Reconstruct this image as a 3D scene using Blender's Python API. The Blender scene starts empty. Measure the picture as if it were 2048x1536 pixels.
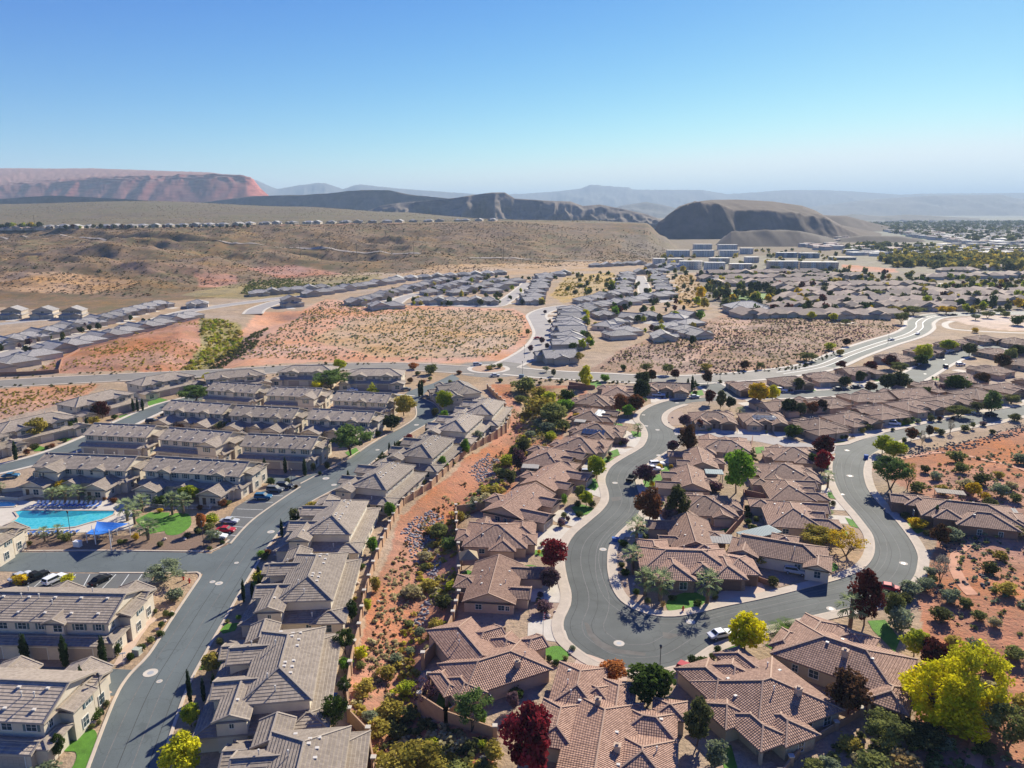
import bpy, bmesh, math, random
import numpy as np
from mathutils import Vector, Matrix
from mathutils.geometry import tessellate_polygon
R = math.radians
scene = bpy.context.scene
col = scene.collection
random.seed(7)

# ------------------------------------------------------------------ camera, sky, sun, exposure
F, PITCH, CAMH = 1500.0, R(13.1), 76.0
cam = bpy.data.cameras.new('camera'); cam.sensor_width = 36; cam.lens = F / 2048 * 36
cam.clip_start = 1; cam.clip_end = 120000
camo = bpy.data.objects.new('camera', cam); col.objects.link(camo)
camo.location = (0, 0, CAMH); camo.rotation_euler = (R(90) - PITCH, 0, 0)
scene.camera = camo
SUN_EL, SUN_AZ = R(29), R(31)          # azimuth clockwise from +Y
w = bpy.data.worlds.new('World'); scene.world = w; w.use_nodes = True
nt = w.node_tree; nt.nodes.clear()
sky = nt.nodes.new('ShaderNodeTexSky'); sky.sky_type = 'NISHITA'; sky.sun_disc = False
sky.sun_elevation = SUN_EL; sky.sun_rotation = SUN_AZ
sky.altitude = 900; sky.air_density = 1.0; sky.dust_density = 0.15; sky.ozone_density = 4.0
bg = nt.nodes.new('ShaderNodeBackground'); bg.inputs[1].default_value = 0.070
wo = nt.nodes.new('ShaderNodeOutputWorld')
sx_ = nt.nodes.new('ShaderNodeSeparateColor'); cx_ = nt.nodes.new('ShaderNodeCombineColor'); nt.links.new(sky.outputs[0], sx_.inputs[0])
for ch, (pw, sc_) in enumerate(((2.0, 1.12), (1.5, 0.86), (0.62, 0.74))):       # deep dry-air blue overhead, pale horizon
    a_ = nt.nodes.new('ShaderNodeMath'); a_.operation = 'MULTIPLY'; a_.inputs[1].default_value = 0.116
    b_ = nt.nodes.new('ShaderNodeMath'); b_.operation = 'POWER'; b_.inputs[1].default_value = pw
    c_ = nt.nodes.new('ShaderNodeMath'); c_.operation = 'MULTIPLY'; c_.inputs[1].default_value = sc_ / 0.116
    nt.links.new(sx_.outputs[ch], a_.inputs[0]); nt.links.new(a_.outputs[0], b_.inputs[0]); nt.links.new(b_.outputs[0], c_.inputs[0])
    d_ = nt.nodes.new('ShaderNodeMath'); d_.operation = 'SMOOTH_MIN'; d_.inputs[1].default_value = (0.80, 0.88, 0.95)[ch] / 0.116; d_.inputs[2].default_value = 0.25 / 0.116
    nt.links.new(c_.outputs[0], d_.inputs[0]); nt.links.new(d_.outputs[0], cx_.inputs[ch])
nt.links.new(cx_.outputs[0], bg.inputs[0]); nt.links.new(bg.outputs[0], wo.inputs[0])
sl = bpy.data.lights.new('sun', 'SUN'); sl.energy = 4.6; sl.angle = R(0.5); sl.color = (1.0, 0.935, 0.775)
so = bpy.data.objects.new('sun', sl); col.objects.link(so)
sdir = Vector((math.sin(SUN_AZ) * math.cos(SUN_EL), math.cos(SUN_AZ) * math.cos(SUN_EL), math.sin(SUN_EL)))
so.rotation_euler = sdir.to_track_quat('Z', 'Y').to_euler(); so.location = (0, 0, 300)
vs = scene.view_settings; vs.view_transform = 'Standard'; vs.look = 'None'; vs.exposure = 1.08; vs.gamma = 1.0
scene.cycles.max_bounces = 6; scene.cycles.transparent_max_bounces = 6; scene.cycles.volume_bounces = 0
scene.cycles.use_denoising = True
HAZE = 7.0e-5

# ------------------------------------------------------------------ pixel <-> world
SP, CP = math.sin(PITCH), math.cos(PITCH)
def ratio(py):                          # drop per metre forward for an image row
    v = (py - 768) / F
    return (SP + v * CP) / (CP - v * SP)
def P(px, py, z=0.0):
    u = (px - 1024) / F; v = (py - 768) / F
    t = (CAMH - z) / (SP + v * CP)
    return Vector((u * t, (CP - v * SP) * t, z))
def depth_of(x, y, z=0): return y * CP - (z - CAMH) * SP
def to_px(x, y, z):
    dep = y * CP - (z - CAMH) * SP; up = y * SP + (z - CAMH) * CP
    return 1024 + F * x / dep, 768 - F * up / dep

# ------------------------------------------------------------------ numpy noise
def _hash(ix, iy, seed):
    n = (ix * 374761393 + iy * 668265263 + seed * 982451653) & 0x7fffffff
    n = ((n ^ (n >> 13)) * 1274126177) & 0x7fffffff
    return ((n ^ (n >> 16)) & 0xffff) / 65535.0
def vnoise(x, y, seed=0):
    ix = np.floor(x).astype(np.int64); iy = np.floor(y).astype(np.int64)
    fx = x - ix; fy = y - iy; fx = fx * fx * (3 - 2 * fx); fy = fy * fy * (3 - 2 * fy)
    a = _hash(ix, iy, seed); b = _hash(ix + 1, iy, seed); c = _hash(ix, iy + 1, seed); d = _hash(ix + 1, iy + 1, seed)
    return (a * (1 - fx) + b * fx) * (1 - fy) + (c * (1 - fx) + d * fx) * fy
def fbm(x, y, oct=4, seed=0):
    s = 0; a = 0.5; 
    for o in range(oct):
        s = s + a * vnoise(x, y, seed + o); x = x * 2.03 + 17.1; y = y * 2.03 + 5.7; a *= 0.5
    return s
def ridged(x, y, oct=4, seed=0):
    s = 0; a = 0.5
    for o in range(oct):
        s = s + a * (1 - abs(2 * vnoise(x, y, seed + o) - 1)); x = x * 2.1 + 3.1; y = y * 2.1 + 9.2; a *= 0.5
    return s
def in_poly(px, py, poly):
    n = len(poly); inside = np.zeros(px.shape, bool); j = n - 1
    for i in range(n):
        xi, yi = poly[i]; xj, yj = poly[j]
        if yi != yj:
            c = ((yi > py) != (yj > py)) & (px < (xj - xi) * (py - yi) / (yj - yi) + xi)
            inside ^= c
        j = i
    return inside

# ------------------------------------------------------------------ materials
MATS = {}
def lin(c): return tuple(c) + (1.0,)
def mat(name, c, rough=0.85, var=0.12, scale=1.5, bump=0.0, bscale=20, c2=None, metal=0.0, spec=0.3, rnd=0.0, fine=0.0):
    """diffuse-ish surface: base colour broken up by two noises, optional bump and per-object variation"""
    if name in MATS: return MATS[name]
    m = bpy.data.materials.new(name); m.use_nodes = True; nt = m.node_tree; N = nt.nodes; L = nt.links
    b = N['Principled BSDF']; b.inputs['Roughness'].default_value = rough; b.inputs['Metallic'].default_value = metal
    b.inputs['Specular IOR Level'].default_value = spec
    tc = N.new('ShaderNodeTexCoord')
    n1 = N.new('ShaderNodeTexNoise'); n1.inputs['Scale'].default_value = scale; n1.inputs['Detail'].default_value = 6; n1.inputs['Roughness'].default_value = 0.65
    L.new(tc.outputs['Object'], n1.inputs['Vector'])
    mx = N.new('ShaderNodeMix'); mx.data_type = 'RGBA'
    ca = tuple(max(0, x * (1 - var)) for x in c); cb = tuple(x * (1 + var) for x in (c2 or c))
    mx.inputs[6].default_value = lin(ca); mx.inputs[7].default_value = lin(cb)
    mr = N.new('ShaderNodeMapRange'); mr.inputs[1].default_value = 0.3; mr.inputs[2].default_value = 0.7
    L.new(n1.outputs[0], mr.inputs[0]); L.new(mr.outputs[0], mx.inputs[0])
    out = mx.outputs[2]
    if rnd > 0:
        oi = N.new('ShaderNodeObjectInfo'); hv = N.new('ShaderNodeHueSaturation')
        m2 = N.new('ShaderNodeMapRange'); m2.inputs[3].default_value = 1 - rnd; m2.inputs[4].default_value = 1 + rnd
        L.new(oi.outputs['Random'], m2.inputs[0]); L.new(m2.outputs[0], hv.inputs['Value']); L.new(out, hv.inputs['Color']); out = hv.outputs[0]
    L.new(out, b.inputs['Base Color'])
    if bump > 0:
        n2 = N.new('ShaderNodeTexNoise'); n2.inputs['Scale'].default_value = bscale; n2.inputs['Detail'].default_value = 4
        L.new(tc.outputs['Object'], n2.inputs['Vector'])
        bp = N.new('ShaderNodeBump'); bp.inputs['Strength'].default_value = bump; bp.inputs['Distance'].default_value = 0.1
        L.new(n2.outputs[0], bp.inputs['Height']); L.new(bp.outputs[0], b.inputs['Normal'])
    MATS[name] = m; return m

def roof_mat(name, c1, c2, kind, pu, pv, depth):
    """tiled roof in metric UVs (u along the eave, v up the slope): barrels or flat courses as bump, tile-to-tile colour"""
    if name in MATS: return MATS[name]
    m = bpy.data.materials.new(name); m.use_nodes = True; nt = m.node_tree; N = nt.nodes; L = nt.links
    b = N['Principled BSDF']; b.inputs['Roughness'].default_value = 0.8; b.inputs['Specular IOR Level'].default_value = 0.25
    uv = N.new('ShaderNodeUVMap'); sx = N.new('ShaderNodeSeparateXYZ'); L.new(uv.outputs[0], sx.inputs[0])
    def M(op, a, bb=None):
        n = N.new('ShaderNodeMath'); n.operation = op
        for i, v in enumerate((a, bb)):
            if v is None: continue
            if isinstance(v, (int, float)): n.inputs[i].default_value = v
            else: L.new(v, n.inputs[i])
        return n.outputs[0]
    u = M('DIVIDE', sx.outputs[0], pu); v = M('DIVIDE', sx.outputs[1], pv)
    fv = M('FRACT', v)
    saw = M('MINIMUM', M('DIVIDE', fv, 0.22), M('DIVIDE', M('SUBTRACT', 1.0, fv), 0.78))   # steep lower edge of each course, then a long back
    if kind == 'barrel':
        s = M('ABSOLUTE', M('SINE', M('MULTIPLY', u, math.pi)))
        h = M('ADD', M('MULTIPLY', s, 1.0), M('MULTIPLY', saw, 0.75))
    else:
        h = M('ADD', M('MULTIPLY', saw, 1.0), M('MULTIPLY', M('LESS_THAN', M('FRACT', u), 0.06), -0.25))
    bp = N.new('ShaderNodeBump'); bp.inputs['Strength'].default_value = 1.0; bp.inputs['Distance'].default_value = depth
    L.new(h, bp.inputs['Height']); L.new(bp.outputs[0], b.inputs['Normal'])
    cmb = N.new('ShaderNodeCombineXYZ'); L.new(M('FLOOR', u), cmb.inputs[0]); L.new(M('FLOOR', v), cmb.inputs[1])
    oi = N.new('ShaderNodeObjectInfo'); L.new(M('MULTIPLY', oi.outputs['Random'], 50), cmb.inputs[2])
    wn = N.new('ShaderNodeTexWhiteNoise'); L.new(cmb.outputs[0], wn.inputs['Vector'])
    tc = N.new('ShaderNodeTexCoord'); nz = N.new('ShaderNodeTexNoise'); nz.inputs['Scale'].default_value = 0.35; nz.inputs['Detail'].default_value = 5
    L.new(tc.outputs['Object'], nz.inputs['Vector'])
    f = M('ADD', M('MULTIPLY', wn.outputs[0], 0.55), M('MULTIPLY', nz.outputs[0], 0.5))
    mx = N.new('ShaderNodeMix'); mx.data_type = 'RGBA'; mx.inputs[6].default_value = lin(c1); mx.inputs[7].default_value = lin(c2)
    L.new(f, mx.inputs[0])
    hv = N.new('ShaderNodeHueSaturation'); L.new(mx.outputs[2], hv.inputs['Color'])
    L.new(M('ADD', M('MULTIPLY', oi.outputs['Random'], 0.36), 0.84), hv.inputs['Value'])
    L.new(hv.outputs[0], b.inputs['Base Color'])
    MATS[name] = m; return m

def leaf_mat(name, ca, cb, trans=0.35):
    if name in MATS: return MATS[name]
    m = bpy.data.materials.new(name); m.use_nodes = True; nt = m.node_tree; N = nt.nodes; L = nt.links; N.clear()
    at = N.new('ShaderNodeAttribute'); at.attribute_name = 'tint'
    mx = N.new('ShaderNodeMix'); mx.data_type = 'RGBA'; mx.inputs[6].default_value = lin(ca); mx.inputs[7].default_value = lin(cb)
    oi = N.new('ShaderNodeObjectInfo'); ad = N.new('ShaderNodeMath'); ad.operation = 'MULTIPLY_ADD'; ad.inputs[1].default_value = 0.3; ad.use_clamp = True
    sb = N.new('ShaderNodeMath'); sb.operation = 'SUBTRACT'; sb.inputs[1].default_value = 0.15
    L.new(at.outputs['Fac'], sb.inputs[0]); L.new(oi.outputs['Random'], ad.inputs[0]); L.new(sb.outputs[0], ad.inputs[2])
    L.new(ad.outputs[0], mx.inputs[0])
    d = N.new('ShaderNodeBsdfDiffuse'); t = N.new('ShaderNodeBsdfTranslucent'); s = N.new('ShaderNodeMixShader'); s.inputs[0].default_value = trans
    o = N.new('ShaderNodeOutputMaterial')
    L.new(mx.outputs[2], d.inputs[0]); L.new(mx.outputs[2], t.inputs[0]); L.new(d.outputs[0], s.inputs[1]); L.new(t.outputs[0], s.inputs[2]); L.new(s.outputs[0], o.inputs[0])
    MATS[name] = m; return m

def glass_mat(name, c, rough=0.08):
    if name in MATS: return MATS[name]
    m = mat(name, c, rough, 0.05, 0.5, spec=0.8); return m

M_STUCCO = mat('stucco grey beige', (0.60, 0.52, 0.41), 0.9, 0.08, 0.6, 0.3, 30, rnd=0.06)
M_STUCCO2 = mat('stucco warm tan', (0.48, 0.35, 0.25), 0.9, 0.10, 0.6, 0.3, 30, rnd=0.14)
M_STUCCO3 = mat('stucco pale', (0.60, 0.54, 0.45), 0.9, 0.07, 0.6, 0.3, 30, rnd=0.08)
M_STONE = mat('stone veneer', (0.26, 0.19, 0.15), 0.9, 0.35, 3.0, 0.6, 6)
M_TRIM = mat('eave trim', (0.40, 0.33, 0.26), 0.8, 0.05)
M_TRIMB = mat('brown fascia', (0.22, 0.14, 0.10), 0.8, 0.08)
M_WHITE = mat('white paint', (0.78, 0.77, 0.74), 0.6, 0.04)
M_FRAME = mat('window frame', (0.66, 0.64, 0.58), 0.6, 0.03)
M_GLASS = glass_mat('window glass', (0.035, 0.06, 0.075))
M_SHUT = mat('shutter', (0.10, 0.15, 0.16), 0.7, 0.1)
M_GARAGE = mat('garage door tan', (0.40, 0.33, 0.27), 0.7, 0.05)
M_GARAGEB = mat('garage door brown', (0.16, 0.10, 0.075), 0.7, 0.1)
M_DOOR = mat('door brown', (0.13, 0.08, 0.05), 0.6, 0.1)
M_TILE = roof_mat('barrel tile brown', (0.175, 0.094, 0.066), (0.42, 0.258, 0.185), 'barrel', 0.38, 0.44, 0.13)
M_TILE2 = roof_mat('barrel tile rose', (0.195, 0.104, 0.073), (0.47, 0.288, 0.207), 'barrel', 0.38, 0.44, 0.13)
M_FLAT = roof_mat('flat tile grey', (0.23, 0.185, 0.145), (0.40, 0.33, 0.265), 'flat', 0.42, 0.56, 0.16)
M_SLATE = roof_mat('flat tile slate', (0.22, 0.20, 0.185), (0.45, 0.415, 0.38), 'flat', 0.42, 0.52, 0.12)
M_CAP = mat('ridge tile rose', (0.37, 0.24, 0.17), 0.8, 0.15, 3)
M_CAPG = mat('ridge tile grey', (0.33, 0.275, 0.22), 0.8, 0.12, 3)
M_CAPS = mat('ridge tile slate', (0.24, 0.23, 0.22), 0.8, 0.12, 3)
M_VENT = mat('vent pale metal', (0.62, 0.57, 0.50), 0.6, 0.06)
M_SOLAR = mat('solar panel blue', (0.05, 0.075, 0.14), 0.25, 0.25, 1.0, spec=0.5)
M_CONC = mat('concrete', (0.48, 0.40, 0.315), 0.92, 0.12, 0.5, 0.15, 8)
M_CONC2 = mat('concrete pale', (0.54, 0.48, 0.40), 0.92, 0.12, 0.4, 0.15, 8)
M_BARK = mat('bark', (0.12, 0.085, 0.06), 0.95, 0.3, 6, 0.5, 10)
M_BARKP = mat('palm bark', (0.20, 0.14, 0.09), 0.95, 0.3, 8, 0.6, 14)
M_METAL = mat('dark metal', (0.045, 0.045, 0.05), 0.5, 0.1)
M_GREYM = mat('grey metal', (0.35, 0.36, 0.37), 0.45, 0.1)
M_RUBBER = mat('rubber', (0.02, 0.02, 0.02), 0.8, 0.1)

# ------------------------------------------------------------------ mesh builder
class MB:
    def __init__(s): s.v = []; s.f = []; s.m = []; s.uv = []
    def face(s, pts, mi=0, uv=None):
        i = len(s.v); s.v += [tuple(p) for p in pts]; s.f.append(tuple(range(i, i + len(pts)))); s.m.append(mi)
        s.uv.append(uv or [(p[0] + p[1], p[2]) for p in pts])
    def box(s, x0, x1, y0, y1, z0, z1, mi=0, rot=0.0, c=(0, 0), bottom=True):
        ca, sa = math.cos(rot), math.sin(rot)
        def T(x, y, z): return (c[0] + x * ca - y * sa, c[1] + x * sa + y * ca, z)
        p = [T(x0, y0, z0), T(x1, y0, z0), T(x1, y1, z0), T(x0, y1, z0), T(x0, y0, z1), T(x1, y0, z1), T(x1, y1, z1), T(x0, y1, z1)]
        fs = [(0, 1, 5, 4), (1, 2, 6, 5), (2, 3, 7, 6), (3, 0, 4, 7), (4, 5, 6, 7)] + ([(3, 2, 1, 0)] if bottom else [])
        for f in fs: s.face([p[k] for k in f], mi)
    def bar(s, a, b, w, h, mi=0):
        a = Vector(a); b = Vector(b); d = (b - a)
        if d.length < 1e-6: return
        d.normalize(); up = Vector((0, 0, 1)) if abs(d.z) < 0.95 else Vector((0, 1, 0))
        r = d.cross(up).normalized(); u = r.cross(d)
        q = [a + r * w / 2 - u * h / 2, a - r * w / 2 - u * h / 2, a - r * w / 2 + u * h / 2, a + r * w / 2 + u * h / 2]
        q2 = [p + (b - a) for p in q]
        for k in range(4): s.face([q[k], q[(k + 1) % 4], q2[(k + 1) % 4], q2[k]], mi)
        s.face(q[::-1], mi); s.face(q2, mi)
    def tube(s, a, b, ra, rb, n=6, mi=0, cap=True):
        a = Vector(a); b = Vector(b); d = (b - a).normalized(); up = Vector((0, 0, 1)) if abs(d.z) < 0.9 else Vector((1, 0, 0))
        r = d.cross(up).normalized(); u = r.cross(d)
        A = [a + (r * math.cos(t) + u * math.sin(t)) * ra for t in [2 * math.pi * k / n for k in range(n)]]
        B = [b + (r * math.cos(t) + u * math.sin(t)) * rb for t in [2 * math.pi * k / n for k in range(n)]]
        for k in range(n): s.face([A[k], A[(k + 1) % n], B[(k + 1) % n], B[k]], mi)
        if cap: s.face(B, mi); s.face(A[::-1], mi)
    def mesh(s, name, mats):
        me = bpy.data.meshes.new(name); me.from_pydata(s.v, [], s.f)
        for m in mats: me.materials.append(m)
        me.polygons.foreach_set('material_index', s.m)
        ul = me.uv_layers.new(name='UVMap'); ul.data.foreach_set('uv', [c for u in s.uv for p in u for c in p])
        me.update(); return me
    def build(s, name, mats, parent=None): return obj(name, s.mesh(name, mats if isinstance(mats, list) else [mats]), parent)

def obj(name, me, parent=None, loc=None, rot=0.0):
    o = bpy.data.objects.new(name, me); col.objects.link(o)
    if parent is not None: o.parent = parent
    if loc is not None: o.location = loc
    if rot: o.rotation_euler = (0, 0, rot)
    return o
def np_mesh(name, V, faces4, mats, mi=None, tint=None, smooth=False, k=4):
    me = bpy.data.meshes.new(name); nv = len(V); nf = len(faces4)
    me.vertices.add(nv); me.vertices.foreach_set('co', np.asarray(V, np.float32).ravel())
    me.loops.add(nf * k); me.loops.foreach_set('vertex_index', np.asarray(faces4, np.int32).ravel())
    me.polygons.add(nf); me.polygons.foreach_set('loop_start', np.arange(0, nf * k, k, dtype=np.int32))
    if mi is not None: me.polygons.foreach_set('material_index', np.asarray(mi, np.int32))
    if smooth: me.polygons.foreach_set('use_smooth', np.ones(nf, bool))
    for m in mats: me.materials.append(m)
    if tint is not None:
        a = me.attributes.new('tint', 'FLOAT', 'POINT'); a.data.foreach_set('value', np.asarray(tint, np.float32))
    me.update(calc_edges=True); me.validate(); return me

THINGS = []                              # (object, label base, x, y) for the final labelling pass
def tag(o, label, cat, group=None, final=False):
    o['label'] = label; o['category'] = cat
    if group: o['group'] = group
    THINGS.append((o, label, final)); return o
def thing(name, loc, rot, label, cat, group=None):
    o = bpy.data.objects.new(name, None); col.objects.link(o); o.location = loc; o.rotation_euler = (0, 0, rot)
    o.empty_display_size = 0.5
    return tag(o, label, cat, group)
def struct(o, kind='structure'): o['kind'] = kind; return o
def smooth_line(pts, step=2.0):
    """Catmull-Rom through world points, resampled"""
    P_ = [Vector(p) for p in pts]; out = []
    for i in range(len(P_) - 1):
        p0 = P_[max(i - 1, 0)]; p1 = P_[i]; p2 = P_[i + 1]; p3 = P_[min(i + 2, len(P_) - 1)]
        n = max(2, int((p2 - p1).length / step))
        for k in range(n):
            t = k / n
            out.append(0.5 * ((2 * p1) + (p2 - p0) * t + (2 * p0 - 5 * p1 + 4 * p2 - p3) * t * t + (3 * p1 - p0 - 3 * p2 + p3) * t ** 3))
    out.append(P_[-1]); return out
def px_line(pts, step=2.0): return smooth_line([P(*p) for p in pts], step)
def offset(line, d):
    out = []
    for i, p in enumerate(line):
        t = (line[min(i + 1, len(line) - 1)] - line[max(i - 1, 0)]); t.z = 0; t.normalize()
        out.append(p + Vector((-t.y, t.x, 0)) * d)
    return out
def ribbon(mb, A, B, z, mi=0):
    for i in range(len(A) - 1):
        q = [A[i], A[i + 1], B[i + 1], B[i]]
        mb.face([(p.x, p.y, z) for p in q], mi)
def slab(mb, A, B, z0, z1, mi=0):
    """raised strip with both side faces"""
    ribbon(mb, A, B, z1, mi)
    for X in (A, B):
        for i in range(len(X) - 1):
            mb.face([(X[i].x, X[i].y, z0), (X[i + 1].x, X[i + 1].y, z0), (X[i + 1].x, X[i + 1].y, z1), (X[i].x, X[i].y, z1)], mi)
def poly_sheet(mb, pts, z, mi=0):
    tris = tessellate_polygon([[Vector((p[0], p[1], 0)) for p in pts]])
    for t in tris:
        q = [(pts[k][0], pts[k][1], z) for k in t]
        a = (q[1][0] - q[0][0]) * (q[2][1] - q[0][1]) - (q[1][1] - q[0][1]) * (q[2][0] - q[0][0])
        mb.face(q if a > 0 else q[::-1], mi)
# ------------------------------------------------------------------ terrain: one ground sheet to the horizon
YF = lambda py: CAMH / ratio(py)                       # forward distance of a row on the flat
def E(y, py): return CAMH - y * ratio(py)              # elevation that a point at distance y needs to stand on row py
PROF = {                                                # hillside and plateau on the left: azimuth column -> (forward distance, elevation)
 -600: [(560, 0), (640, E(640, 575)), (850, E(850, 520)), (1100, E(1100, 480)), (1250, E(1250, 458)), (1500, E(1500, 450)), (2000, E(2000, 432)), (2600, E(2600, 408)), (3000, E(3000, 408)), (3600, 0)],
 0:    [(640, 0), (740, E(740, 560)), (900, E(900, 520)), (1150, E(1150, 482)), (1300, E(1300, 459)), (1500, E(1500, 452)), (1900, E(1900, 438)), (2600, E(2600, 409)), (3000, E(3000, 408)), (3600, 0)],
 300:  [(660, 0), (760, E(760, 558)), (930, E(930, 515)), (1150, E(1150, 480)), (1320, E(1320, 457)), (1500, E(1500, 450)), (1900, E(1900, 436)), (2600, E(2600, 402)), (3000, E(3000, 402)), (3600, 0)],
 600:  [(860, 0), (960, E(960, 530)), (1080, E(1080, 506)), (1200, E(1200, 482)), (1350, E(1350, 453)), (1500, E(1500, 447)), (1900, E(1900, 441)), (2600, E(2600, 413)), (3000, E(3000, 414)), (3600, 0)],
 800:  [(930, 0), (1020, E(1020, 522)), (1150, E(1150, 500)), (1300, E(1300, 472)), (1460, E(1460, 448)), (1600, E(1600, 444)), (1900, E(1900, 442)), (2600, E(2600, 424)), (3000, E(3000, 426)), (3600, 0)],
 1000: [(1000, 0), (1100, E(1100, 518)), (1250, E(1250, 495)), (1400, E(1400, 465)), (1500, E(1500, 444)), (1700, E(1700, 442)), (2000, E(2000, 440)), (2500, E(2500, 438)), (2800, 0)],
 1200: [(1120, 0), (1250, E(1250, 506)), (1380, E(1380, 482)), (1500, E(1500, 458)), (1580, E(1580, 446)), (1800, E(1800, 443)), (2100, E(2100, 441)), (2500, 0)],
 1290: [(1250, 0), (1350, E(1350, 498)), (1430, E(1430, 478)), (1510, E(1510, 458)), (1570, E(1570, 447)), (1750, E(1750, 445)), (1850, 20), (1950, 0)],
 1325: [(1350, 0), (1440, E(1440, 492)), (1520, E(1520, 475)), (1600, E(1600, 470)), (1700, 0)],
 1355: [(1400, 0), (1500, 0)],
}
_ks = sorted(PROF); _A = np.array([(k - 1024) / F / 1.015 for k in _ks]); _LY = np.linspace(math.log(500), math.log(4000), 420)
_T = []
for k in _ks:
    ys, es = zip(*PROF[k]); _T.append(np.interp(_LY, np.log(ys), es, left=0, right=0))
_T = np.array(_T)
_ker = np.exp(-np.linspace(-2, 2, 13) ** 2); _ker /= _ker.sum()
_T = np.array([np.convolve(np.pad(r, 6, mode='edge'), _ker, 'valid') for r in _T])
WASH = [P(*p).xy for p in [(1075, 780), (1050, 830), (1010, 890), (950, 960), (880, 1030), (850, 1100), (835, 1180), (810, 1260), (790, 1340), (800, 1440), (820, 1600)]]
GULLY = [P(*p).xy for p in [(560, 632), (470, 660), (430, 700), (370, 738)]]
def dist_line(x, y, L):
    d = np.full(x.shape, 1e9)
    for a, b in zip(L, L[1:]):
        vx, vy = b.x - a.x, b.y - a.y; t = np.clip(((x - a.x) * vx + (y - a.y) * vy) / (vx * vx + vy * vy), 0, 1)
        d = np.minimum(d, np.hypot(x - a.x - t * vx, y - a.y - t * vy))
    return d
DESERT = [
 [(60, 745), (170, 688), (400, 632), (440, 660), (490, 700), (330, 738)],
 [(470, 715), (520, 690), (600, 630), (650, 600), (800, 612), (1030, 620), (1062, 640), (1048, 680), (1000, 715), (900, 722), (640, 720)],
 [(-50, 785), (190, 770), (170, 790), (100, 812), (-50, 845)],
 [(1200, 738), (1240, 700), (1370, 652), (1450, 633), (1770, 638), (1790, 660), (1690, 690), (1590, 732), (1420, 742)],
 [(1840, 985), (1870, 930), (2300, 830), (2600, 1900), (1850, 1700), (1960, 1420), (1900, 1240), (1880, 1180), (1920, 1090)],
]
DESW = [[P(*p).xy for p in poly] for poly in DESERT]
def poly_soft(x, y, poly, s):
    n = len(poly); ins = in_poly(x, y, [(p.x, p.y) for p in poly])
    d = dist_line(x, y, poly + [poly[0]])
    return np.where(ins, np.clip(d / s, 0, 1), 0)
def zfun(x, y):
    x = np.asarray(x, float); y = np.asarray(y, float)
    yy = np.maximum(y, 1); a = x / yy; ly = np.log(yy)
    ia = np.clip(np.interp(a, _A, np.arange(len(_A))), 0, len(_A) - 1); iy = np.clip((ly - _LY[0]) / (_LY[1] - _LY[0]), 0, len(_LY) - 1)
    i0 = np.minimum(ia.astype(int), len(_A) - 2); j0 = np.minimum(iy.astype(int), len(_LY) - 2); fa = ia - i0; fy = iy - j0
    fa = fa * fa * (3 - 2 * fa)
    h = (_T[i0, j0] * (1 - fa) + _T[i0 + 1, j0] * fa) * (1 - fy) + (_T[i0, j0 + 1] * (1 - fa) + _T[i0 + 1, j0 + 1] * fa) * fy
    m = np.clip(h / 14, 0, 1) * np.clip((2600 - y) / 800, 0.15, 1)
    rim = np.clip((1450 - y) / 250, 0.15, 1)
    h = h + m * rim * ((ridged(x / 210, y / 150, 4, 3) - 0.62) * 40 + (fbm(x / 45, y / 40, 3, 9) - 0.45) * 14)
    out = np.where(y > 480, h, 0.0)
    near = y < 900
    if near.any():
        xs, ys = x[near], y[near]; hz = out[near]
        dw = dist_line(xs, ys, WASH)
        hz = hz - 2.6 * np.exp(-(dw / 5.5) ** 2)
        hz = hz - 5.0 * np.exp(-(dist_line(xs, ys, GULLY) / 16) ** 2)
        for k, poly in enumerate(DESW):
            s = poly_soft(xs, ys, poly, 10 if k != 4 else 6)
            amp = (4.0, 1.6, 1.2, 2.2, 2.6)[k]
            hz = hz + s * ((ridged(xs / (26 if k == 0 else 38), ys / 30, 4, 20 + k) - 0.45) * amp + (fbm(xs / 5, ys / 5, 3, 40) - 0.45) * 0.7)
        out[near] = hz
    return out
def zat(x, y): return float(zfun(np.array([x]), np.array([y]))[0])
def G(px, py):
    """the pixel's point on the terrain (first hit marching outward)"""
    p = P(px, py) if py > 428 else None
    ymax = min(p.y * 1.02 if p else 4000, 4000)
    if p is not None and p.y < 560:
        z = 0.0
        for _ in range(4): q = P(px, py, z); z = zat(q.x, q.y)
        return P(px, py, z)
    v = (py - 768) / F; a = (px - 1024) / F / (CP - v * SP)
    ys = np.linspace(450, ymax, 1500); zs = zfun(ys * a, ys); ray = CAMH - ys * ratio(py)
    hit = np.nonzero(zs >= ray)[0]
    if len(hit) == 0: return p or Vector((a * 3000, 3000, 0))
    i = hit[0]; return Vector((ys[i] * a, ys[i], float(zs[i])))

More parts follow.
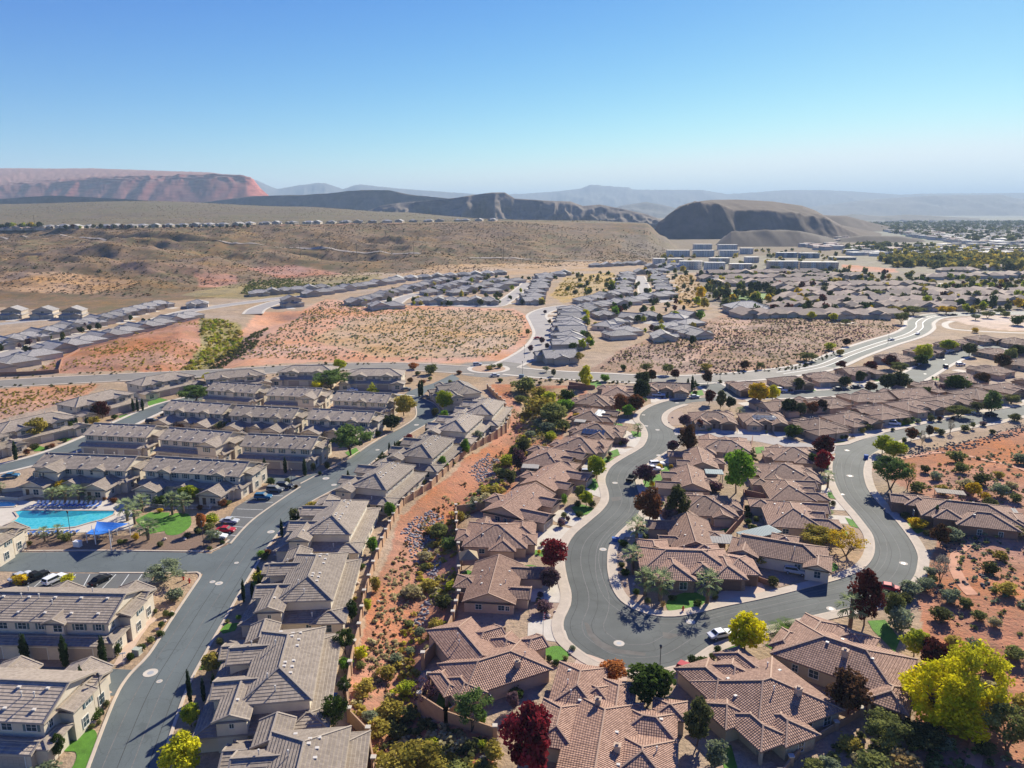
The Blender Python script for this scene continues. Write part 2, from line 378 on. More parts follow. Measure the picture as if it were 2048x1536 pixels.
ZONES = [  # (pixel outline, base colour, speckle of dry brush 0..1)
 ([(-900, 402), (1330, 402), (1345, 520), (1300, 525), (1000, 532), (900, 548), (740, 545), (560, 560), (470, 592), (330, 602), (200, 628), (0, 614), (-900, 660)], (0.265, 0.146, 0.072), 0.75),
 ([(-900, 395), (1330, 395), (1300, 447), (1000, 442), (600, 449), (300, 455), (0, 460), (-900, 465)], (0.18, 0.128, 0.076), 0.9),
 ([(-50, 540), (120, 545), (280, 562), (260, 575), (180, 588), (-50, 580)], (0.52, 0.30, 0.15), 0.35),
 ([(200, 520), (420, 530), (540, 540), (400, 548), (250, 540)], (0.27, 0.15, 0.10), 0.55),
 ([(385, 545), (470, 548), (472, 572), (400, 576)], (0.47, 0.22, 0.14), 0.25),
 ([(490, 536), (590, 530), (690, 548), (560, 556)], (0.46, 0.21, 0.14), 0.3),
 ([(360, 590), (480, 565), (760, 548), (760, 575), (600, 592), (500, 600)], (0.36, 0.27, 0.12), 0.45),
 ([(800, 548), (880, 530), (1100, 525), (1240, 520), (1220, 540), (900, 556)], (0.50, 0.32, 0.18), 0.3),
 ([(60, 748), (170, 688), (400, 632), (440, 660), (490, 700), (330, 738)], (0.46, 0.20, 0.115), 0.3),
 ([(400, 635), (480, 645), (500, 690), (400, 728), (350, 740), (400, 690)], (0.36, 0.29, 0.10), 0.55),
 ([(390, 735), (470, 690), (510, 625), (600, 622), (650, 598), (800, 610), (1030, 618), (1070, 640), (1055, 685), (1005, 722), (900, 726), (640, 724)], (0.60, 0.31, 0.19), 0.14),
 ([(620, 680), (700, 640), (830, 620), (1020, 622), (1050, 650), (1030, 690), (960, 715), (760, 716)], (0.56, 0.35, 0.20), 0.3),
 ([(-50, 780), (200, 768), (180, 790), (100, 812), (-50, 850)], (0.52, 0.255, 0.145), 0.25),
 ([(1170, 745), (1240, 700), (1370, 650), (1450, 630), (1790, 635), (1800, 660), (1700, 690), (1600, 738), (1420, 748)], (0.45, 0.265, 0.18), 0.45),
 ([(1400, 690), (1440, 640), (1520, 632), (1430, 700), (1340, 735)], (0.52, 0.32, 0.22), 0.15),
 ([(1890, 640), (1960, 630), (2300, 628), (2300, 668), (2000, 660)], (0.62, 0.47, 0.36), 0.08),
 ([(1101, 592), (1129, 552), (1229, 545), (1219, 585), (1164, 595), (1129, 608)], (0.52, 0.34, 0.13), 0.35),
 ([(1330, 590), (1349, 557), (1381, 545), (1399, 560), (1420, 620), (1380, 620)], (0.50, 0.31, 0.14), 0.35),
 ([(1400, 545), (2400, 545), (2400, 628), (1480, 632), (1400, 600)], (0.27, 0.215, 0.16), 0.35),
 ([(1320, 545), (1320, 505), (1500, 490), (1800, 480), (2600, 478), (2600, 545)], (0.30, 0.26, 0.19), 0.4),
 ([(1300, 428), (2700, 428), (2700, 485), (1700, 485), (1500, 470)], (0.22, 0.23, 0.19), 0.5),
 ([(1250, 470), (1720, 466), (1720, 512), (1500, 512), (1310, 520), (1240, 500)], (0.21, 0.15, 0.105), 0.5),
 ([(1683, 528), (1790, 538), (1800, 545), (1690, 542)], (0.50, 0.24, 0.15), 0.1),
 ([(1455, 586), (1510, 583), (1548, 590), (1530, 599), (1470, 602)], (0.10, 0.19, 0.035), 0.1),
 ([(1800, 468), (1900, 468), (1915, 477), (1830, 478)], (0.10, 0.22, 0.06), 0.05),
 ([(1740, 935), (1850, 905), (2100, 840), (2600, 800), (2700, 1900), (1700, 1900), (1850, 1330), (1840, 1200), (1870, 1090), (1830, 990)], (0.47, 0.19, 0.10), 0.28),
 ([(985, 770), (1180, 770), (1110, 900), (990, 1010), (915, 1030), (912, 1240), (840, 1330), (840, 1420), (990, 1480), (1010, 1800), (750, 1800), (690, 1400), (712, 1280), (800, 1030), (1015, 850)], (0.47, 0.19, 0.10), 0.3),
 ([(1020, 775), (1160, 775), (1120, 870), (1060, 880), (1040, 820)], (0.46, 0.30, 0.15), 0.5),
]
def build_ground():
    cols = np.arange(-900, 2960, 6.0); av = (cols - 1024) / F
    ys = [26.0]
    while ys[-1] < 30000: ys.append(ys[-1] * (1.0075 if ys[-1] < 2500 else 1.03))
    ys = np.array(ys); X = ys[:, None] * av[None, :]; Y = np.repeat(ys[:, None], len(av), 1)
    Z = zfun(X.ravel(), Y.ravel()).reshape(X.shape)
    px, py = to_px(X, Y, Z * 0.0 + np.where(Y > 480, Z, 0))
    jit = 3 + 900 / np.maximum(Y, 60)
    qx = px + (fbm(X / 14, Y / 14, 3, 77) - 0.45) * 3 * jit; qy = py + (fbm(X / 14 + 50, Y / 14, 3, 78) - 0.45) * 0.8 * jit
    C = np.zeros(X.shape + (4,)); C[...] = (0.43, 0.305, 0.205, 0.25)
    for poly, c, s in ZONES:
        m = in_poly(qx, qy, poly); C[m] = tuple(c) + (s,)
    nr, nc = X.shape; V = np.stack([X, Y, Z], -1).reshape(-1, 3)
    i = (np.arange(nr - 1)[:, None] * nc + np.arange(nc - 1)[None, :]).ravel()
    Fc = np.stack([i, i + 1, i + nc + 1, i + nc], -1)
    m = bpy.data.materials.new('desert ground'); m.use_nodes = True; nt = m.node_tree; N = nt.nodes; L = nt.links
    b = N['Principled BSDF']; b.inputs['Roughness'].default_value = 0.95; b.inputs['Specular IOR Level'].default_value = 0.1
    at = N.new('ShaderNodeAttribute'); at.attribute_name = 'zone'
    geo = N.new('ShaderNodeNewGeometry')
    def noise(sc, det=5, rough=0.6):
        n = N.new('ShaderNodeTexNoise'); n.inputs['Scale'].default_value = sc; n.inputs['Detail'].default_value = det; n.inputs['Roughness'].default_value = rough
        L.new(geo.outputs['Position'], n.inputs['Vector']); return n.outputs[0]
    def rng(x, a, bb, c, d):
        n = N.new('ShaderNodeMapRange'); n.inputs[1].default_value = a; n.inputs[2].default_value = bb; n.inputs[3].default_value = c; n.inputs[4].default_value = d
        L.new(x, n.inputs[0]); return n.outputs[0]
    def mixc(f, a, bb, mode='MIX'):
        n = N.new('ShaderNodeMix'); n.data_type = 'RGBA'; n.blend_type = mode
        (L.new(f, n.inputs[0]) if not isinstance(f, (int, float)) else setattr(n.inputs[0], 'default_value', f))
        for k, v in ((6, a), (7, bb)):
            if isinstance(v, tuple): n.inputs[k].default_value = lin(v)
            else: L.new(v, n.inputs[k])
        return n.outputs[2]
    def mul(a, bb):
        n = N.new('ShaderNodeMath'); n.operation = 'MULTIPLY'; n.use_clamp = True
        for k, v in enumerate((a, bb)):
            if isinstance(v, (int, float)): n.inputs[k].default_value = v
            else: L.new(v, n.inputs[k])
        return n.outputs[0]
    big = noise(0.02, 5); midn = noise(0.16, 6, 0.65); fine = noise(1.1, 4, 0.7)
    hv = N.new('ShaderNodeHueSaturation'); L.new(at.outputs['Color'], hv.inputs['Color'])
    L.new(rng(midn, 0.3, 0.7, 0.78, 1.2), hv.inputs['Value']); L.new(rng(big, 0.35, 0.65, 0.8, 1.15), hv.inputs['Saturation'])
    c1 = hv.outputs[0]
    sp = mul(mul(rng(fine, 0.46, 0.58, 0, 1), rng(midn, 0.28, 0.6, 0.35, 1.2)), at.outputs['Alpha'])
    dry = mixc(rng(big, 0.4, 0.6, 0, 1), (0.17, 0.125, 0.085), (0.185, 0.165, 0.075))
    c2 = mixc(sp, c1, dry)
    fine2 = noise(0.45, 5, 0.7)
    c3 = mixc(mul(mul(rng(fine2, 0.50, 0.6, 0, 0.9), at.outputs['Alpha']), 1.0), c2, (0.13, 0.10, 0.065))
    mid2 = noise(0.055, 8, 0.72)
    c3 = mixc(mul(mul(rng(mid2, 0.47, 0.56, 0, 0.85), at.outputs['Alpha']), 1.0), c3, mixc(rng(noise(0.006, 3), 0.4, 0.6, 0, 1), (0.115, 0.085, 0.06), (0.12, 0.115, 0.05)))
    L.new(c3, b.inputs['Base Color'])
    bp = N.new('ShaderNodeBump'); bp.inputs['Strength'].default_value = 0.7; bp.inputs['Distance'].default_value = 0.5
    L.new(fine, bp.inputs['Height']); L.new(bp.outputs[0], b.inputs['Normal'])
    me = np_mesh('ground', V, Fc, [m], smooth=True)
    a = me.attributes.new('zone', 'FLOAT_COLOR', 'POINT'); a.data.foreach_set('color', C.reshape(-1).astype(np.float32))
    return struct(obj('ground', me))
build_ground()

# ------------------------------------------------------------------ far mesas, ridges and mountains (each at its own distance)
def rock_mat(name, ca, cb, band=0.0, cc=None):
    m = bpy.data.materials.new(name); m.use_nodes = True; nt = m.node_tree; N = nt.nodes; L = nt.links
    b = N['Principled BSDF']; b.inputs['Roughness'].default_value = 0.95; b.inputs['Specular IOR Level'].default_value = 0.05
    geo = N.new('ShaderNodeNewGeometry'); n1 = N.new('ShaderNodeTexNoise'); n1.inputs['Scale'].default_value = 0.012; n1.inputs['Detail'].default_value = 9; n1.inputs['Roughness'].default_value = 0.7
    mp = N.new('ShaderNodeMapping'); mp.inputs['Scale'].default_value = (1, 1, 1 + band * 6)
    L.new(geo.outputs['Position'], mp.inputs[0]); L.new(mp.outputs[0], n1.inputs['Vector'])
    r = N.new('ShaderNodeMapRange'); r.inputs[1].default_value = 0.35; r.inputs[2].default_value = 0.65; L.new(n1.outputs[0], r.inputs[0])
    mx = N.new('ShaderNodeMix'); mx.data_type = 'RGBA'; mx.inputs[6].default_value = lin(ca); mx.inputs[7].default_value = lin(cb); L.new(r.outputs[0], mx.inputs[0])
    out = mx.outputs[2]
    if cc:                                          # flat tops carry scrub
        s = N.new('ShaderNodeSeparateXYZ'); L.new(geo.outputs['Normal'], s.inputs[0])
        r2 = N.new('ShaderNodeMapRange'); r2.inputs[1].default_value = 0.86; r2.inputs[2].default_value = 0.97; L.new(s.outputs[2], r2.inputs[0])
        m2 = N.new('ShaderNodeMix'); m2.data_type = 'RGBA'; L.new(r2.outputs[0], m2.inputs[0]); L.new(out, m2.inputs[6]); m2.inputs[7].default_value = lin(cc); out = m2.outputs[2]
    L.new(out, b.inputs['Base Color']); return m
def mountain(name, rows, x0, x1, m, gully=0.0, lam=120, rough=6.0, sub=14, back=600, seed=1, step=3.0):
    """lofted between traced lines, each line at its own distance; gullies cut across the slope"""
    pxs = np.arange(x0, x1 + 0.1, step); g = []
    for k in range(len(rows)):
        D, pts = rows[k]; xs, ys = zip(*pts)
        if ys[0] is None: el = np.full(pxs.shape, -12.0)
        else: el = CAMH - D * (( SP + (np.interp(pxs, xs, ys) - 768) / F * CP) / (CP - (np.interp(pxs, xs, ys) - 768) / F * SP))
        g.append((D, np.maximum(el, -12)))
    X, Y, Z = [], [], []; av = (pxs - 1024) / F / 1.02
    for k in range(len(g) - 1):
        for j in range(sub + (1 if k == len(g) - 2 else 0)):
            t = j / sub; D = g[k][0] * (1 - t) + g[k + 1][0] * t; el = g[k][1] * (1 - t) + g[k + 1][1] * t
            x = av * D; u = (k + t) / (len(g) - 1)
            env = math.sin(math.pi * min(1, u * 1.0)) if len(g) == 2 else min(1, u * 4) * (1 if k < len(g) - 2 else (1 - t))
            gl = (ridged(x / lam + 0.35 * (fbm(x / lam * 2, np.full_like(x, D / lam), 2, seed + 5)), np.full_like(x, u * 1.2 + seed), 4, seed) - 0.55)
            rr = (fbm(x / 40, np.full_like(x, D / 30), 4, seed + 9) - 0.47)
            X.append(x); Y.append(np.full_like(x, D) - gl * gully * 1.5 * env); Z.append(el + gl * gully * env * np.clip((el + 12) / 40, 0, 1) + rr * rough * min(1, u * 4) * (0.4 if u > 0.98 else 1))
    D = g[-1][0] + back; X.append(av * D); Y.append(np.full_like(av, D)); Z.append(np.full_like(av, -15.0))
    X, Y, Z = map(np.array, (X, Y, Z)); Z[:, 0] = -14; Z[:, -1] = -14
    nr, nc = X.shape; i = (np.arange(nr - 1)[:, None] * nc + np.arange(nc - 1)[None, :]).ravel()
    me = np_mesh(name, np.stack([X, Y, Z], -1).reshape(-1, 3), np.stack([i, i + 1, i + nc + 1, i + nc], -1), [m])
    return struct(obj(name, me))
def flat(y=None): return [(0, None), (1, None)]
RM = rock_mat('red cliff rock', (0.25, 0.07, 0.06), (0.50, 0.18, 0.14), 1.0, (0.30, 0.17, 0.14))
DK = rock_mat('dark lava scree', (0.085, 0.075, 0.072), (0.19, 0.155, 0.135), 0.0, (0.115, 0.092, 0.075))
RG = rock_mat('gullied badland', (0.13, 0.11, 0.10), (0.28, 0.225, 0.18), 0.3)
BT = rock_mat('butte scree', (0.11, 0.083, 0.068), (0.21, 0.155, 0.12), 0.0, (0.125, 0.092, 0.072))
BL = rock_mat('far mountain rock', (0.12, 0.12, 0.11), (0.20, 0.18, 0.16))
mountain('red_mesa', [(4500, flat()), (5050, [(-900, 372), (0, 373), (200, 368), (350, 364), (430, 362), (500, 366), (522, 378), (545, 396)]),
   (5130, [(-900, 364), (0, 365), (150, 359), (300, 353), (400, 349), (490, 352), (510, 357), (524, 375), (545, 395)]),
   (6600, [(-900, 335), (0, 336), (110, 337), (200, 336.5), (430, 345), (500, 353), (515, 358), (530, 381), (548, 395)])], -900, 560, RM, 48, 330, 12, 14, 900, 3, 2.5)
mountain('dark_ridge', [(3080, flat()), (3150, [(-900, 396), (0, 399), (60, 394), (110, 391), (180, 394), (260, 398), (330, 403), (420, 415)])], -900, 430, DK, 16, 90, 5, 14, 400, 11)
mountain('dark_ridge', [(3730, flat()), (3900, [(380, 408), (430, 402), (512, 392), (600, 390), (660, 387), (700, 382), (735, 380), (780, 380), (820, 389), (880, 395), (960, 405), (1010, 425)])], 370, 1020, DK, 34, 120, 8, 18, 500, 17)
mountain('gullied_ridge', [(2820, flat()), (3000, [(730, 424), (760, 412), (800, 406), (860, 401), (910, 396), (940, 391), (985, 385), (1010, 385), (1030, 397), (1090, 401), (1140, 403), (1165, 412), (1200, 409), (1240, 417), (1290, 428), (1315, 437), (1345, 447)])], 730, 1350, RG, 60, 105, 6, 22, 500, 23, 2)
mountain('butte', [(2005, flat()), (2130, [(1290, 500), (1316, 445), (1340, 426), (1360, 413), (1385, 406), (1420, 407), (1470, 420), (1560, 426), (1620, 430), (1645, 434), (1670, 452), (1720, 470), (1800, 480)]),
   (2450, [(1290, 500), (1330, 434), (1355, 413), (1385, 404), (1420, 400), (1470, 399), (1540, 403), (1600, 411), (1625, 420), (1640, 428), (1680, 450), (1760, 466), (1800, 478)])], 1290, 1800, BT, 14, 70, 5, 16, 500, 31, 2)
mountain('hill', [(1560, flat()), (1690, [(1420, 500), (1445, 478), (1462, 464), (1500, 461), (1560, 461), (1600, 464), (1640, 474), (1680, 490)]), (1900, [(1420, 500), (1450, 472), (1500, 462), (1560, 460), (1600, 462), (1640, 470), (1680, 480)])], 1420, 1690, DK, 8, 60, 2, 10, 150, 37, 2)
mountain('hill', [(1750, flat()), (1850, [(1640, 490), (1680, 478), (1730, 472), (1800, 474), (1845, 481), (1890, 492)]), (2100, [(1640, 480), (1730, 471), (1800, 472), (1850, 478), (1890, 488)])], 1640, 1890, DK, 6, 60, 2, 8, 150, 41, 2)
mountain('hill', [(2600, flat()), (2900, [(1640, 430), (1690, 432), (1740, 445), (1800, 458), (1850, 462)])], 1640, 1860, BT, 14, 90, 4, 10, 300, 43, 3)
mountain('far_mountain', [(12000, flat()), (14000, [(480, 372), (500, 363), (520, 360), (545, 372), (560, 378), (600, 371), (640, 366), (655, 366), (690, 378), (715, 370), (725, 369), (800, 377), (950, 388), (1000, 400), (1060, 425)])], 480, 1070, BL, 130, 700, 40, 14, 1500, 51)
mountain('far_mountain', [(13000, flat()), (16500, [(880, 420), (960, 396), (1020, 388), (1050, 387), (1110, 383), (1160, 377), (1180, 369), (1200, 371), (1255, 375), (1262, 379), (1400, 380), (1450, 388), (1500, 385), (1560, 380), (1640, 380), (1700, 383), (1790, 389), (1850, 387), (2000, 386), (2100, 384), (2900, 378)])], 880, 2900, BL, 160, 900, 50, 16, 1500, 57)
mountain('far_mountain', [(9500, flat()), (11500, [(1560, 425), (1640, 410), (1720, 400), (1850, 391), (1990, 389), (2020, 396), (2100, 404), (2900, 400)])], 1560, 2900, BL, 110, 600, 30, 14, 1500, 61)
mountain('far_mountain', [(7000, flat()), (7800, [(1200, 430), (1240, 411), (1290, 404), (1330, 411), (1380, 424), (1420, 432)])], 1200, 1420, BL, 60, 350, 15, 10, 900, 63)
mountain('hill', [(5200, flat()), (5600, [(1640, 437), (1700, 428), (1760, 432), (1810, 429), (1850, 431), (1960, 437)])], 1640, 1960, BL, 20, 200, 8, 8, 500, 67)

# ------------------------------------------------------------------ air: even haze round everything
hm = bpy.data.materials.new('haze air'); hm.use_nodes = True; nt = hm.node_tree; nt.nodes.clear()
pv = nt.nodes.new('ShaderNodeVolumePrincipled'); pv.inputs['Color'].default_value = (0.60, 0.80, 1.0, 1); pv.inputs['Density'].default_value = HAZE
pv.inputs['Anisotropy'].default_value = 0.0
ou = nt.nodes.new('ShaderNodeOutputMaterial'); nt.links.new(pv.outputs[0], ou.inputs['Volume'])
hb = MB(); hb.box(-43000, 43000, -1500, 34000, -18, 760)
struct(hb.build('haze', hm), 'stuff')
# ------------------------------------------------------------------ roads, kerbs, pavements, driveways, lawns
def asphalt(name, c, wear=0.25, scale=0.25):
    if name in MATS: return MATS[name]
    m = bpy.data.materials.new(name); m.use_nodes = True; nt = m.node_tree; N = nt.nodes; L = nt.links
    b = N['Principled BSDF']; b.inputs['Roughness'].default_value = 0.85; b.inputs['Specular IOR Level'].default_value = 0.25
    geo = N.new('ShaderNodeNewGeometry')
    def noise(sc, det=6, rough=0.6, dist=0.0):
        n = N.new('ShaderNodeTexNoise'); n.inputs['Scale'].default_value = sc; n.inputs['Detail'].default_value = det; n.inputs['Roughness'].default_value = rough; n.inputs['Distortion'].default_value = dist
        L.new(geo.outputs['Position'], n.inputs['Vector']); return n.outputs[0]
    def mixf(f, a, bb):
        n = N.new('ShaderNodeMix'); n.data_type = 'RGBA'; L.new(f, n.inputs[0])
        for k, v in ((6, a), (7, bb)):
            if isinstance(v, tuple): n.inputs[k].default_value = lin(v)
            else: L.new(v, n.inputs[k])
        return n.outputs[2]
    def rng(x, a, bb, c0, d):
        n = N.new('ShaderNodeMapRange'); n.inputs[1].default_value = a; n.inputs[2].default_value = bb; n.inputs[3].default_value = c0; n.inputs[4].default_value = d
        L.new(x, n.inputs[0]); return n.outputs[0]
    base = mixf(rng(noise(0.09, 6, 0.6), 0.35, 0.65, 0, 1), tuple(x * (1 - wear) for x in c), tuple(x * (1 + wear) for x in c))
    fine = mixf(rng(noise(3.5, 3, 0.8), 0.3, 0.7, 0, 0.35), base, tuple(x * 1.5 for x in c))
    cr = N.new('ShaderNodeTexVoronoi'); cr.feature = 'DISTANCE_TO_EDGE'; cr.inputs['Scale'].default_value = 0.16
    wv = N.new('ShaderNodeTexNoise'); wv.inputs['Scale'].default_value = 0.5; wv.inputs['Detail'].default_value = 4
    L.new(geo.outputs['Position'], wv.inputs['Vector'])
    va = N.new('ShaderNodeVectorMath'); va.operation = 'MULTIPLY_ADD'; va.inputs[1].default_value = (2.5, 2.5, 0)
    L.new(wv.outputs['Color'], va.inputs[0]); L.new(geo.outputs['Position'], va.inputs[2]); L.new(va.outputs[0], cr.inputs['Vector'])
    crack = mixf(rng(cr.outputs['Distance'], 0.003, 0.012, 0.28, 0), fine, tuple(x * 0.35 for x in c))
    L.new(crack, b.inputs['Base Color'])
    MATS[name] = m; return m
A_LEFT = asphalt('asphalt blue grey', (0.105, 0.122, 0.122), 0.18)
A_BROWN = asphalt('asphalt charcoal', (0.088, 0.094, 0.088), 0.28)
A_MAIN = asphalt('asphalt worn', (0.20, 0.18, 0.155), 0.15)
A_PALE = asphalt('asphalt pale', (0.30, 0.27, 0.25), 0.1)
M_KERB = mat('kerb concrete', (0.52, 0.43, 0.335), 0.9, 0.12, 0.4)
M_PAINT = mat('road paint', (0.72, 0.72, 0.68), 0.7, 0.1)
M_DUST = mat('road dust', (0.135, 0.125, 0.11), 0.95, 0.25, 0.4)
M_LAWN = mat('lawn', (0.075, 0.17, 0.02), 0.9, 0.35, 0.8, 0.6, 40, c2=(0.13, 0.23, 0.03))
M_LAWN2 = mat('bright turf', (0.09, 0.22, 0.02), 0.9, 0.25, 0.8, 0.6, 40)
M_DG = mat('driveway rose concrete', (0.52, 0.38, 0.29), 0.9, 0.1, 0.6)
M_GRAV = mat('gravel bed', (0.42, 0.27, 0.18), 0.95, 0.25, 2.5, 0.5, 8)
M_DIRT = mat('dirt track', (0.52, 0.26, 0.16), 0.95, 0.15, 0.6)
M_MUL = mat('dark mulch', (0.20, 0.13, 0.09), 0.95, 0.3, 2.5, 0.5, 8)

def road_poly(name, pts_px, m, z=0.02):
    mb = MB(); poly_sheet(mb, [P(*p) for p in pts_px], z); return struct(mb.build(name, m))
def densify(px, step=2.0): return px_line(px, step)
def road_between(name, left, right, m, z=0.02):
    L_ = densify(left); R_ = densify(right); mb = MB(); poly_sheet(mb, L_ + R_[::-1], z); return struct(mb.build(name, m))
def road_line(name, pts, wid, m, z=0.02, walk=None, kerb=True, wcol=None):
    c = px_line(pts, 3.0); A = offset(c, wid / 2); B = offset(c, -wid / 2); mb = MB(); ribbon(mb, B, A, z); o = struct(mb.build(name, m))
    if walk:
        mb = MB()
        for s in (1, -1): slab(mb, offset(c, s * (wid / 2)), offset(c, s * (wid / 2 + walk)), 0.0, 0.13)
        struct(mb.build('pavement', wcol or M_CONC2))
    return o
def pavement(line_px, side, wid, m=None, gap=0.0, kerb=0.45):
    c = px_line(line_px, 1.5); mb = MB(); slab(mb, offset(c, side * gap), offset(c, side * (gap + kerb)), 0, 0.14)
    if wid > kerb: slab(mb, offset(c, side * (gap + kerb)), offset(c, side * (gap + wid)), 0, 0.125, 1)
    return struct(mb.build('pavement', [M_KERB, m or M_CONC]))

# left community street
R1L = [(160, 1600), (180, 1536), (232, 1400), (262, 1350), (300, 1310), (345, 1240), (385, 1180), (400, 1158)]
R1L2 = [(425, 1104), (462, 1085), (512, 1033), (600, 972), (692, 922), (762, 877), (805, 855), (828, 838), (832, 822), (826, 806), (815, 795)]
R1R = [(300, 1600), (317, 1536), (370, 1382), (410, 1304), (450, 1234), (475, 1190), (532, 1097), (570, 1050), (612, 1010), (652, 987), (687, 968), (737, 930), (762, 910), (812, 872), (850, 850), (872, 838), (878, 822), (868, 808), (845, 797), (838, 790)]
mb = MB()
L_ = densify(R1L + [(420, 1120)] + R1L2); R_ = densify(R1R)
poly_sheet(mb, L_ + R_[::-1], 0.02); struct(mb.build('road', A_LEFT))
road_between('road', [(800, 800), (812, 786), (835, 776), (862, 768), (885, 758), (905, 748)], [(842, 800), (850, 786), (870, 776), (890, 770), (920, 758)], A_LEFT, 0.024)
road_between('road', [(-300, 1090), (0, 1104), (200, 1103), (400, 1106), (428, 1108)], [(-300, 1135), (0, 1143), (200, 1145), (370, 1146), (430, 1150)], A_LEFT, 0.028)
road_line('road', [(820, 797), (780, 793), (720, 788), (650, 786), (560, 797), (500, 798), (420, 805)], 7, A_LEFT, 0.03, 1.2)
road_line('road', [(-60, 950), (0, 938), (90, 915), (180, 880), (260, 842), (330, 812), (400, 795)], 8.5, A_LEFT, 0.032, 1.5)
road_poly('road', [(150, 1352), (182, 1336), (268, 1340), (235, 1392), (165, 1390)], A_LEFT, 0.034)          # garage lane beside the corner
road_poly('road', [(-120, 1325), (200, 1338), (200, 1362), (-120, 1345)], A_LEFT, 0.036)
road_line('road', [(460, 950), (520, 955), (600, 962), (650, 950)], 7, A_LEFT, 0.037)
road_line('road', [(140, 912), (250, 922), (330, 928), (420, 935)], 6.5, A_LEFT, 0.038)
road_line('road', [(500, 868), (580, 882), (700, 890)], 6, A_LEFT, 0.039)
# parking bays
mb = MB(); poly_sheet(mb, [P(*p) for p in [(432, 1086), (470, 1015), (520, 985), (566, 966), (600, 962), (602, 972), (512, 1034), (462, 1086)]], 0.04)
poly_sheet(mb, [P(*p) for p in [(25, 1146), (310, 1148), (290, 1185), (15, 1182)]], 0.042); struct(mb.build('parking_bay', asphalt('asphalt bay', (0.12, 0.12, 0.115), 0.12)))
mb = MB()
for a, b in [((446, 1068), (474, 1072)), ((452, 1051), (490, 1055)), ((463, 1033), (507, 1036)), ((474, 1018), (526, 1020)), ((490, 1004), (546, 1005)), ((508, 990), (566, 992)), ((530, 980), (585, 980)),
             ((62, 1180), (98, 1148)), ((90, 1182), (124, 1148)), ((122, 1182), (152, 1149)), ((162, 1182), (180, 1149)), ((200, 1182), (232, 1149)), ((236, 1180), (258, 1149)), ((262, 1180), (284, 1149))]:
    a = P(*a); b = P(*b); d = (b - a).normalized(); n = Vector((-d.y, d.x, 0)) * 0.07; mb.face([(p.x, p.y, 0.047) for p in (a - n, b - n, b + n, a + n)])
struct(mb.build('road_marking', M_PAINT))
pavement(R1L, 1, 0.5); pavement(R1R, -1, 0.5); pavement([(400, 1158), (403, 1150), (395, 1144), (370, 1145), (200, 1145)], 1, 0.45)
pavement([(-100, 1100), (0, 1103), (200, 1102), (400, 1104), (425, 1102), (445, 1092), (460, 1080)], 1, 0.5)
pavement([(602, 968), (692, 920), (762, 876), (805, 854), (830, 837), (834, 822), (828, 806), (812, 792)], 1, 0.5)
pavement([(462, 1088), (512, 1036), (602, 974)], 1, 0.45, kerb=0.4)
road_line('path', [(70, 1530), (110, 1475), (150, 1425), (195, 1385), (215, 1390)], 1.6, M_DG, 0.05)
road_line('path', [(238, 1330), (255, 1300), (290, 1250), (312, 1238)], 1.8, M_DG, 0.05)
# brown-roof street
R3O = [(1470, 788), (1404, 796), (1349, 800), (1311, 810), (1284, 825), (1279, 840), (1289, 852), (1296, 870), (1289, 890), (1274, 902), (1249, 916), (1224, 933), (1213, 950), (1211, 964), (1217, 985), (1217, 1003), (1204, 1022), (1179, 1044), (1149, 1070), (1134, 1096), (1130, 1125), (1135, 1157), (1143, 1187), (1141, 1212), (1130, 1235), (1127, 1252), (1132, 1272), (1141, 1284), (1164, 1303), (1199, 1324), (1249, 1337), (1299, 1339), (1349, 1332), (1386, 1314), (1414, 1295), (1449, 1280), (1536, 1252), (1646, 1227), (1720, 1211), (1770, 1197), (1806, 1178), (1828, 1152), (1835, 1125), (1834, 1108), (1822, 1083), (1798, 1050), (1773, 1022), (1756, 1006), (1736, 980), (1728, 957), (1727, 938), (1733, 920), (1750, 905), (1786, 887), (1811, 878), (1861, 868), (1911, 857), (1986, 845), (2048, 831), (2250, 795)]
R3I = [(1470, 800), (1400, 803), (1369, 808), (1344, 816), (1327, 827), (1323, 840), (1331, 852), (1352, 862), (1362, 872), (1350, 890), (1319, 912), (1289, 932), (1271, 955), (1274, 975), (1281, 995), (1281, 1012), (1276, 1028), (1261, 1043), (1231, 1072), (1217, 1096), (1214, 1125), (1216, 1150), (1224, 1177), (1241, 1202), (1274, 1222), (1311, 1232), (1349, 1234), (1399, 1226), (1449, 1214), (1536, 1196), (1636, 1171), (1686, 1157), (1723, 1141), (1743, 1121), (1750, 1098), (1746, 1072), (1731, 1050), (1711, 1025), (1686, 996), (1671, 967), (1665, 942), (1666, 922), (1671, 908), (1660, 896), (1672, 892), (1698, 889), (1711, 884), (1761, 868), (1811, 857), (1861, 846), (1936, 831), (2048, 811), (2250, 775)]
mb = MB(); poly_sheet(mb, densify(R3O) + densify(R3I)[::-1], 0.02); struct(mb.build('road', A_BROWN))
pavement(R3O[1:], -1, 2.3); pavement(R3I[2:8], 1, 2.2); pavement(R3I[8:42], 1, 2.2); pavement(R3I[44:], 1, 2.2)
road_poly('court', [(1345, 855), (1400, 862), (1520, 868), (1600, 885), (1672, 893), (1668, 908), (1600, 900), (1520, 884), (1420, 872), (1350, 870)], A_PALE, 0.026)
road_line('road', [(1410, 764), (1430, 776), (1470, 790), (1560, 790), (1650, 786), (1740, 778), (1800, 766), (1838, 748), (1873, 728), (1911, 711), (1965, 697), (2060, 690)], 11, A_BROWN, 0.024, 1.8)
mb = MB()
for ln, ds in ((densify(R3O[1:]), (1.2, 3.4, 5.2, 7.4)), (densify(R1R), (1.4, 3.6, 5.6, 7.6)), (densify(R3I[8:42]), (-1.1, -2.6))):
    for k, d in enumerate(ds): A_ = offset(ln, d); B_ = offset(ln, d + .10 + .05 * (k % 2)); ribbon(mb, A_, B_, .0225 + .0004 * k, k % 2)
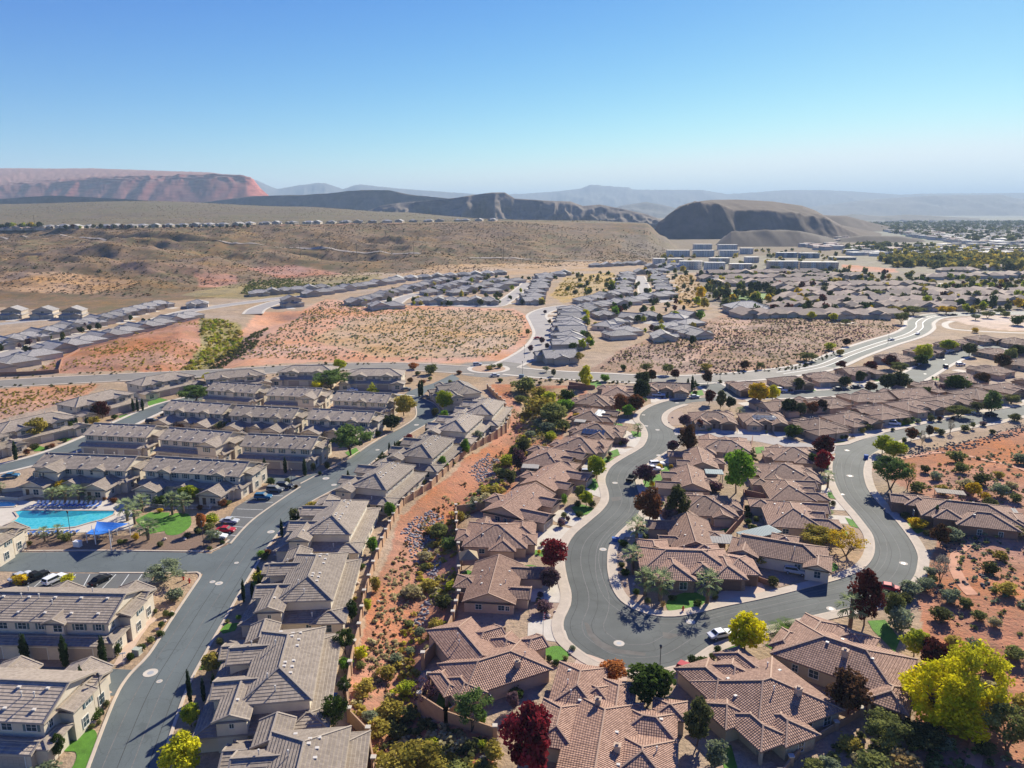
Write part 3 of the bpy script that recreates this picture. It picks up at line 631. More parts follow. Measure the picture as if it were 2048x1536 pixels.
struct(mb.build('road_seam', [mat('tar seam', (.05, .05, .05), .9, .3), mat('worn seam', (.15, .145, .135), .9, .3)]))
# patched, dusty places on the bulb of the street
mb = MB()
for pts in ([(1168, 1245), (1176, 1270), (1195, 1292), (1225, 1306), (1290, 1312), (1292, 1306), (1235, 1298), (1204, 1284), (1186, 1266), (1176, 1246)], [(1325, 1264), (1352, 1268), (1376, 1264), (1340, 1278), (1326, 1275)], [(1222, 995), (1243, 993), (1242, 1000), (1224, 1003)]):
    poly_sheet(mb, [P(*p) for p in pts], 0.024)
struct(mb.build('road_patch', M_DUST))
# arterial with roundabout
ART = [(-300, 790), (0, 768), (200, 757), (430, 746), (640, 735), (800, 733), (900, 738), (960, 742)]
road_line('road', ART, 15, A_MAIN, 0.022, 1.5, wcol=M_CONC)
ARTR = [(1020, 742), (1100, 749), (1200, 754), (1330, 760), (1450, 756), (1560, 746), (1640, 732), (1700, 708), (1760, 687), (1815, 670), (1838, 656), (1840, 644), (1860, 634), (1905, 629), (1980, 627), (2120, 625)]
road_line('road', ARTR, 15, A_MAIN, 0.022, 2.2)
for a, b in ((0.0, A_MAIN),):
    c = px_line(ARTR[5:], 3.0); mb = MB()
    for o in (2.0, -2.0): ribbon(mb, offset(c, o - 0.2), offset(c, o + 0.2), 0.03)
    struct(mb.build('road_marking', M_PAINT))
    c2 = px_line(ARTR[6:], 3.0); mb = MB()
    for o in (1, -1): ribbon(mb, offset(c2, o * 4.6 - 2.3), offset(c2, o * 4.6 + 2.3), 0.026)
    struct(mb.build('road_surface', A_BROWN))
def disc(cx, cy, r, z, m, name, n=40, inner=None):
    mb = MB(); c = P(cx, cy)
    if inner is None: mb.face([(c.x + r * math.cos(t), c.y + r * math.sin(t), z) for t in [2 * math.pi * k / n for k in range(n)]])
    else:
        for k in range(n):
            t0, t1 = 2 * math.pi * k / n, 2 * math.pi * (k + 1) / n
            mb.face([(c.x + rr * math.cos(t), c.y + rr * math.sin(t), z) for rr, t in ((inner, t0), (r, t0), (r, t1), (inner, t1))])
            mb.face([(c.x + r * math.cos(t), c.y + r * math.sin(t), zz) for t, zz in ((t0, 0), (t1, 0), (t1, z), (t0, z))])
    return struct(mb.build(name, m))
disc(985, 738, 19, 0.03, A_MAIN, 'roundabout_road'); disc(977, 738, 10.5, 0.15, M_CONC2, 'roundabout_kerb', 40, 8.2); disc(977, 738, 8.2, 0.2, M_GRAV, 'roundabout_island')
road_line('road', [(1010, 733), (1045, 715), (1075, 694), (1090, 668), (1080, 645), (1074, 630), (1100, 618), (1140, 612)], 12, A_PALE, 0.026, 2.0)
# other subdivision streets
road_line('road', [(-200, 770), (0, 712), (75, 690), (175, 670), (250, 656), (312, 640), (375, 623), (450, 611), (512, 603), (562, 596), (637, 589), (712, 573), (770, 560)], 11, A_PALE, 0.022, 2.0)
road_line('road', [(-200, 665), (0, 648), (100, 638), (175, 637), (215, 640)], 9, A_PALE, 0.024, 1.6)
road_line('road', [(505, 628), (515, 618), (545, 607), (575, 600)], 12, A_PALE, 0.026, 1.8)
road_line('road', [(775, 612), (790, 606), (806, 596), (835, 589), (880, 584), (905, 576), (925, 566), (940, 558)], 10, A_PALE, 0.024, 1.8)
road_line('road', [(820, 607), (900, 610), (985, 612), (1010, 602), (1028, 590), (1046, 575), (1056, 565)], 10, A_PALE, 0.026, 1.8)
road_line('road', [(1292, 604), (1290, 585), (1284, 565), (1278, 552)], 10, A_PALE, 0.024, 1.8)
road_line('road', [(1170, 603), (1230, 602), (1290, 606), (1340, 600)], 9, A_PALE, 0.026, 1.5)
road_line('road', [(1300, 648), (1318, 640), (1335, 640)], 12, A_PALE, 0.024, 1.8)
road_line('road', [(1880, 566), (1930, 573), (2060, 577), (2200, 578)], 9, M_CONC2, 0.024)
road_line('path', [(1905, 642), (1890, 648), (1905, 658), (1990, 664), (2080, 667)], 4, M_CONC2, 0.03)
road_line('path', [(1540, 636), (1620, 644), (1700, 647), (1710, 640), (1705, 632), (1760, 622)], 4, M_CONC, 0.03)
def dirt(pts, wid, z=0.5, m=None):
    """track draped on rising ground"""
    c = [G(*p) for p in pts]; c = smooth_line(c, 3.0); mb = MB(); A = offset(c, wid / 2); B = offset(c, -wid / 2)
    za = [zat(p.x, p.y) + z for p in A]; zb = [zat(p.x, p.y) + z for p in B]
    for i in range(len(c) - 1): mb.face([(B[i].x, B[i].y, zb[i]), (B[i + 1].x, B[i + 1].y, zb[i + 1]), (A[i + 1].x, A[i + 1].y, za[i + 1]), (A[i].x, A[i].y, za[i])])
    return struct(mb.build('dirt_track', m or M_DIRT))
dirt([(1940, 1085), (1912, 1110), (1910, 1140), (1930, 1175), (1945, 1190)], 2.2, 0.10)
dirt([(1990, 1420), (1970, 1450), (1955, 1490), (1945, 1540), (1940, 1600)], 2.0, 0.10)
dirt([(1800, 918), (1880, 905), (1970, 920), (2060, 945)], 1.8, 0.10)
dirt([(0, 474), (200, 478), (500, 487), (640, 497), (760, 503), (830, 507), (1000, 516), (1190, 522)], 5, 0.6, mat('hill road', (0.38, 0.31, 0.25)))
dirt([(560, 452), (800, 447), (1000, 443)], 6, 0.6, M_DIRT)

# driveways, lawns and beds
def sheets(name, polys, m, z):
    mb = MB()
    for i, p in enumerate(polys): poly_sheet(mb, smooth_poly(p) if len(p) > 5 else [P(*q) for q in p], z + 0.0007 * (i % 5))
    return struct(mb.build(name, m))
def smooth_poly(pts):
    w_ = [P(*p) for p in pts]; n = len(w_); out = []
    for i in range(n):
        p0, p1, p2, p3 = w_[i - 1], w_[i], w_[(i + 1) % n], w_[(i + 2) % n]
        for k in range(4):
            t = k / 4; out.append(0.5 * ((2 * p1) + (p2 - p0) * t + (2 * p0 - 5 * p1 + 4 * p2 - p3) * t * t + (3 * p1 - p0 - 3 * p2 + p3) * t ** 3))
    return out
sheets('driveway', [
 [(1056, 1246), (1104, 1238), (1131, 1262), (1140, 1288), (1055, 1276)],
 [(1060, 1186), (1070, 1170), (1126, 1182), (1126, 1206), (1062, 1204)],
 [(1072, 1075), (1080, 1058), (1138, 1066), (1142, 1078), (1120, 1092), (1070, 1100)],
 [(1105, 1040), (1118, 1020), (1160, 1030), (1182, 1036), (1160, 1052), (1140, 1052)],
 [(1170, 965), (1208, 978), (1214, 1000), (1172, 985)],
 [(1195, 890), (1250, 898), (1276, 894), (1262, 908), (1210, 902)],
 [(1225, 868), (1255, 862), (1286, 880), (1268, 895), (1220, 884)],
 [(1300, 792), (1318, 784), (1345, 792), (1330, 802), (1302, 806)],
 [(1590, 1130), (1612, 1124), (1654, 1160), (1632, 1166), (1590, 1140)],
 [(1660, 1008), (1690, 1010), (1700, 1022), (1662, 1020)], [(1640, 1000), (1676, 1000), (1680, 1012), (1642, 1012)],
 [(1300, 940), (1312, 928), (1330, 938), (1296, 950)], [(1395, 860), (1440, 850), (1470, 856), (1460, 868)], [(1476, 858), (1530, 860), (1545, 872), (1475, 868)],
 [(1700, 862), (1740, 856), (1768, 868), (1716, 882)], [(1690, 858), (1706, 870), (1690, 884), (1672, 878)], [(1770, 850), (1800, 840), (1815, 852), (1790, 860)], [(1840, 835), (1880, 828), (1885, 842), (1850, 848)], [(1930, 820), (1965, 812), (1975, 825), (1940, 830)],
 [(1560, 772), (1585, 770), (1588, 785), (1565, 786)], [(1620, 770), (1650, 768), (1660, 780), (1630, 782)], [(1700, 765), (1725, 762), (1740, 774), (1712, 776)],
 ], M_CONC2, 0.05)
sheets('driveway', [[(1116, 1360), (1150, 1325), (1164, 1306), (1248, 1340), (1246, 1378), (1225, 1385), (1150, 1362)], [(1350, 1340), (1385, 1318), (1398, 1330), (1376, 1365), (1356, 1362)],
  [(1435, 1190), (1470, 1172), (1500, 1150), (1520, 1160), (1526, 1192), (1445, 1206)], [(1770, 1022), (1790, 1005), (1826, 1012), (1832, 1022), (1800, 1026), (1788, 1030)], [(1540, 1260), (1600, 1240), (1650, 1230), (1655, 1245), (1580, 1275)]], M_DG, 0.05)
sheets('lawn', [
 [(1090, 1300), (1110, 1292), (1136, 1298), (1138, 1312), (1120, 1322), (1098, 1318)], [(1037, 1138), (1060, 1130), (1080, 1138), (1082, 1160), (1068, 1170), (1050, 1150)],
 [(1335, 1202), (1370, 1185), (1400, 1188), (1412, 1200), (1390, 1218), (1340, 1222)], [(1610, 1140), (1640, 1122), (1668, 1126), (1676, 1138), (1655, 1146), (1625, 1150)],
 [(1142, 1015), (1160, 1008), (1188, 1016), (1180, 1028), (1155, 1032)], [(1170, 960), (1190, 957), (1198, 972), (1190, 982), (1170, 975)], [(1215, 905), (1235, 898), (1240, 910), (1222, 916)],
 [(1262, 862), (1282, 865), (1283, 874), (1266, 874)], [(1298, 955), (1320, 948), (1326, 962), (1305, 964)], [(1375, 852), (1392, 845), (1398, 853), (1382, 858)], [(1380, 784), (1404, 780), (1408, 790), (1384, 794)],
 [(920, 1150), (935, 1140), (950, 1145), (950, 1198), (920, 1200)], [(880, 1380), (910, 1375), (925, 1420), (890, 1440), (872, 1410)], [(1735, 1242), (1770, 1240), (1800, 1280), (1790, 1305), (1745, 1260)],
 [(1665, 886), (1690, 882), (1698, 888), (1672, 892)], [(1800, 848), (1828, 842), (1832, 850), (1805, 856)], [(1550, 1278), (1530, 1290), (1545, 1300), (1565, 1290)], [(1430, 1300), (1465, 1285), (1480, 1300), (1440, 1318)],
 [(1808, 1048), (1822, 1044), (1850, 1062), (1835, 1068)], [(1690, 1035), (1712, 1042), (1722, 1058), (1700, 1052)], [(1446, 1022), (1474, 1018), (1475, 1038), (1450, 1040)], [(1440, 1060), (1465, 1055), (1462, 1072), (1438, 1075)],
 [(1410, 1100), (1500, 1095), (1490, 1120), (1420, 1125)][:0] or [(1510, 895), (1528, 893), (1528, 905), (1512, 908)], [(1330, 1395), (1350, 1398), (1352, 1412), (1335, 1412)], [(1440, 1500), (1462, 1490), (1475, 1536), (1450, 1545)],
 [(1655, 985), (1668, 984), (1672, 998), (1656, 996)], [(1606, 775), (1625, 774), (1632, 782), (1612, 783)], [(1170, 765), (1200, 762), (1205, 774), (1178, 776)],
 [(115, 930), (60, 895), (82, 890), (96, 896)][:0] or [(62, 898), (76, 891), (94, 896), (88, 902), (70, 903)], [(112, 880), (128, 874), (144, 878), (132, 884)], [(236, 834), (252, 828), (262, 833), (246, 838)], [(288, 805), (320, 796), (336, 800), (300, 812)],
 [(128, 1500), (165, 1462), (194, 1468), (176, 1545), (135, 1560), (152, 1520), (150, 1504)], [(330, 1058), (340, 1030), (376, 1028), (382, 1050), (360, 1068), (335, 1070)], [(270, 1040), (300, 1025), (340, 1025), (330, 1062), (300, 1068)],
 [(440, 1262), (452, 1248), (478, 1246), (470, 1262), (446, 1268)], [(398, 1340), (410, 1322), (450, 1312), (458, 1326), (430, 1338)], [(600, 1045), (614, 1030), (622, 1038), (610, 1050)], [(686, 1040), (700, 1030), (716, 1032), (700, 1045)][:0] or [(500, 1170), (515, 1158), (524, 1160), (510, 1172)],
 [(690, 905), (712, 895), (720, 905), (700, 915)], [(700, 1530), (720, 1528), (735, 1545), (700, 1550)],
 ], M_LAWN2, 0.058)
sheets('playing_field', [[(1455, 588), (1480, 584), (1512, 584), (1548, 592), (1530, 600), (1470, 601)]], M_LAWN, 0.06)
sheets('gravel_bed', [[(1332, 836), (1345, 824), (1362, 822), (1372, 840), (1365, 850), (1340, 850)], [(1074, 1210), (1120, 1206), (1112, 1232), (1060, 1240), (1058, 1214)], [(1545, 1160), (1560, 1150), (1600, 1160), (1560, 1175)], [(1236, 1110), (1230, 1150), (1250, 1195), (1290, 1215), (1330, 1210), (1300, 1150), (1260, 1110)]], mat('brown gravel', (0.33, 0.23, 0.17), 0.95, 0.3, 2.5), 0.046)
sheets('planting_bed', [[(0, 1075), (150, 1075), (300, 1068), (400, 1060), (430, 1045), (455, 1080), (420, 1098), (200, 1100), (0, 1100)]], M_MUL, 0.045)
# manholes
mb = MB()
for x, y, r in [(1238, 1287, 1.0), (1381, 1244, 0.9), (1206, 1099, 0.85), (1230, 966, 0.8), (1315, 860, 0.8), (1292, 852, 0.8), (1287, 830, 0.7), (1354, 806, 0.8), (1318, 911, 0.9), (1694, 901, 0.9), (1700, 952, 1.0), (1685, 989, 0.7), (1807, 1127, 0.9), (1662, 1218, 0.9), (301, 1346, 1.2), (319, 1363, 0.5), (438, 1167, 0.8), (425, 1164, 0.6), (473, 1126, 0.5), (542, 1064, 0.9), (652, 957, 1.0), (668, 970, 0.8), (833, 850, 0.9), (1888, 719, 0.8), (1850, 748, 0.8), (755, 900, 0.7)]:
    c = P(x, y); n = 14
    mb.face([(c.x + r * math.cos(2 * math.pi * k / n), c.y + r * math.sin(2 * math.pi * k / n), 0.052) for k in range(n)])
    mb.face([(c.x + r * 0.45 * math.cos(2 * math.pi * k / n), c.y + r * 0.45 * math.sin(2 * math.pi * k / n), 0.056) for k in range(n)], 1)
struct(mb.build('manhole_cover', [M_CONC2, M_GREYM]))
# court line markings on driveway joints are left to the concrete noise; pool terrace
sheets('pool_terrace', [[(-200, 1030), (0, 998), (60, 1003), (110, 1000), (230, 1002), (262, 1020), (268, 1050), (230, 1062), (90, 1068), (-200, 1080)]], M_CONC2, 0.05)
# ------------------------------------------------------------------ houses
class Variant:
    """a building kind: parts in local coordinates (front = -y), shared by its copies"""
    def __init__(s): s.parts = []
    def part(s, name, me, parent=-1, loc=(0, 0, 0), rot=0.0, label=None):
        s.parts.append((name, me, parent, loc, rot, label)); return len(s.parts) - 1
_win = {}
def window_meshes(w_, h_, shut=False):
    k = (round(w_, 2), round(h_, 2), shut)
    if k not in _win:
        f = MB(); t = 0.09                       # frame round a recessed pane, facing -y
        f.box(-w_ / 2 - t, w_ / 2 + t, -0.07, 0.02, h_, h_ + t); f.box(-w_ / 2 - t, w_ / 2 + t, -0.10, 0.02, -t, 0)
        f.box(-w_ / 2 - t, -w_ / 2, -0.07, 0.02, 0, h_); f.box(w_ / 2, w_ / 2 + t, -0.07, 0.02, 0, h_)
        f.box(-0.025, 0.025, -0.05, 0.015, 0, h_)
        if h_ > 1.0: f.box(-w_ / 2, w_ / 2, -0.045, 0.014, h_ * .5 - .02, h_ * .5 + .02)
        p = MB(); p.box(-w_ / 2, w_ / 2, -0.025, 0.012, 0, h_)
        sh = None
        if shut:
            q = MB()
            q.box(-.2, .2, -0.06, 0.01, -0.05, h_ + 0.05)
            for j in range(6): q.box(-.16, .16, -0.075, -0.06, 0.05 + j * h_ / 6, 0.05 + j * h_ / 6 + h_ / 9)
            sh = q.mesh('shutter', [M_SHUT])
        _win[k] = (f.mesh('window', [M_FRAME]), p.mesh('pane', [M_GLASS]), sh)
    return _win[k]
def add_window(V, x, y, z, w_, h_, ang=0.0, shut=False):
    f, p, sh = window_meshes(w_, h_, shut)
    i = V.part('window', f, -1, (x, y, z), ang); V.part('pane', p, i)
    if sh: V.part('shutter', sh, i, (-w_ / 2 - .32, 0, 0)); V.part('shutter', sh, i, (w_ / 2 + .32, 0, 0))
_gar = {}
def add_garage(V, x, y, w_, h_, ang=0.0, m=None):
    m = m or M_GARAGE; k = (w_, h_, m.name)
    if k not in _gar:
        g = MB(); g.box(-w_ / 2, w_ / 2, -0.03, 0.03, 0, h_)
        for r in range(4):
            n = max(2, int(w_ / 0.8))
            for c in range(n):
                x0 = -w_ / 2 + w_ * c / n; g.box(x0 + 0.06, x0 + w_ / n - 0.06, -0.055, -0.03, r * h_ / 4 + 0.07, (r + 1) * h_ / 4 - 0.05)
        f = MB(); f.box(-w_ / 2 - .15, -w_ / 2, -.08, .03, 0, h_ + .15); f.box(w_ / 2, w_ / 2 + .15, -.08, .03, 0, h_ + .15); f.box(-w_ / 2, w_ / 2, -.08, .03, h_, h_ + .15)
        _gar[k] = (g.mesh('garage_door', [m]), f.mesh('door_frame', [M_FRAME if m is M_GARAGE else M_TRIMB]))
    i = V.part('garage_door', _gar[k][0], -1, (x, y, 0), ang); V.part('door_frame', _gar[k][1], i)
_dor = {}
def add_door(V, x, y, ang=0.0):
    if not _dor:
        d = MB(); d.box(-.5, .5, -.03, .02, 0, 2.15)
        for a in (-.38, .06):
            for b in (.2, 1.15): d.box(a, a + .32, -.05, -.03, b, b + .8)
        h = MB(); h.box(.36, .42, -.12, -.03, 0.95, 1.1)
        _dor['d'] = d.mesh('front_door', [M_DOOR]); _dor['h'] = h.mesh('handle', [M_GREYM])
    i = V.part('front_door', _dor['d'], -1, (x, y, 0), ang); V.part('handle', _dor['h'], i)

def wing_roof(rb, cb, wb, x0, x1, y0, y1, hp, kind='hh', axis='x', pitch=0.36, oh=0.55, th=0.2, cap=True):
    """one roof body over a wall rectangle; kind = end treatment low/high end of the ridge: h hip, g gable"""
    X0, X1, Y0, Y1 = x0 - oh, x1 + oh, y0 - oh, y1 + oh; ze = hp - oh * pitch + 0.1
    T = (lambda a, b, c: (a, b, c)) if axis == 'x' else (lambda a, b, c: (b, a, c))
    if axis == 'y': X0, X1, Y0, Y1 = Y0, Y1, X0, X1
    hw = (Y1 - Y0) / 2; ym = (Y0 + Y1) / 2; zr = ze + pitch * hw
    ra = X0 + (hw if kind[0] == 'h' else 0); rb_ = X1 - (hw if kind[1] == 'h' else 0)
    if ra > rb_:
        mid = (ra + rb_) / 2; zr = ze + pitch * (mid - X0) if kind == 'hh' else zr
        ra = rb_ = mid
    sl = math.hypot(1, pitch)
    A, B, C, D = (X0, Y0), (X1, Y0), (X1, Y1), (X0, Y1); R0, R1 = (ra, ym), (rb_, ym)
    def fc(pts, o, e):                                  # o eave origin, e along axis index
        q = [T(p[0], p[1], z) for p, z in pts]
        uv = []
        for p, z in pts:
            uu = p[0] if e == 0 else p[1]; vv = (z - ze) / pitch * sl; uv.append((uu, vv))
        if axis == 'y': q = q[::-1]; uv = uv[::-1]
        rb.face(q, 0, uv)
    fc([(A, ze), (B, ze), (R1, zr), (R0, zr)], A, 0); fc([(C, ze), (D, ze), (R0, zr), (R1, zr)], C, 0)
    def gable(e, out, xs):
        a, b = (D, A) if e == 0 else (B, C)
        q = [T(a[0], a[1], ze), T(b[0], b[1], ze), T(xs, ym, zr)]
        lo = [(p[0], p[1], p[2] - th) for p in q]
        for (i, j) in ((1, 2), (2, 0)): rb.face([lo[i], lo[j], q[j], q[i]], 1)
        ins = oh * out
        w1 = T(a[0] + ins, a[1], ze - th + 0.02); w2 = T(b[0] + ins, b[1], ze - th + 0.02); w3 = T(xs + ins, ym, zr - th + 0.02)
        m = 0.92
        wb.face([w1, w2, w3], 0)
    if kind[0] == 'h': fc([(D, ze), (A, ze), (R0, zr)], D, 1)
    else: gable(0, 1, X0)
    if kind[1] == 'h': fc([(B, ze), (C, ze), (R1, zr)], B, 1)
    else: gable(1, -1, X1)
    for (a, b, hip) in ((A, B, 1), (B, C, kind[1] == 'h'), (C, D, 1), (D, A, kind[0] == 'h')):
        if hip: rb.face([T(a[0], a[1], ze - th), T(b[0], b[1], ze - th), T(b[0], b[1], ze), T(a[0], a[1], ze)], 1)
    if kind == 'hh' or True:
        rb.face([T(p[0], p[1], ze - th) for p in (D, C, B, A)], 1)
    if cap:
        k = 0.27
        def cb_(p, z, q, w_): cb.bar(T(p[0], p[1], z + 0.03), T(q[0], q[1], w_ + 0.03), k, 0.13)
        if rb_ - ra > .3: cb_(R0, zr, R1, zr)
        if kind[0] == 'h': cb_(A, ze, R0, zr); cb_(D, ze, R0, zr)
        else: cb_((X0 + .12, Y0), ze, (X0 + .12, ym), zr); cb_((X0 + .12, Y1), ze, (X0 + .12, ym), zr)
        if kind[1] == 'h': cb_(B, ze, R1, zr); cb_(C, ze, R1, zr)
        else: cb_((X1 - .12, Y0), ze, (X1 - .12, ym), zr); cb_((X1 - .12, Y1), ze, (X1 - .12, ym), zr)
    return zr, ze, pitch, (T, ra, rb_, ym)

def make_building(wings, mats, extras=None, cap=True, foot=-0.6):
    """wings: (x0,x1,y0,y1,plate height,kind,axis[,pitch[,open]]) -> Variant with wall, roof(>ridge_cap)"""
    mw, mr, mt, mc = mats; V = Variant(); wb, rb, cb = MB(), MB(), MB(); posts = MB(); info = []
    for i, wg in enumerate(wings):
        x0, x1, y0, y1, hp, kind, axis = wg[:7]; pitch = wg[7] if len(wg) > 7 else 0.36; op = wg[8] if len(wg) > 8 else None
        e = 0.004 * i; hp2 = hp + 0.013 * i
        if op == 'patio':
            for (px_, py_) in ((x0 + .25, y0 + .25), (x1 - .25, y0 + .25), (x1 - .25, y1 - .25), (x0 + .25, y1 - .25)): posts.box(px_ - .22, px_ + .22, py_ - .22, py_ + .22, 0, hp2 - 0.12)
        else:
            wb.box(x0 + e, x1 - e, y0 + e, y1 - e, foot if op != 'upper' else 2.0, hp2, 0, bottom=False)
        info.append(wing_roof(rb, cb, wb, x0, x1, y0, y1, hp2, kind, axis, pitch, cap=cap))
    V.part('wall', wb.mesh('wall', [mw])); r = V.part('roof', rb.mesh('roof', [mr, mt]))
    if cap and cb.f: V.part('ridge_cap', cb.mesh('ridge_cap', [mc]), r)
    if posts.f: V.part('porch_post', posts.mesh('porch_post', [mw]))
    V.roof = r; V.info = info; V.wings = wings
    if extras: extras(V)
    return V
def roof_z(wg, x, y, i=0):
    """height of a wing's roof plane at a local point (hip ends included)"""
    x0, x1, y0, y1, hp, kind, axis = wg[:7]; pitch = wg[7] if len(wg) > 7 else 0.36; oh = .55
    d = min(y - y0 + oh, y1 - y + oh) if axis == 'x' else min(x - x0 + oh, x1 - x + oh)
    if axis == 'x':
        if kind[0] == 'h': d = min(d, x - x0 + oh)
        if kind[1] == 'h': d = min(d, x1 - x + oh)
    else:
        if kind[0] == 'h': d = min(d, y - y0 + oh)
        if kind[1] == 'h': d = min(d, y1 - y + oh)
    return hp + 0.013 * i - oh * pitch + .1 + pitch * max(d, 0)
_vp = []
def add_vents(V, pts, kind='pipe'):
    if not _vp:
        p = MB(); p.tube((0, 0, -.3), (0, 0, .75), .09, .09, 8); p.tube((0, 0, .75), (0, 0, .9), .16, .13, 8)
        q = MB(); q.box(-.26, .26, -.22, .22, -.12, .13); c = MB(); c.box(-.45, .45, -.4, .4, -.6, 1.0); c.box(-.55, .55, -.5, .5, 1.0, 1.15); c.box(-.2, .2, -.2, .2, 1.15, 1.4)
        _vp.extend([p.mesh('vent_pipe', [M_VENT]), q.mesh('roof_vent', [M_VENT]), c.mesh('chimney', [M_STUCCO2])])
    for (x, y, wi) in pts:
        z = roof_z(V.wings[wi], x, y, wi); k = {'pipe': 0, 'vent': 1, 'chimney': 2}[kind]
        V.part(['vent_pipe', 'roof_vent', 'chimney'][k], _vp[k], V.roof, (x, y, z))
def add_solar(V, wi, x0, x1, y0, y1, nx, ny):
    mb = MB(); wg = V.wings[wi]
    for i in range(nx):
        for j in range(ny):
            a0 = x0 + (x1 - x0) * i / nx + .06; a1 = x0 + (x1 - x0) * (i + 1) / nx - .06; b0 = y0 + (y1 - y0) * j / ny + .06; b1 = y0 + (y1 - y0) * (j + 1) / ny - .06
            mb.face([(a, b, roof_z(wg, a, b, wi) + .16) for a, b in ((a0, b0), (a1, b0), (a1, b1), (a0, b1))])
    V.part('solar_panel', mb.mesh('solar_panel', [M_SOLAR]), V.roof)

HOUSES = []; DRIVES = []
def place(V, name, x, y, rot, label, cat, group=None, z=0.0, mirror=False, mats=None, parts=True, sc=1.0):
    root = thing(name, (x, y, z), rot, label, cat, group)
    if mirror: root.scale = (-sc, sc, sc)
    elif sc != 1: root.scale = (sc, sc, sc)
    made = []
    for (n, me, par, loc, r, lab) in V.parts:
        o = bpy.data.objects.new(n, me); col.objects.link(o); o.parent = root if par < 0 else made[par]; o.location = loc
        if r: o.rotation_euler = (0, 0, r)
        if lab: o['label'] = lab
        if mats and n in mats:
            for si, m in mats[n].items(): o.material_slots[si].link = 'OBJECT'; o.material_slots[si].material = m
        made.append(o)
    HOUSES.append((x, y)); return root

# ---- two-storey town house blocks: long gable, garage skirt on the camera side, dormers, stepped end walls
def townhouse(length, gables=(0.5,), wing=None, garages=True, court=False, mats=None, solar=False):
    mats = mats or (M_STUCCO, M_FLAT, M_TRIM, M_CAPG); hl = length / 2
    wings = [(-hl, hl, -5.6, 5.6, 5.9, 'gg', 'x', 0.38)]
    wings.append((-hl + .3, hl - .3, -8.4, -5.4, 3.0, 'gg', 'x', 0.30))                    # garage / porch skirt
    for g in gables: wings.append((-hl + length * g - 1.6, -hl + length * g + 1.6, -6.3, -1.0, 5.95, 'gg', 'y', 0.42))
    if wing: a = wing; wings.append((a * (hl - 6.2) - 3.1 if a < 0 else hl - 6.3, a * (hl - 6.2) + 3.1 if a < 0 else hl + .06, -8.9, 2, 5.92, 'gg', 'y', 0.40))
    if court:
        for cx in (-hl + length * .18, hl - 4.2): wings.append((cx - 3.1, cx + 3.1, -13.2, -6.0, 3.05, 'gg', 'y', 0.42))
        wings.append((-2, 2.2, -10.2, -6, 3.0, 'gg', 'y', 0.40))
    else: wings.append((hl - 7.5, hl - 1.2, 4, 11.5, 3.0, 'gg', 'y', 0.40)); wings.append((-hl + 3, -hl + 9, 4, 11.0, 3.0, 'gg', 'y', 0.40))
    wings.append((hl - .8, hl + 2.0, -2.2, 2.6, 5.2, 'gg', 'y', 0.30)); wings.append((hl - .5, hl + 1.5, -7.5, -3.0, 3.1, 'hh', 'y', 0.3)); wings.append((hl - 1, hl + 1.3, 3.6, 7.4, 4.9, 'gg', 'x', 0.3))
    def ex(V):
        n = int(length / 3.4)
        for k in range(n):
            x = -hl + (k + .5) * length / n
            if wing and abs(x - wing * (hl - 3.2)) < 3.3: continue
            add_window(V, x, -5.6 if not any(abs(x - (-hl + length * g)) < 1.7 for g in gables) else -6.3, 4.15, 1.5 if k % 3 else 1.0, 1.25, 0, k % 3 != 1)
        if garages:
            m = max(2, int(length / 6.6))
            for k in range(m): add_garage(V, -hl + (k + .5) * length / m, -8.4, 4.9, 2.3)
        if wing: add_window(V, wing * (hl - 3.1), -8.9, 4.0, 1.3, 1.3, 0, True); add_window(V, wing * (hl - 3.1), -8.9, 0.8, 1.6, 1.5)
        if court:
            for cx in (-hl + length * .18, hl - 4.2): add_window(V, cx + .9, -13.2, 0.7, 1.5, 1.5); add_window(V, cx + 3.1, -10.2, 0.9, 1.1, 1.3, R(90)); add_door(V, cx - 1.6, -13.2)
        for (yy, zz, w_, h_) in ((-4.2, 3.9, .8, 1.2), (1.2, 3.7, 1.2, 1.3)): add_window(V, hl + (2.0 if yy > -2 else 0), yy, zz, w_, h_, R(90), yy > 0)
        for (xx, yy, zz) in ((1.5, -5.3, 0.9), (2.0, 0.2, 0.8), (1.3, 5.2, 0.9)): add_window(V, hl + xx, yy, zz, 1.3, 1.6, R(90))
        for yy in (-3.5, 3.5): add_window(V, -hl, yy, 3.9, 1.1, 1.3, R(-90), True); add_window(V, -hl, yy, .9, 1.3, 1.4, R(-90))
        for k in range(3): add_window(V, -hl + (k + .5) * length / 3, 5.6, 4.1, 1.3, 1.3, R(180))
        random.seed(int(length * 7)); 
        add_vents(V, [(random.uniform(-hl + 1, hl - 1), random.choice((-1.2, -2.4, 1.5)), 0) for _ in range(5)], 'pipe')
        add_vents(V, [(-hl + (k + .5) * length / 5, -1.0, 0) for k in range(5)] + [(-hl + (k + .5) * length / 5, -4.2, 0) for k in range(5)], 'vent')
        if solar: add_solar(V, 0, -hl + 3, hl - 4, -4.4, -1.6, 8, 2)
    return make_building(wings, mats, ex)
_vars = {}
def var(key, fn):
    if key not in _vars: _vars[key] = fn()
    return _vars[key]
GT = 'two-storey town house blocks of the left community'
def put_ridge(V, a, b, zr, label, name='townhouse_block', mirror=False, **k):
    """place a block so that its ridge runs along two pixels traced at ridge height"""
    p, q = P(a[0], a[1], zr), P(b[0], b[1], zr); m = (p + q) / 2; return place(V, name, m.x, m.y, math.atan2(q.y - p.y, q.x - p.x), label, 'town house', GT, mirror=mirror)
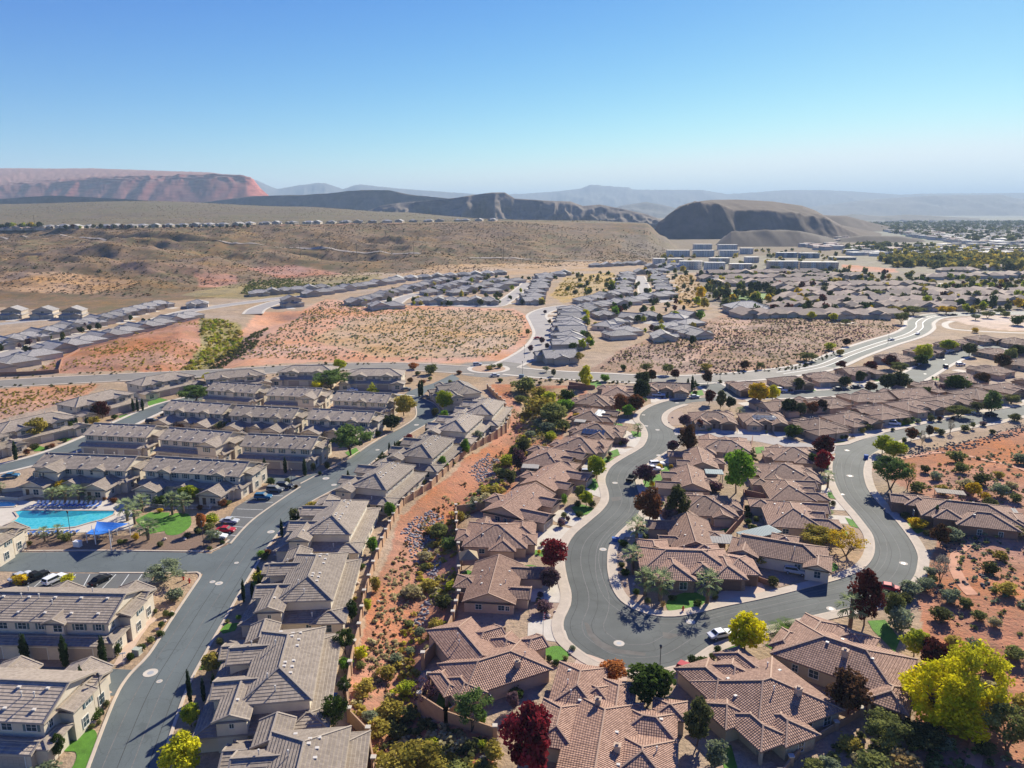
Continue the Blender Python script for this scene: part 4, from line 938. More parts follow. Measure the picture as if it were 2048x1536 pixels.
TH = [  # ridge ends in pixels, length, gables, wing, court, label
 ((-110, 1353), (92, 1362), 22, (0.3,), None, False, 'grey-roofed town house block at the bottom left corner, cream end wall above the curved lawn'),
 ((-20, 1182), (255, 1187), 24, (0.62,), None, False, 'striped-roof town house block with three tan garages and clipped cypresses facing the camera'),
 ((105, 905), (262, 911), 27, (0.72,), -1, True, 'town house block behind the pool loungers, gabled wing at its left end'),
 ((316, 911), (494, 922), 28, (0.22, 0.80), None, True, 'long town house block behind the pool lawn, two small front gables'),
 ((192, 845), (310, 850), 21, (), None, False, 'town house block with plain grey roof and shuttered windows between left lane and pool blocks'),
 ((350, 854), (455, 862), 22, (), 1, False, 'town house block with a big right front gable, centre of the left community'),
 ((500, 866), (635, 872), 22, (), None, False, 'town house block with three garages opening to the bay where a blue car is parked'),
 ((345, 799), (462, 807), 24, (0.3, 0.72), None, True, 'town house block with two roof gables facing the courtyard, left of the middle row'),
 ((477, 809), (597, 815), 23, (0.28, 0.75), None, True, 'town house block in the middle of the middle row, gabled cottages in front'),
 ((630, 816), (747, 822), 22, (0.3, 0.74), None, True, 'town house block behind the big round mesquite tree'),
 ((430, 762), (525, 768), 21, (0.5,), None, False, 'town house block at the left end of the back row, white shuttered windows'),
 ((550, 772), (640, 775), 20, (), 1, False, 'town house block with brown patched roof and right gable in the back row'),
 ((677, 781), (782, 786), 21, (0.55,), None, False, 'town house block with brown patched roof and central gable nearest the street bend'),
]
for i, (a, b, ln, g, wg, ct, lab) in enumerate(TH):
    V = var(('th', ln, g, wg, ct), lambda: townhouse(ln, g, wg, not ct, ct)); put_ridge(V, a, b, 8.2, lab)
p_ = P(-60, 1165, 6); place(var('th4', lambda: townhouse(16, (0.5,), None, True, False)), 'townhouse_block', P(-30, 1150).x - 9, P(0, 1140).y + 4, R(-3), 'beige town house block cut off by the left edge beside the parked cars', 'town house', GT)

# ---- hip-roofed paired houses along the left lane and arterial
def duo(mats=None, seed=0):
    mats = mats or (M_STUCCO, M_FLAT, M_TRIM, M_CAPG)
    wings = [(-12, 12, -5, 6, 5.6, 'hh', 'x', .34), (-13, 13, -8.5, -3, 2.9, 'hh', 'x', .3), (-8, -3.2, -6.6, 0, 5.55, 'hg' if 0 else 'gh', 'y', .36), (3.2, 8, -6.6, 0, 5.5, 'gh', 'y', .36),
             (-14, -9, -10.5, -6, 2.95, 'gh', 'y', .34), (8.5, 13.6, -10.5, -6, 2.92, 'gh', 'y', .34)]
    def ex(V):
        for x in (-5.6, 5.6): add_window(V, x, -6.6, 3.9, 2.6, 1.2)
        for x in (-10, 0, 10): add_window(V, x, -5, 4.0, 1.1, 1.1)
        for x in (-4.4, 4.4): add_garage(V, x, -8.5, 4.9, 2.3)
        for x in (-11.5, 11.0): add_window(V, x, -10.5, .8, 1.8, 1.5)
        for y in (-2, 3): add_window(V, 12, y, 3.9, 1.2, 1.3, R(90)); add_window(V, -12, y, 3.9, 1.2, 1.3, R(-90))
        add_vents(V, [(-6, 2, 0), (5, 1.8, 0), (0, -1.5, 0)], 'pipe'); add_vents(V, [(x, 3.2, 0) for x in (-8, -3, 3, 8)], 'vent')
    return make_building(wings, mats, ex)
def put_front(V, name, a, b, depth, label, cat, group, mirror=False, length=None, sc=1.0):
    """place by the ground line of its front, left end a to right end b, in pixels; depth = front line's local -y"""
    p, q = P(*a), P(*b); rot = math.atan2(q.y - p.y, q.x - p.x); m = (p + q) / 2
    n = Vector((-math.sin(rot), math.cos(rot), 0)); c = m + n * depth * sc; return place(V, name, c.x, c.y, rot, label, cat, group, mirror=mirror, sc=sc)
VD = var('duo', duo); GD = 'hip-roofed paired houses along the back lane'
for a, b, lab in [((25, 902), (165, 868), 'grey hip-roofed paired house behind the olive tree on the left lane'), ((170, 846), (285, 815), 'grey hip-roofed paired house with white garages and three thin cypresses'),
   ((300, 800), (400, 778), 'grey hip-roofed paired house at the end of the left lane below the arterial'), ((-110, 950), (30, 908), 'grey hip-roofed paired house at the left edge with a cypress in front'),
   ((420, 788), (530, 778), 'shaded paired house left of the open garage, against the arterial'), ((555, 772), (660, 772), 'shaded paired house with two dark garages facing the camera, back row centre'), ((695, 780), (795, 780), 'shaded paired house right of the bright mesquite, nearest the roundabout')]:
    put_front(VD, 'paired_house', a, b, 9.0, lab, 'house', GD)

# ---- villas along the wall: hipped upper storey on a wide lower roof, tower gable at the near end
def villa(mats=None):
    mats = mats or (M_STUCCO, M_FLAT, M_TRIM, M_CAPG)
    # local: x to the right (sunny side), y away; long axis y
    wings = [(-4.6, 5.2, -9.5, 9.5, 5.7, 'hh', 'y', .42), (-10.5, 7.6, -12.2, 12.0, 2.75, 'hh', 'y', .26), (-7.4, -3.2, -12.6, -5.6, 5.4, 'gg', 'y', .40),
             (-9.0, 0.4, -7.2, -2.6, 5.35, 'gh', 'x', .42), (-8.6, 0.4, 1.6, 6.4, 5.35, 'gh', 'x', .42), (-11.0, -6, 6.6, 10.6, 3.2, 'gh', 'x', .36), (-7.2, -3.0, 8.6, 13.6, 4.6, 'gg', 'y', .40), (2.4, 7.8, -12.8, -8, 2.72, 'hh', 'x', .34)]
    def ex(V):
        for y in (-7.5, -4.5, -1.5, 1.5, 4.5, 7.5): add_window(V, 5.2, y, 4.3, 1.5, 1.0, R(90))
        for y in (-9, -6, -2, 2, 6): add_window(V, 7.6, y, .7, 1.6, 1.6, R(90))
        add_window(V, -5.3, -12.6, 3.9, .6, .7); add_window(V, 1.5, -12.2, .8, .9, 1.3); add_window(V, 4.8, -12.8, .8, 1.8, 1.7)
        add_garage(V, -10.5, 2.5, 4.9, 2.3, R(-90)); add_garage(V, -10.5, -5, 4.9, 2.3, R(-90)); add_door(V, -10.5, -1.2, R(-90))
        for y in (-4.9, 4.0): add_window(V, -9.0 if y < 0 else -8.6, y, 4.1, 1.6, 1.1, R(-90))
        add_vents(V, [(2.0, y, 0) for y in (-5.2, -3.6, -2.0, 2.2, 4.0, 6.0)] + [(.9, y, 0) for y in (-4.0, -3.0, 4.4, 5.4)] + [(-5.0, -9.5, 2), (-1.5, 8.0, 0)], 'vent')
        add_vents(V, [(-1.2, -6.2, 0), (.2, -8.2, 0), (-1.5, 3, 0), (-5.6, 4.6, 4), (2.0, -11.2, 1)], 'pipe')
    return make_building(wings, mats, ex)
VV = var('villa', villa); GV = 'grey-roofed villas between the left street and the tan wall'
def line_rot(a, b, z):
    p, q = P(*a, z), P(*b, z); return p, q, math.atan2(q.x - p.x, p.y - q.y)     # b nearer; rotation of local -y toward b
VLIST = [((602, 1495), (590, 1570), 'nearest'), ((574, 1271), (561, 1329), 'second'), ((632, 1110), (618, 1149), 'third'), ((693, 1000), (675, 1028), 'fourth'), ((790, 925), (760, 943), 'fifth'), ((878, 872), (848, 884), 'sixth'), ((942, 824), (914, 840), 'seventh'), ((985, 797), (968, 806), 'eighth'), ((940, 762), (920, 768), 'ninth')]
VROT = [6, 8, 4, -1, -15, -15, -15, -12, 20]
VX = ['cut off by the bottom edge', 'with a blue barrel behind it', 'beside the two clipped cypresses and a yellow shrub', 'behind the olive tree on the kerb', 'with a long sunlit rear window strip', 'with a small red tree in its drive', 'before the wall bends', 'behind a golden tree', 'on the corner nearest the roundabout']
for (a, b, o), r, ex_ in zip(VLIST, VROT, VX):
    p, q = P(*a, 8), P(*b, 8); m = (p + q) / 2
    place(VV, 'villa', m.x - (0.3 if o in ('nearest', 'second', 'third') else 1.5), m.y, R(r), f'{o} grey-roofed villa along the tan wall, {ex_}', 'villa', GV)

# ---- brown tile houses
def brown(kind, mats=None, solar=0):
    mats = mats or (M_STUCCO2, M_TILE, M_TRIMB, M_CAP)
    if kind == 'hip':         # broad hip with two front wings
        wings = [(-9, 9, -6, 7.5, 2.9, 'hh', 'x', .36), (-8.2, -2.6, -10.5, 0, 2.95, 'hh', 'y', .38), (2.2, 8.6, -9.5, 0, 2.92, 'gh', 'y', .38), (-3.2, 2.0, -7.2, -2, 3.1, 'gh', 'y', .4), (4, 9.6, 5, 10.5, 2.85, 'hh', 'y', .36)]
        gx, gy = 5.4, -9.5
    elif kind == 'gable':     # long gable along the street with garage wing to the front
        wings = [(-10, 10, -5, 7, 3.0, 'gg', 'x', .40), (3.2, 9.2, -11, 0, 2.95, 'gh', 'y', .38), (-7.2, -1.6, -8.2, -1, 2.92, 'gh', 'y', .38), (-3, 3, 5, 10.5, 2.85, 'hh', 'y', .34)]
        gx, gy = 6.2, -11
    elif kind == 'cross':     # hip with stacked cross hips
        wings = [(-8, 8, -8.5, 8.5, 3.0, 'hh', 'y', .37), (-10, 0, -5.5, 1.0, 2.95, 'hh', 'x', .37), (0, 10, -10.4, -3.6, 2.9, 'hh', 'x', .37), (2, 9.4, 1.4, 6.6, 2.92, 'hg', 'x', .38), (-5.5, 1, -11, -6, 2.95, 'hh', 'y', .38), (-4, 3, 6.5, 11, 2.85, 'hh', 'x', .34)]
        gx, gy = 6.6, -10.4
    elif kind == 'small':
        wings = [(-7, 7, -7.5, 7.5, 2.9, 'hh', 'y', .36), (-7.6, -.5, -10.5, -3, 2.92, 'gh', 'y', .36), (1.5, 6.2, -9.3, -4, 2.95, 'gh', 'y', .4), (-3, 4, 6, 9.6, 2.85, 'hh', 'x', .3)]
        gx, gy = -4.1, -10.5
    elif kind == 'long':
        wings = [(-10.5, 10.5, -5.5, 6, 3.0, 'gh', 'x', .38), (-9.5, -3.2, -10.5, 1, 2.95, 'gh', 'y', .38), (4.5, 10.9, -9, 1, 2.92, 'hh', 'y', .38), (-2, 3, -6.8, -1, 3.15, 'gh', 'y', .4), (-4, 4, 4, 9, 2.85, 'hh', 'x', .32)]
        gx, gy = -6.4, -10.5
    def ex(V):
        add_garage(V, gx, gy, 4.9, 2.2, 0, M_GARAGEB if kind in ('hip', 'small') else M_GARAGE)
        w0 = wings[0]
        for y in (-3, 2.5): add_window(V, w0[1], y, .9, 1.5, 1.3, R(90)); add_window(V, w0[0], y + 1, .9, 1.5, 1.3, R(-90))
        for x in (-5, 0, 4.5): add_window(V, x, w0[3], .7, 1.8, 1.6, R(180))
        k = wings[1] if kind != 'small' else wings[2]
        add_window(V, (k[0] + k[1]) / 2, k[2], .9, 1.7, 1.3); add_door(V, -0.2, wings[3][2] if kind in ('hip', 'long') else w0[2])
        add_window(V, w0[1], 0.2, .9, .9, 1.1, R(90)); add_window(V, w0[0], -3.5, .9, .9, 1.1, R(-90))
        add_vents(V, [(2.0, 2.4, 0), (-2.6, -2.2, 0), (-1.2, 4.2, 0)], 'pipe'); add_vents(V, [(x, y, 0) for x, y in ((3.5, 4.5), (-3.8, 3.6), (4.0, -2.5), (-4.4, -1.2))], 'vent')
        if solar == 1: add_solar(V, 0, -5, 5, -4.6, -1.4, 6, 2)
        if solar == 2: add_solar(V, 0, w0[0] + .6, w0[0] + 4.0, -4.6, 4.8, 2, 6)
    return make_building(wings, mats, ex)
BV = {k: var(('b', k), lambda: brown(k)) for k in ('hip', 'gable', 'cross', 'small', 'long')}
BV['solar'] = var('bs', lambda: brown('hip', None, 1)); BV['solar2'] = var('bs2', lambda: brown('cross', None, 2))
GB = 'brown tile-roofed houses round the winding street'
SP_ = {}
def bhouse(kind, cx, cy, rot, label, mirror=False, group=GB, tile=None, sc=1.0, zc=3.4):
    sc = sc * .91
    """cx,cy = pixel of the roof's middle (about zc metres up); rot = heading of the front, degrees, 0 = facing the camera"""
    p = P(cx, cy, zc); ms = {'roof': {0: tile}} if tile else None
    gx_, gy_ = {'hip': (5.4, -9.5), 'gable': (6.2, -11), 'cross': (6.6, -10.4), 'small': (-4.1, -10.5), 'long': (-6.4, -10.5), 'solar': (5.4, -9.5), 'solar2': (6.6, -10.4)}[kind]
    DRIVES.append((p.x, p.y, R(rot), (-gx_ if mirror else gx_) * sc, gy_ * sc, 5.2, 7.5))
    return place(BV[kind], 'tile_roof_house', p.x, p.y, R(rot), label, 'house', group, mirror=mirror, mats=ms, sc=sc)
# west side of the winding street, far to near (front faces the street = +x side -> rot about 90)
bhouse('hip', 1238, 778, 80, 'brown tile-roofed house behind the tall yellow trees, first below the arterial', sc=.95)
bhouse('long', 1335, 770, -12, 'brown gabled house with a white pickup in its drive at the street corner', True, sc=.95)
bhouse('cross', 1190, 796, 75, 'brown hip-roofed house above the solar-roofed pair, west side', sc=.9)
bhouse('solar', 1187, 825, 70, 'brown house with blue solar panels on its camera side, upper of the two', sc=.92)
bhouse('solar2', 1194, 856, 70, 'brown house with blue solar panels, lower of the two, palm in its yard', sc=.9)
bhouse('cross', 1160, 884, 68, 'brown hip-roofed house with a wide pale drive below the solar houses', sc=.9)
bhouse('hip', 1104, 910, 66, 'brown hip-roofed house with a small plum tree, above the olive-walled gable house', sc=1.0)
bhouse('gable', 1104, 950, 64, 'brown gabled house with olive side wall and a white car in its drive', sc=.92, tile=M_TILE2)
bhouse('gable', 1045, 1001, 62, 'brown gabled house with pale side wall and a blue wall box, opposite the road patch', True, tile=M_TILE2)
bhouse('cross', 994, 1061, 86, 'brown hip-roofed house beside the wash wall with a small pergola below it', sc=.9)
bhouse('gable', 996, 1155, 84, 'small brown gabled house with walled lawn between two plum trees', sc=.88, tile=M_TILE2)
# island between the two arms
bhouse('hip', 1425, 830, -6, 'brown house with dark garage in the island, facing the upper bend', sc=.92)
bhouse('solar', 1526, 832, -6, 'brown house with blue solar panels and pale garage in the island top row', sc=.92)
bhouse('hip', 1450, 886, 168, 'brown hip-roofed house below the pale court lane', sc=.95)
bhouse('gable', 1395, 912, -98, 'brown gabled house behind the dark rust tree, island west side', True, sc=.82)
bhouse('gable', 1374, 952, -98, 'brown gabled house beside the two white cars and purple tree', sc=.85)
bhouse('cross', 1408, 1003, -94, 'brown hip-roofed house behind the rust and dark trees', sc=.9)
bhouse('gable', 1375, 1060, -96, 'brown gabled house with a white patio cover behind it, above the palm corner', True, sc=.88)
bhouse('cross', 1586, 902, 82, 'brown house top of the island east side below the red tree', sc=.85)
bhouse('cross', 1566, 938, 84, 'brown house second down the island east side', sc=.9, mirror=True)
bhouse('hip', 1578, 972, 84, 'brown house third down the island east side, palms by its drive', sc=.9)
bhouse('hip', 1588, 1022, 80, 'brown house fourth down the island east side above the golden trees', sc=1.0)
# right of the street
bhouse('hip', 1800, 1000, 0, 'tmp', sc=.01) if False else None
# rows to the upper right
ROWA = [(1636, 846, 24), (1700, 832, 22), (1762, 818, 20), (1826, 806, 20), (1890, 796, 20), (1950, 784, 22), (2010, 772, 22), (2075, 760, 22)]
for i, (x, y, r) in enumerate(ROWA): bhouse(['cross', 'hip', 'cross', 'hip', 'long', 'cross', 'hip', 'long'][i], x, y, r, f'brown house facing the right arm of the street, number {["one","two","three","four","five","six","seven","eight"][i]} rightward from the red tree', i % 2 == 0, sc=.93)
ROWB = [(1560, 806, 198), (1650, 801, 196), (1735, 790, 196), (1808, 782, 198), (1870, 768, 200), (1930, 752, 202), (1985, 736, 204), (2045, 722, 204)]
for i, (x, y, r) in enumerate(ROWB): bhouse(['gable', 'long', 'long', 'gable', 'hip', 'cross', 'hip', 'cross'][i], x, y, r, f'brown house backing on the right-arm row, {["first","second","third","fourth","fifth","sixth","seventh","eighth"][i]} rightward from the golden ball tree', i % 2 == 1, sc=.9)
ROWC = [(1502, 768, 2), (1580, 758, 8), (1652, 750, 10), (1716, 738, 18), (1790, 712, 30), (1846, 698, 30), (1905, 684, 24)]
for i, (x, y, r) in enumerate(ROWC): bhouse(['hip', 'hip', 'cross', 'long', 'cross', 'hip', 'long'][i], x, y, r, f'brown house between arterial and upper street, {["first","second","third","fourth","fifth","sixth","seventh"][i]} rightward from the corner cypresses', i % 2 == 0, sc=.92)
for i, (x, y, r) in enumerate([(1966, 674, 10), (2030, 680, 8), (1990, 700, 200), (2046, 704, 200), (1975, 712, 205)][:4]): bhouse(['hip', 'cross', 'hip', 'small'][i], x, y, r, f'brown house at the right edge by the pale dirt lot, {["left rear","right rear","left front","right front"][i]} of four', sc=.9)

# ---- the houses in the foreground, traced wing by wing
def custom(wings, ex, mats, x, y, rot, label, name='tile_roof_house', sc=1.0):
    return place(make_building(wings, mats, ex), name, x, y, R(rot), label, 'house', GB, sc=sc)
BR = (M_STUCCO2, M_TILE2, M_TRIMB, M_CAP)
def e13(V):
    add_window(V, -1.8, -12, 1.0, 1.6, 1.3); add_window(V, 2, -12, 1.0, 1.6, 1.3); add_window(V, 11.2, -4, .9, 1.4, 1.3, R(90)); add_window(V, -6.4, 3, .9, 1.4, 1.3, R(-90))
    add_vents(V, [(3.0, -6.5, 0), (-.9, 3.0, 0)], 'chimney'); add_vents(V, [(-6.5, 8, 1), (-5.6, 5.4, 1), (8.6, -5.2, 4)], 'pipe'); add_vents(V, [(-6.8, 12, 1), (-4.0, 4.6, 1), (9, 2.4, 3), (2.6, -2.6, 0), (3.4, -9, 0)], 'vent')
    add_garage(V, -3.6, 15.0, 4.9, 2.2, R(180), M_GARAGEB); add_door(V, 3.4, 9.6, R(180))
c = P(1199, 1424, 5.5)
custom([(-4.8, 5.6, -12, 6.5, 3.0, 'gh', 'y', .37), (-8.6, -1.0, 3.4, 15.0, 2.95, 'hh', 'y', .37), (-0.4, 4.2, 4, 11.6, 3.1, 'gh', 'y', .38), (3.4, 11.0, -.5, 5.2, 2.95, 'hh', 'x', .37), (2, 11.2, -11, -1, 2.9, 'hh', 'y', .37), (-3.4, 0.2, 6, 9.8, 3.15, 'hh', 'x', .37), (8, 12.5, 4.4, 8.6, 2.9, 'hh', 'x', .34), (-9.4, -3.6, -6, 4.2, 2.92, 'hh', 'y', .37)],
       e13, BR, c.x + .4, c.y + .6, -13, 'large rose-brown tile house at the bottom centre between the crimson tree and dark green tree', sc=.94)
def e12(V):
    add_window(V, 7.5, -3.9, .9, 1.4, 1.3, 0); add_window(V, -3.5, -6.1, .9, 1.4, 1.3, R(-90)); add_garage(V, 6.2, 11.6, 4.9, 2.2, R(135) * 0 + R(180), M_GARAGEB)
    add_vents(V, [(3.5, -3.2, 0)], 'chimney'); add_vents(V, [(-3, 8, 1), (-2.4, 10, 1), (6, -1.5, 0)], 'pipe')
c = P(985, 1335, 4)
custom([(-8, 9, -5.2, 5.2, 3.0, 'hh', 'x', .37), (-5.6, 3.4, 2, 17, 2.95, 'gh', 'y', .37), (-9.4, -4.4, -5.6, 1.2, 2.8, 'hh', 'y', .36), (0, 6.4, 6.6, 12.4, 2.9, 'hg', 'x', .37), (3, 8.2, 2.2, 8.4, 3.05, 'hh', 'y', .37), (8.2, 12.2, 1.4, 5.4, 2.9, 'hg', 'x', .37), (-10.6, -7.6, -3.2, 3.6, 2.7, 'hh', 'y', .3, 'patio')],
       e12, BR, c.x - .1, c.y + 2.2, 28, 'rose-brown tile house with a flagpole drive beside the bulb of the street', sc=.9)
def e14(V):
    for x, w_ in ((2.5, 1.6), (6.5, 1.4)): add_window(V, x, -7.5, .8, w_, 1.5)
    for a, x in ((-25, -1.6), (0, 0), (25, 1.6)): add_window(V, -1.6 + x, -10.22 + abs(x) * .25, .7, 1.0, 1.5, R(a))
    add_garage(V, -4.0, 11.8, 4.9, 2.2, R(180), M_GARAGEB); add_window(V, -8, 3, .9, 1.3, 1.3, R(-90)); add_window(V, 9, 0, .9, 1.4, 1.3, R(90))
    add_vents(V, [(4, -3.6, 0)], 'chimney'); add_vents(V, [(0.4, -2.0, 0), (5, 4.4, 0), (3.6, 9.5, 1)], 'pipe'); add_vents(V, [(-3.2, 4.6, 0), (6.4, 3.0, 0), (-5.0, 0.6, 0)], 'vent')
c = P(1530, 1385, 4)
custom([(-7.6, 9, -7.5, 7.5, 3.0, 'hh', 'x', .37), (-7.9, -1.4, 2, 11.8, 2.95, 'hh', 'y', .37), (1.0, 6.0, 3, 12.5, 3.0, 'hh', 'y', .37), (-2.6, 2.6, 4, 10, 3.2, 'hh', 'y', .37), (-4.6, 1.2, -10.2, -3, 2.9, 'hh', 'y', .37), (-8.6, -3.0, -9.4, -1, 2.85, 'hh', 'y', .36, 'patio'), (-10.2, -5, -3.6, 2.6, 2.9, 'hh', 'x', .37)],
       e14, (mat('stucco cream', (0.44, 0.35, 0.24), .9, .08, .6, .3, 30), M_TILE2, M_TRIMB, M_CAP), c.x - .1, c.y + .8, 24, 'large rose-brown hip-roofed house at the lower right with a red car beside its garage', sc=.95)
def e15(V):
    add_window(V, -3, -6.4, .9, 1.5, 1.4); add_window(V, 1.5, -6.4, .8, 1.8, 1.7); add_garage(V, -9.6, 5.0, 4.9, 2.2, R(-90), M_GARAGEB); add_window(V, -6, -6.4, .9, .9, 1.2)
    add_vents(V, [(0.6, -2.6, 0)], 'chimney'); add_vents(V, [(-2.6, -1.2, 0), (-1.0, 2.2, 0), (4.5, -1.4, 0)], 'vent')
c = P(1690, 1300, 4)
custom([(-9.6, 9.4, -6.4, 6.0, 3.0, 'hh', 'x', .37), (-9.0, -2.6, 1, 9.6, 2.95, 'gh', 'y', .37), (-3.4, 3.0, 3, 8.6, 3.15, 'hh', 'y', .37), (6.0, 11.2, -9.6, -3, 2.85, 'hh', 'y', .37, 'patio'), (-10.8, -8, -4, 2, 2.9, 'hh', 'y', .37)],
       e15, (mat('stucco cream', (0.44, 0.35, 0.24)), M_TILE2, M_TRIMB, M_CAP), c.x, c.y, -38, 'rose-brown hip-roofed house with tan side wall, left of the big yellow cottonwood')
def e8(V):
    add_garage(V, 8.0, -7.6, 4.4, 2.2, R(28) * 0, M_GARAGEB); add_garage(V, 12.4, -5.4, 3.0, 2.2, 0, M_GARAGEB)
    add_window(V, -4.6, -9.0, .7, 1.8, 1.6); add_window(V, -1.6, -9.0, .7, 1.4, 1.6); add_window(V, 3, -6.6, .7, 1.5, 1.6); add_window(V, -9.5, 0, .9, 1.4, 1.3, R(-90))
    add_vents(V, [(0, 1.8, 0), (5, 1.2, 0)], 'pipe')
c = P(1385, 1128, 4)
custom([(-9.5, 9, -5.5, 5.5, 3.0, 'hh', 'x', .37), (-7, 0.6, -9.0, 1, 2.95, 'hh', 'y', .37), (5.0, 11, -7.6, 2.5, 2.9, 'hh', 'y', .37), (8, 14.2, -5.4, 3.5, 2.85, 'hh', 'x', .37), (0.8, 5, -6.6, -1.5, 3.3, 'hh', 'y', .37), (-9, -3, 4, 9.4, 2.9, 'gh', 'y', .37), (2, 8, 3, 7.8, 2.95, 'hh', 'y', .37)],
       e8, (M_STONE, M_TILE2, M_TRIMB, M_CAP), c.x - .6, c.y + 4.2, -4, 'rose-brown house with stone walls and palms on the inside corner of the bulb')
def e9(V):
    add_garage(V, -8.2, -5.6, 4.6, 2.2, 0, M_GARAGEB); add_window(V, 7.0, -6.4, .9, 1.2, 1.4); add_window(V, 3.0, -4.6, .9, 1.2, 1.4); add_door(V, -3, -4.2)
    add_vents(V, [(0, 1.4, 0), (2, -1.6, 0)], 'pipe')
c = P(1565, 1092, 4)
custom([(-9, 8.4, -4.4, 5.2, 3.0, 'gh', 'x', .37), (-11, -5.4, -5.6, 2.5, 2.9, 'gh', 'y', .37), (4.6, 9.2, -6.4, 0.5, 2.95, 'gh', 'y', .38), (-3, 2, 3, 8.4, 2.9, 'hh', 'y', .35)],
       e9, (M_STUCCO, M_TILE2, M_TRIMB, M_CAP), c.x + .6, c.y, -24, 'brown house with grey walls and a silver car in its drive, right of the stone house')
def e16(V):
    add_window(V, 3.6, -8.6, .9, .9, 1.3); add_window(V, 8, -8.6, .9, .9, 1.3); add_window(V, -9, 0, .9, 1.4, 1.3, R(-90)); add_garage(V, -10, 5, 4.9, 2.2, R(-90), M_GARAGEB)
    add_vents(V, [(-1, 1.2, 0), (4.5, 2.6, 0), (3.0, -5.0, 1)], 'vent')
c = P(1915, 1015, 4)
custom([(-8, 13, -5.5, 6.5, 3.3, 'hh', 'x', .36), (-1, 11.5, -8.6, 1, 3.1, 'hh', 'x', .36), (-10.5, -4.5, 1.5, 8.5, 3.0, 'hh', 'y', .36), (-5.8, .6, -6.6, 0, 3.4, 'hh', 'y', .36), (10, 15, -6, 3, 3.0, 'hh', 'y', .34, 'patio'), (-13.5, -8, 2.5, 8, 2.95, 'gh', 'x', .34)],
       e16, (mat('stucco rust', (0.25, 0.15, 0.11), .9, .15, .6, .3, 30), M_TILE, M_TRIMB, M_CAP), c.x - .6, c.y, -18, 'sprawling brown house alone on the red slope right of the street')

# ---- patio covers, gazebo
def flat_cover(px, py, w_, d_, rot, label, m, h=2.6):
    p = P(px, py, h); t = thing('patio_cover', (p.x, p.y, 0), R(rot), label, 'patio cover')
    s = MB(); s.box(-w_ / 2, w_ / 2, -d_ / 2, d_ / 2, h, h + .14)
    for k in range(int(w_ / .6)): s.box(-w_ / 2 + k * .6 + .25, -w_ / 2 + k * .6 + .32, -d_ / 2 + .05, d_ / 2 - .05, h + .14, h + .18)
    s.build('canopy', m, t)
    for sx in (-1, 1):
        for sy in (-1, 1): q = MB(); q.box(sx * (w_ / 2 - .25) - .08, sx * (w_ / 2 - .25) + .08, sy * (d_ / 2 - .25) - .08, sy * (d_ / 2 - .25) + .08, 0, h); q.build('post', m, t)
M_PATIO = mat('white metal roof', (0.30, 0.28, 0.255), .85, .05); M_PATB = mat('blue green metal roof', (0.19, 0.25, 0.26), .7, .05)
for a in [(1061, 933, 5, 3.6, -8, 'white flat patio cover behind the olive-walled gable house', M_PATIO), (1428, 944, 5, 4, -8, 'pale grey patio cover beside the bright green tree', M_PATB), (1440, 1078, 6, 5, -8, 'white patio cover behind the gabled house above the palms', M_PATIO),
          (1518, 1065, 10, 4.4, 25, 'long blue-green patio cover beside the grey-walled house', M_PATB), (2014, 1024, 5, 6, -20, 'pale patio cover at the right end of the house on the red slope', M_PATIO), (1900, 984, 7, 3.4, -18, 'pale patio cover behind the house on the red slope', mat('tan metal roof', (.27, .23, .19), .85)), (1160, 842, 4, 3.4, -15, 'small grey patio cover left of the lower solar house', M_PATIO)]: flat_cover(*a)
gz = P(937, 1110, 2.6); t = thing('gazebo', (gz.x, gz.y, 0), R(8), 'small square gazebo with a tan pyramid roof beside the wash wall', 'gazebo')
g = MB()
for k in range(4):
    a0, a1 = R(45 + 90 * k), R(135 + 90 * k); g.face([(2.9 * math.cos(a0), 2.9 * math.sin(a0), 2.4), (2.9 * math.cos(a1), 2.9 * math.sin(a1), 2.4), (0, 0, 3.9)])
g.face([(2.9 * math.cos(R(45 + 90 * k)), 2.9 * math.sin(R(45 + 90 * k)), 2.38) for k in (3, 2, 1, 0)]); g.build('roof', mat('gazebo roof', (0.30, 0.22, 0.13), .8), t)
for k in range(4): q = MB(); x, y = 2.4 * math.cos(R(45 + 90 * k)), 2.4 * math.sin(R(45 + 90 * k)); q.box(x - .1, x + .1, y - .1, y + .1, 0, 2.4); q.build('post', M_TRIMB, t)
# ------------------------------------------------------------------ vegetation
rng = np.random.default_rng(5)
def leaf_cloud(blobs, n, size, up=0.35, shell=0.55, seed=1):
    """n leaf quads spread through a set of lobes (cx,cy,cz,r,rz); returns verts, faces, tint"""
    g = np.random.default_rng(seed); B = np.array(blobs); wgt = B[:, 3] ** 2; wgt /= wgt.sum()
    k = g.choice(len(B), n, p=wgt); d = g.normal(size=(n, 3)); d /= np.linalg.norm(d, axis=1)[:, None]
    r = shell + (1 - shell) * g.random(n); r *= 1 + 0.16 * g.normal(size=n) * (g.random(n) < .25)
    c = B[k, :3] + d * r[:, None] * np.stack([B[k, 3], B[k, 3], B[k, 4]], -1)
    nrm = d * .6 + g.normal(size=(n, 3)) * .7; nrm[:, 2] += up; nrm /= np.linalg.norm(nrm, axis=1)[:, None]
    a = np.cross(nrm, g.normal(size=(n, 3))); a /= np.linalg.norm(a, axis=1)[:, None]; b = np.cross(nrm, a)
    s = size * (.55 + .9 * g.random(n)); a = a * s[:, None] * .5; b = b * (s * (.6 + .5 * g.random(n)))[:, None] * .5
    V = np.stack([c - a - b * .6, c + a * .3 - b, c + a + b * .6, c - a * .3 + b], 1).reshape(-1, 3)
    lob = g.random(len(B)); t = np.clip(.55 * lob[k] + .45 * g.random(n), 0, 1)
    return V, np.arange(n * 4).reshape(n, 4), np.repeat(t, 4)
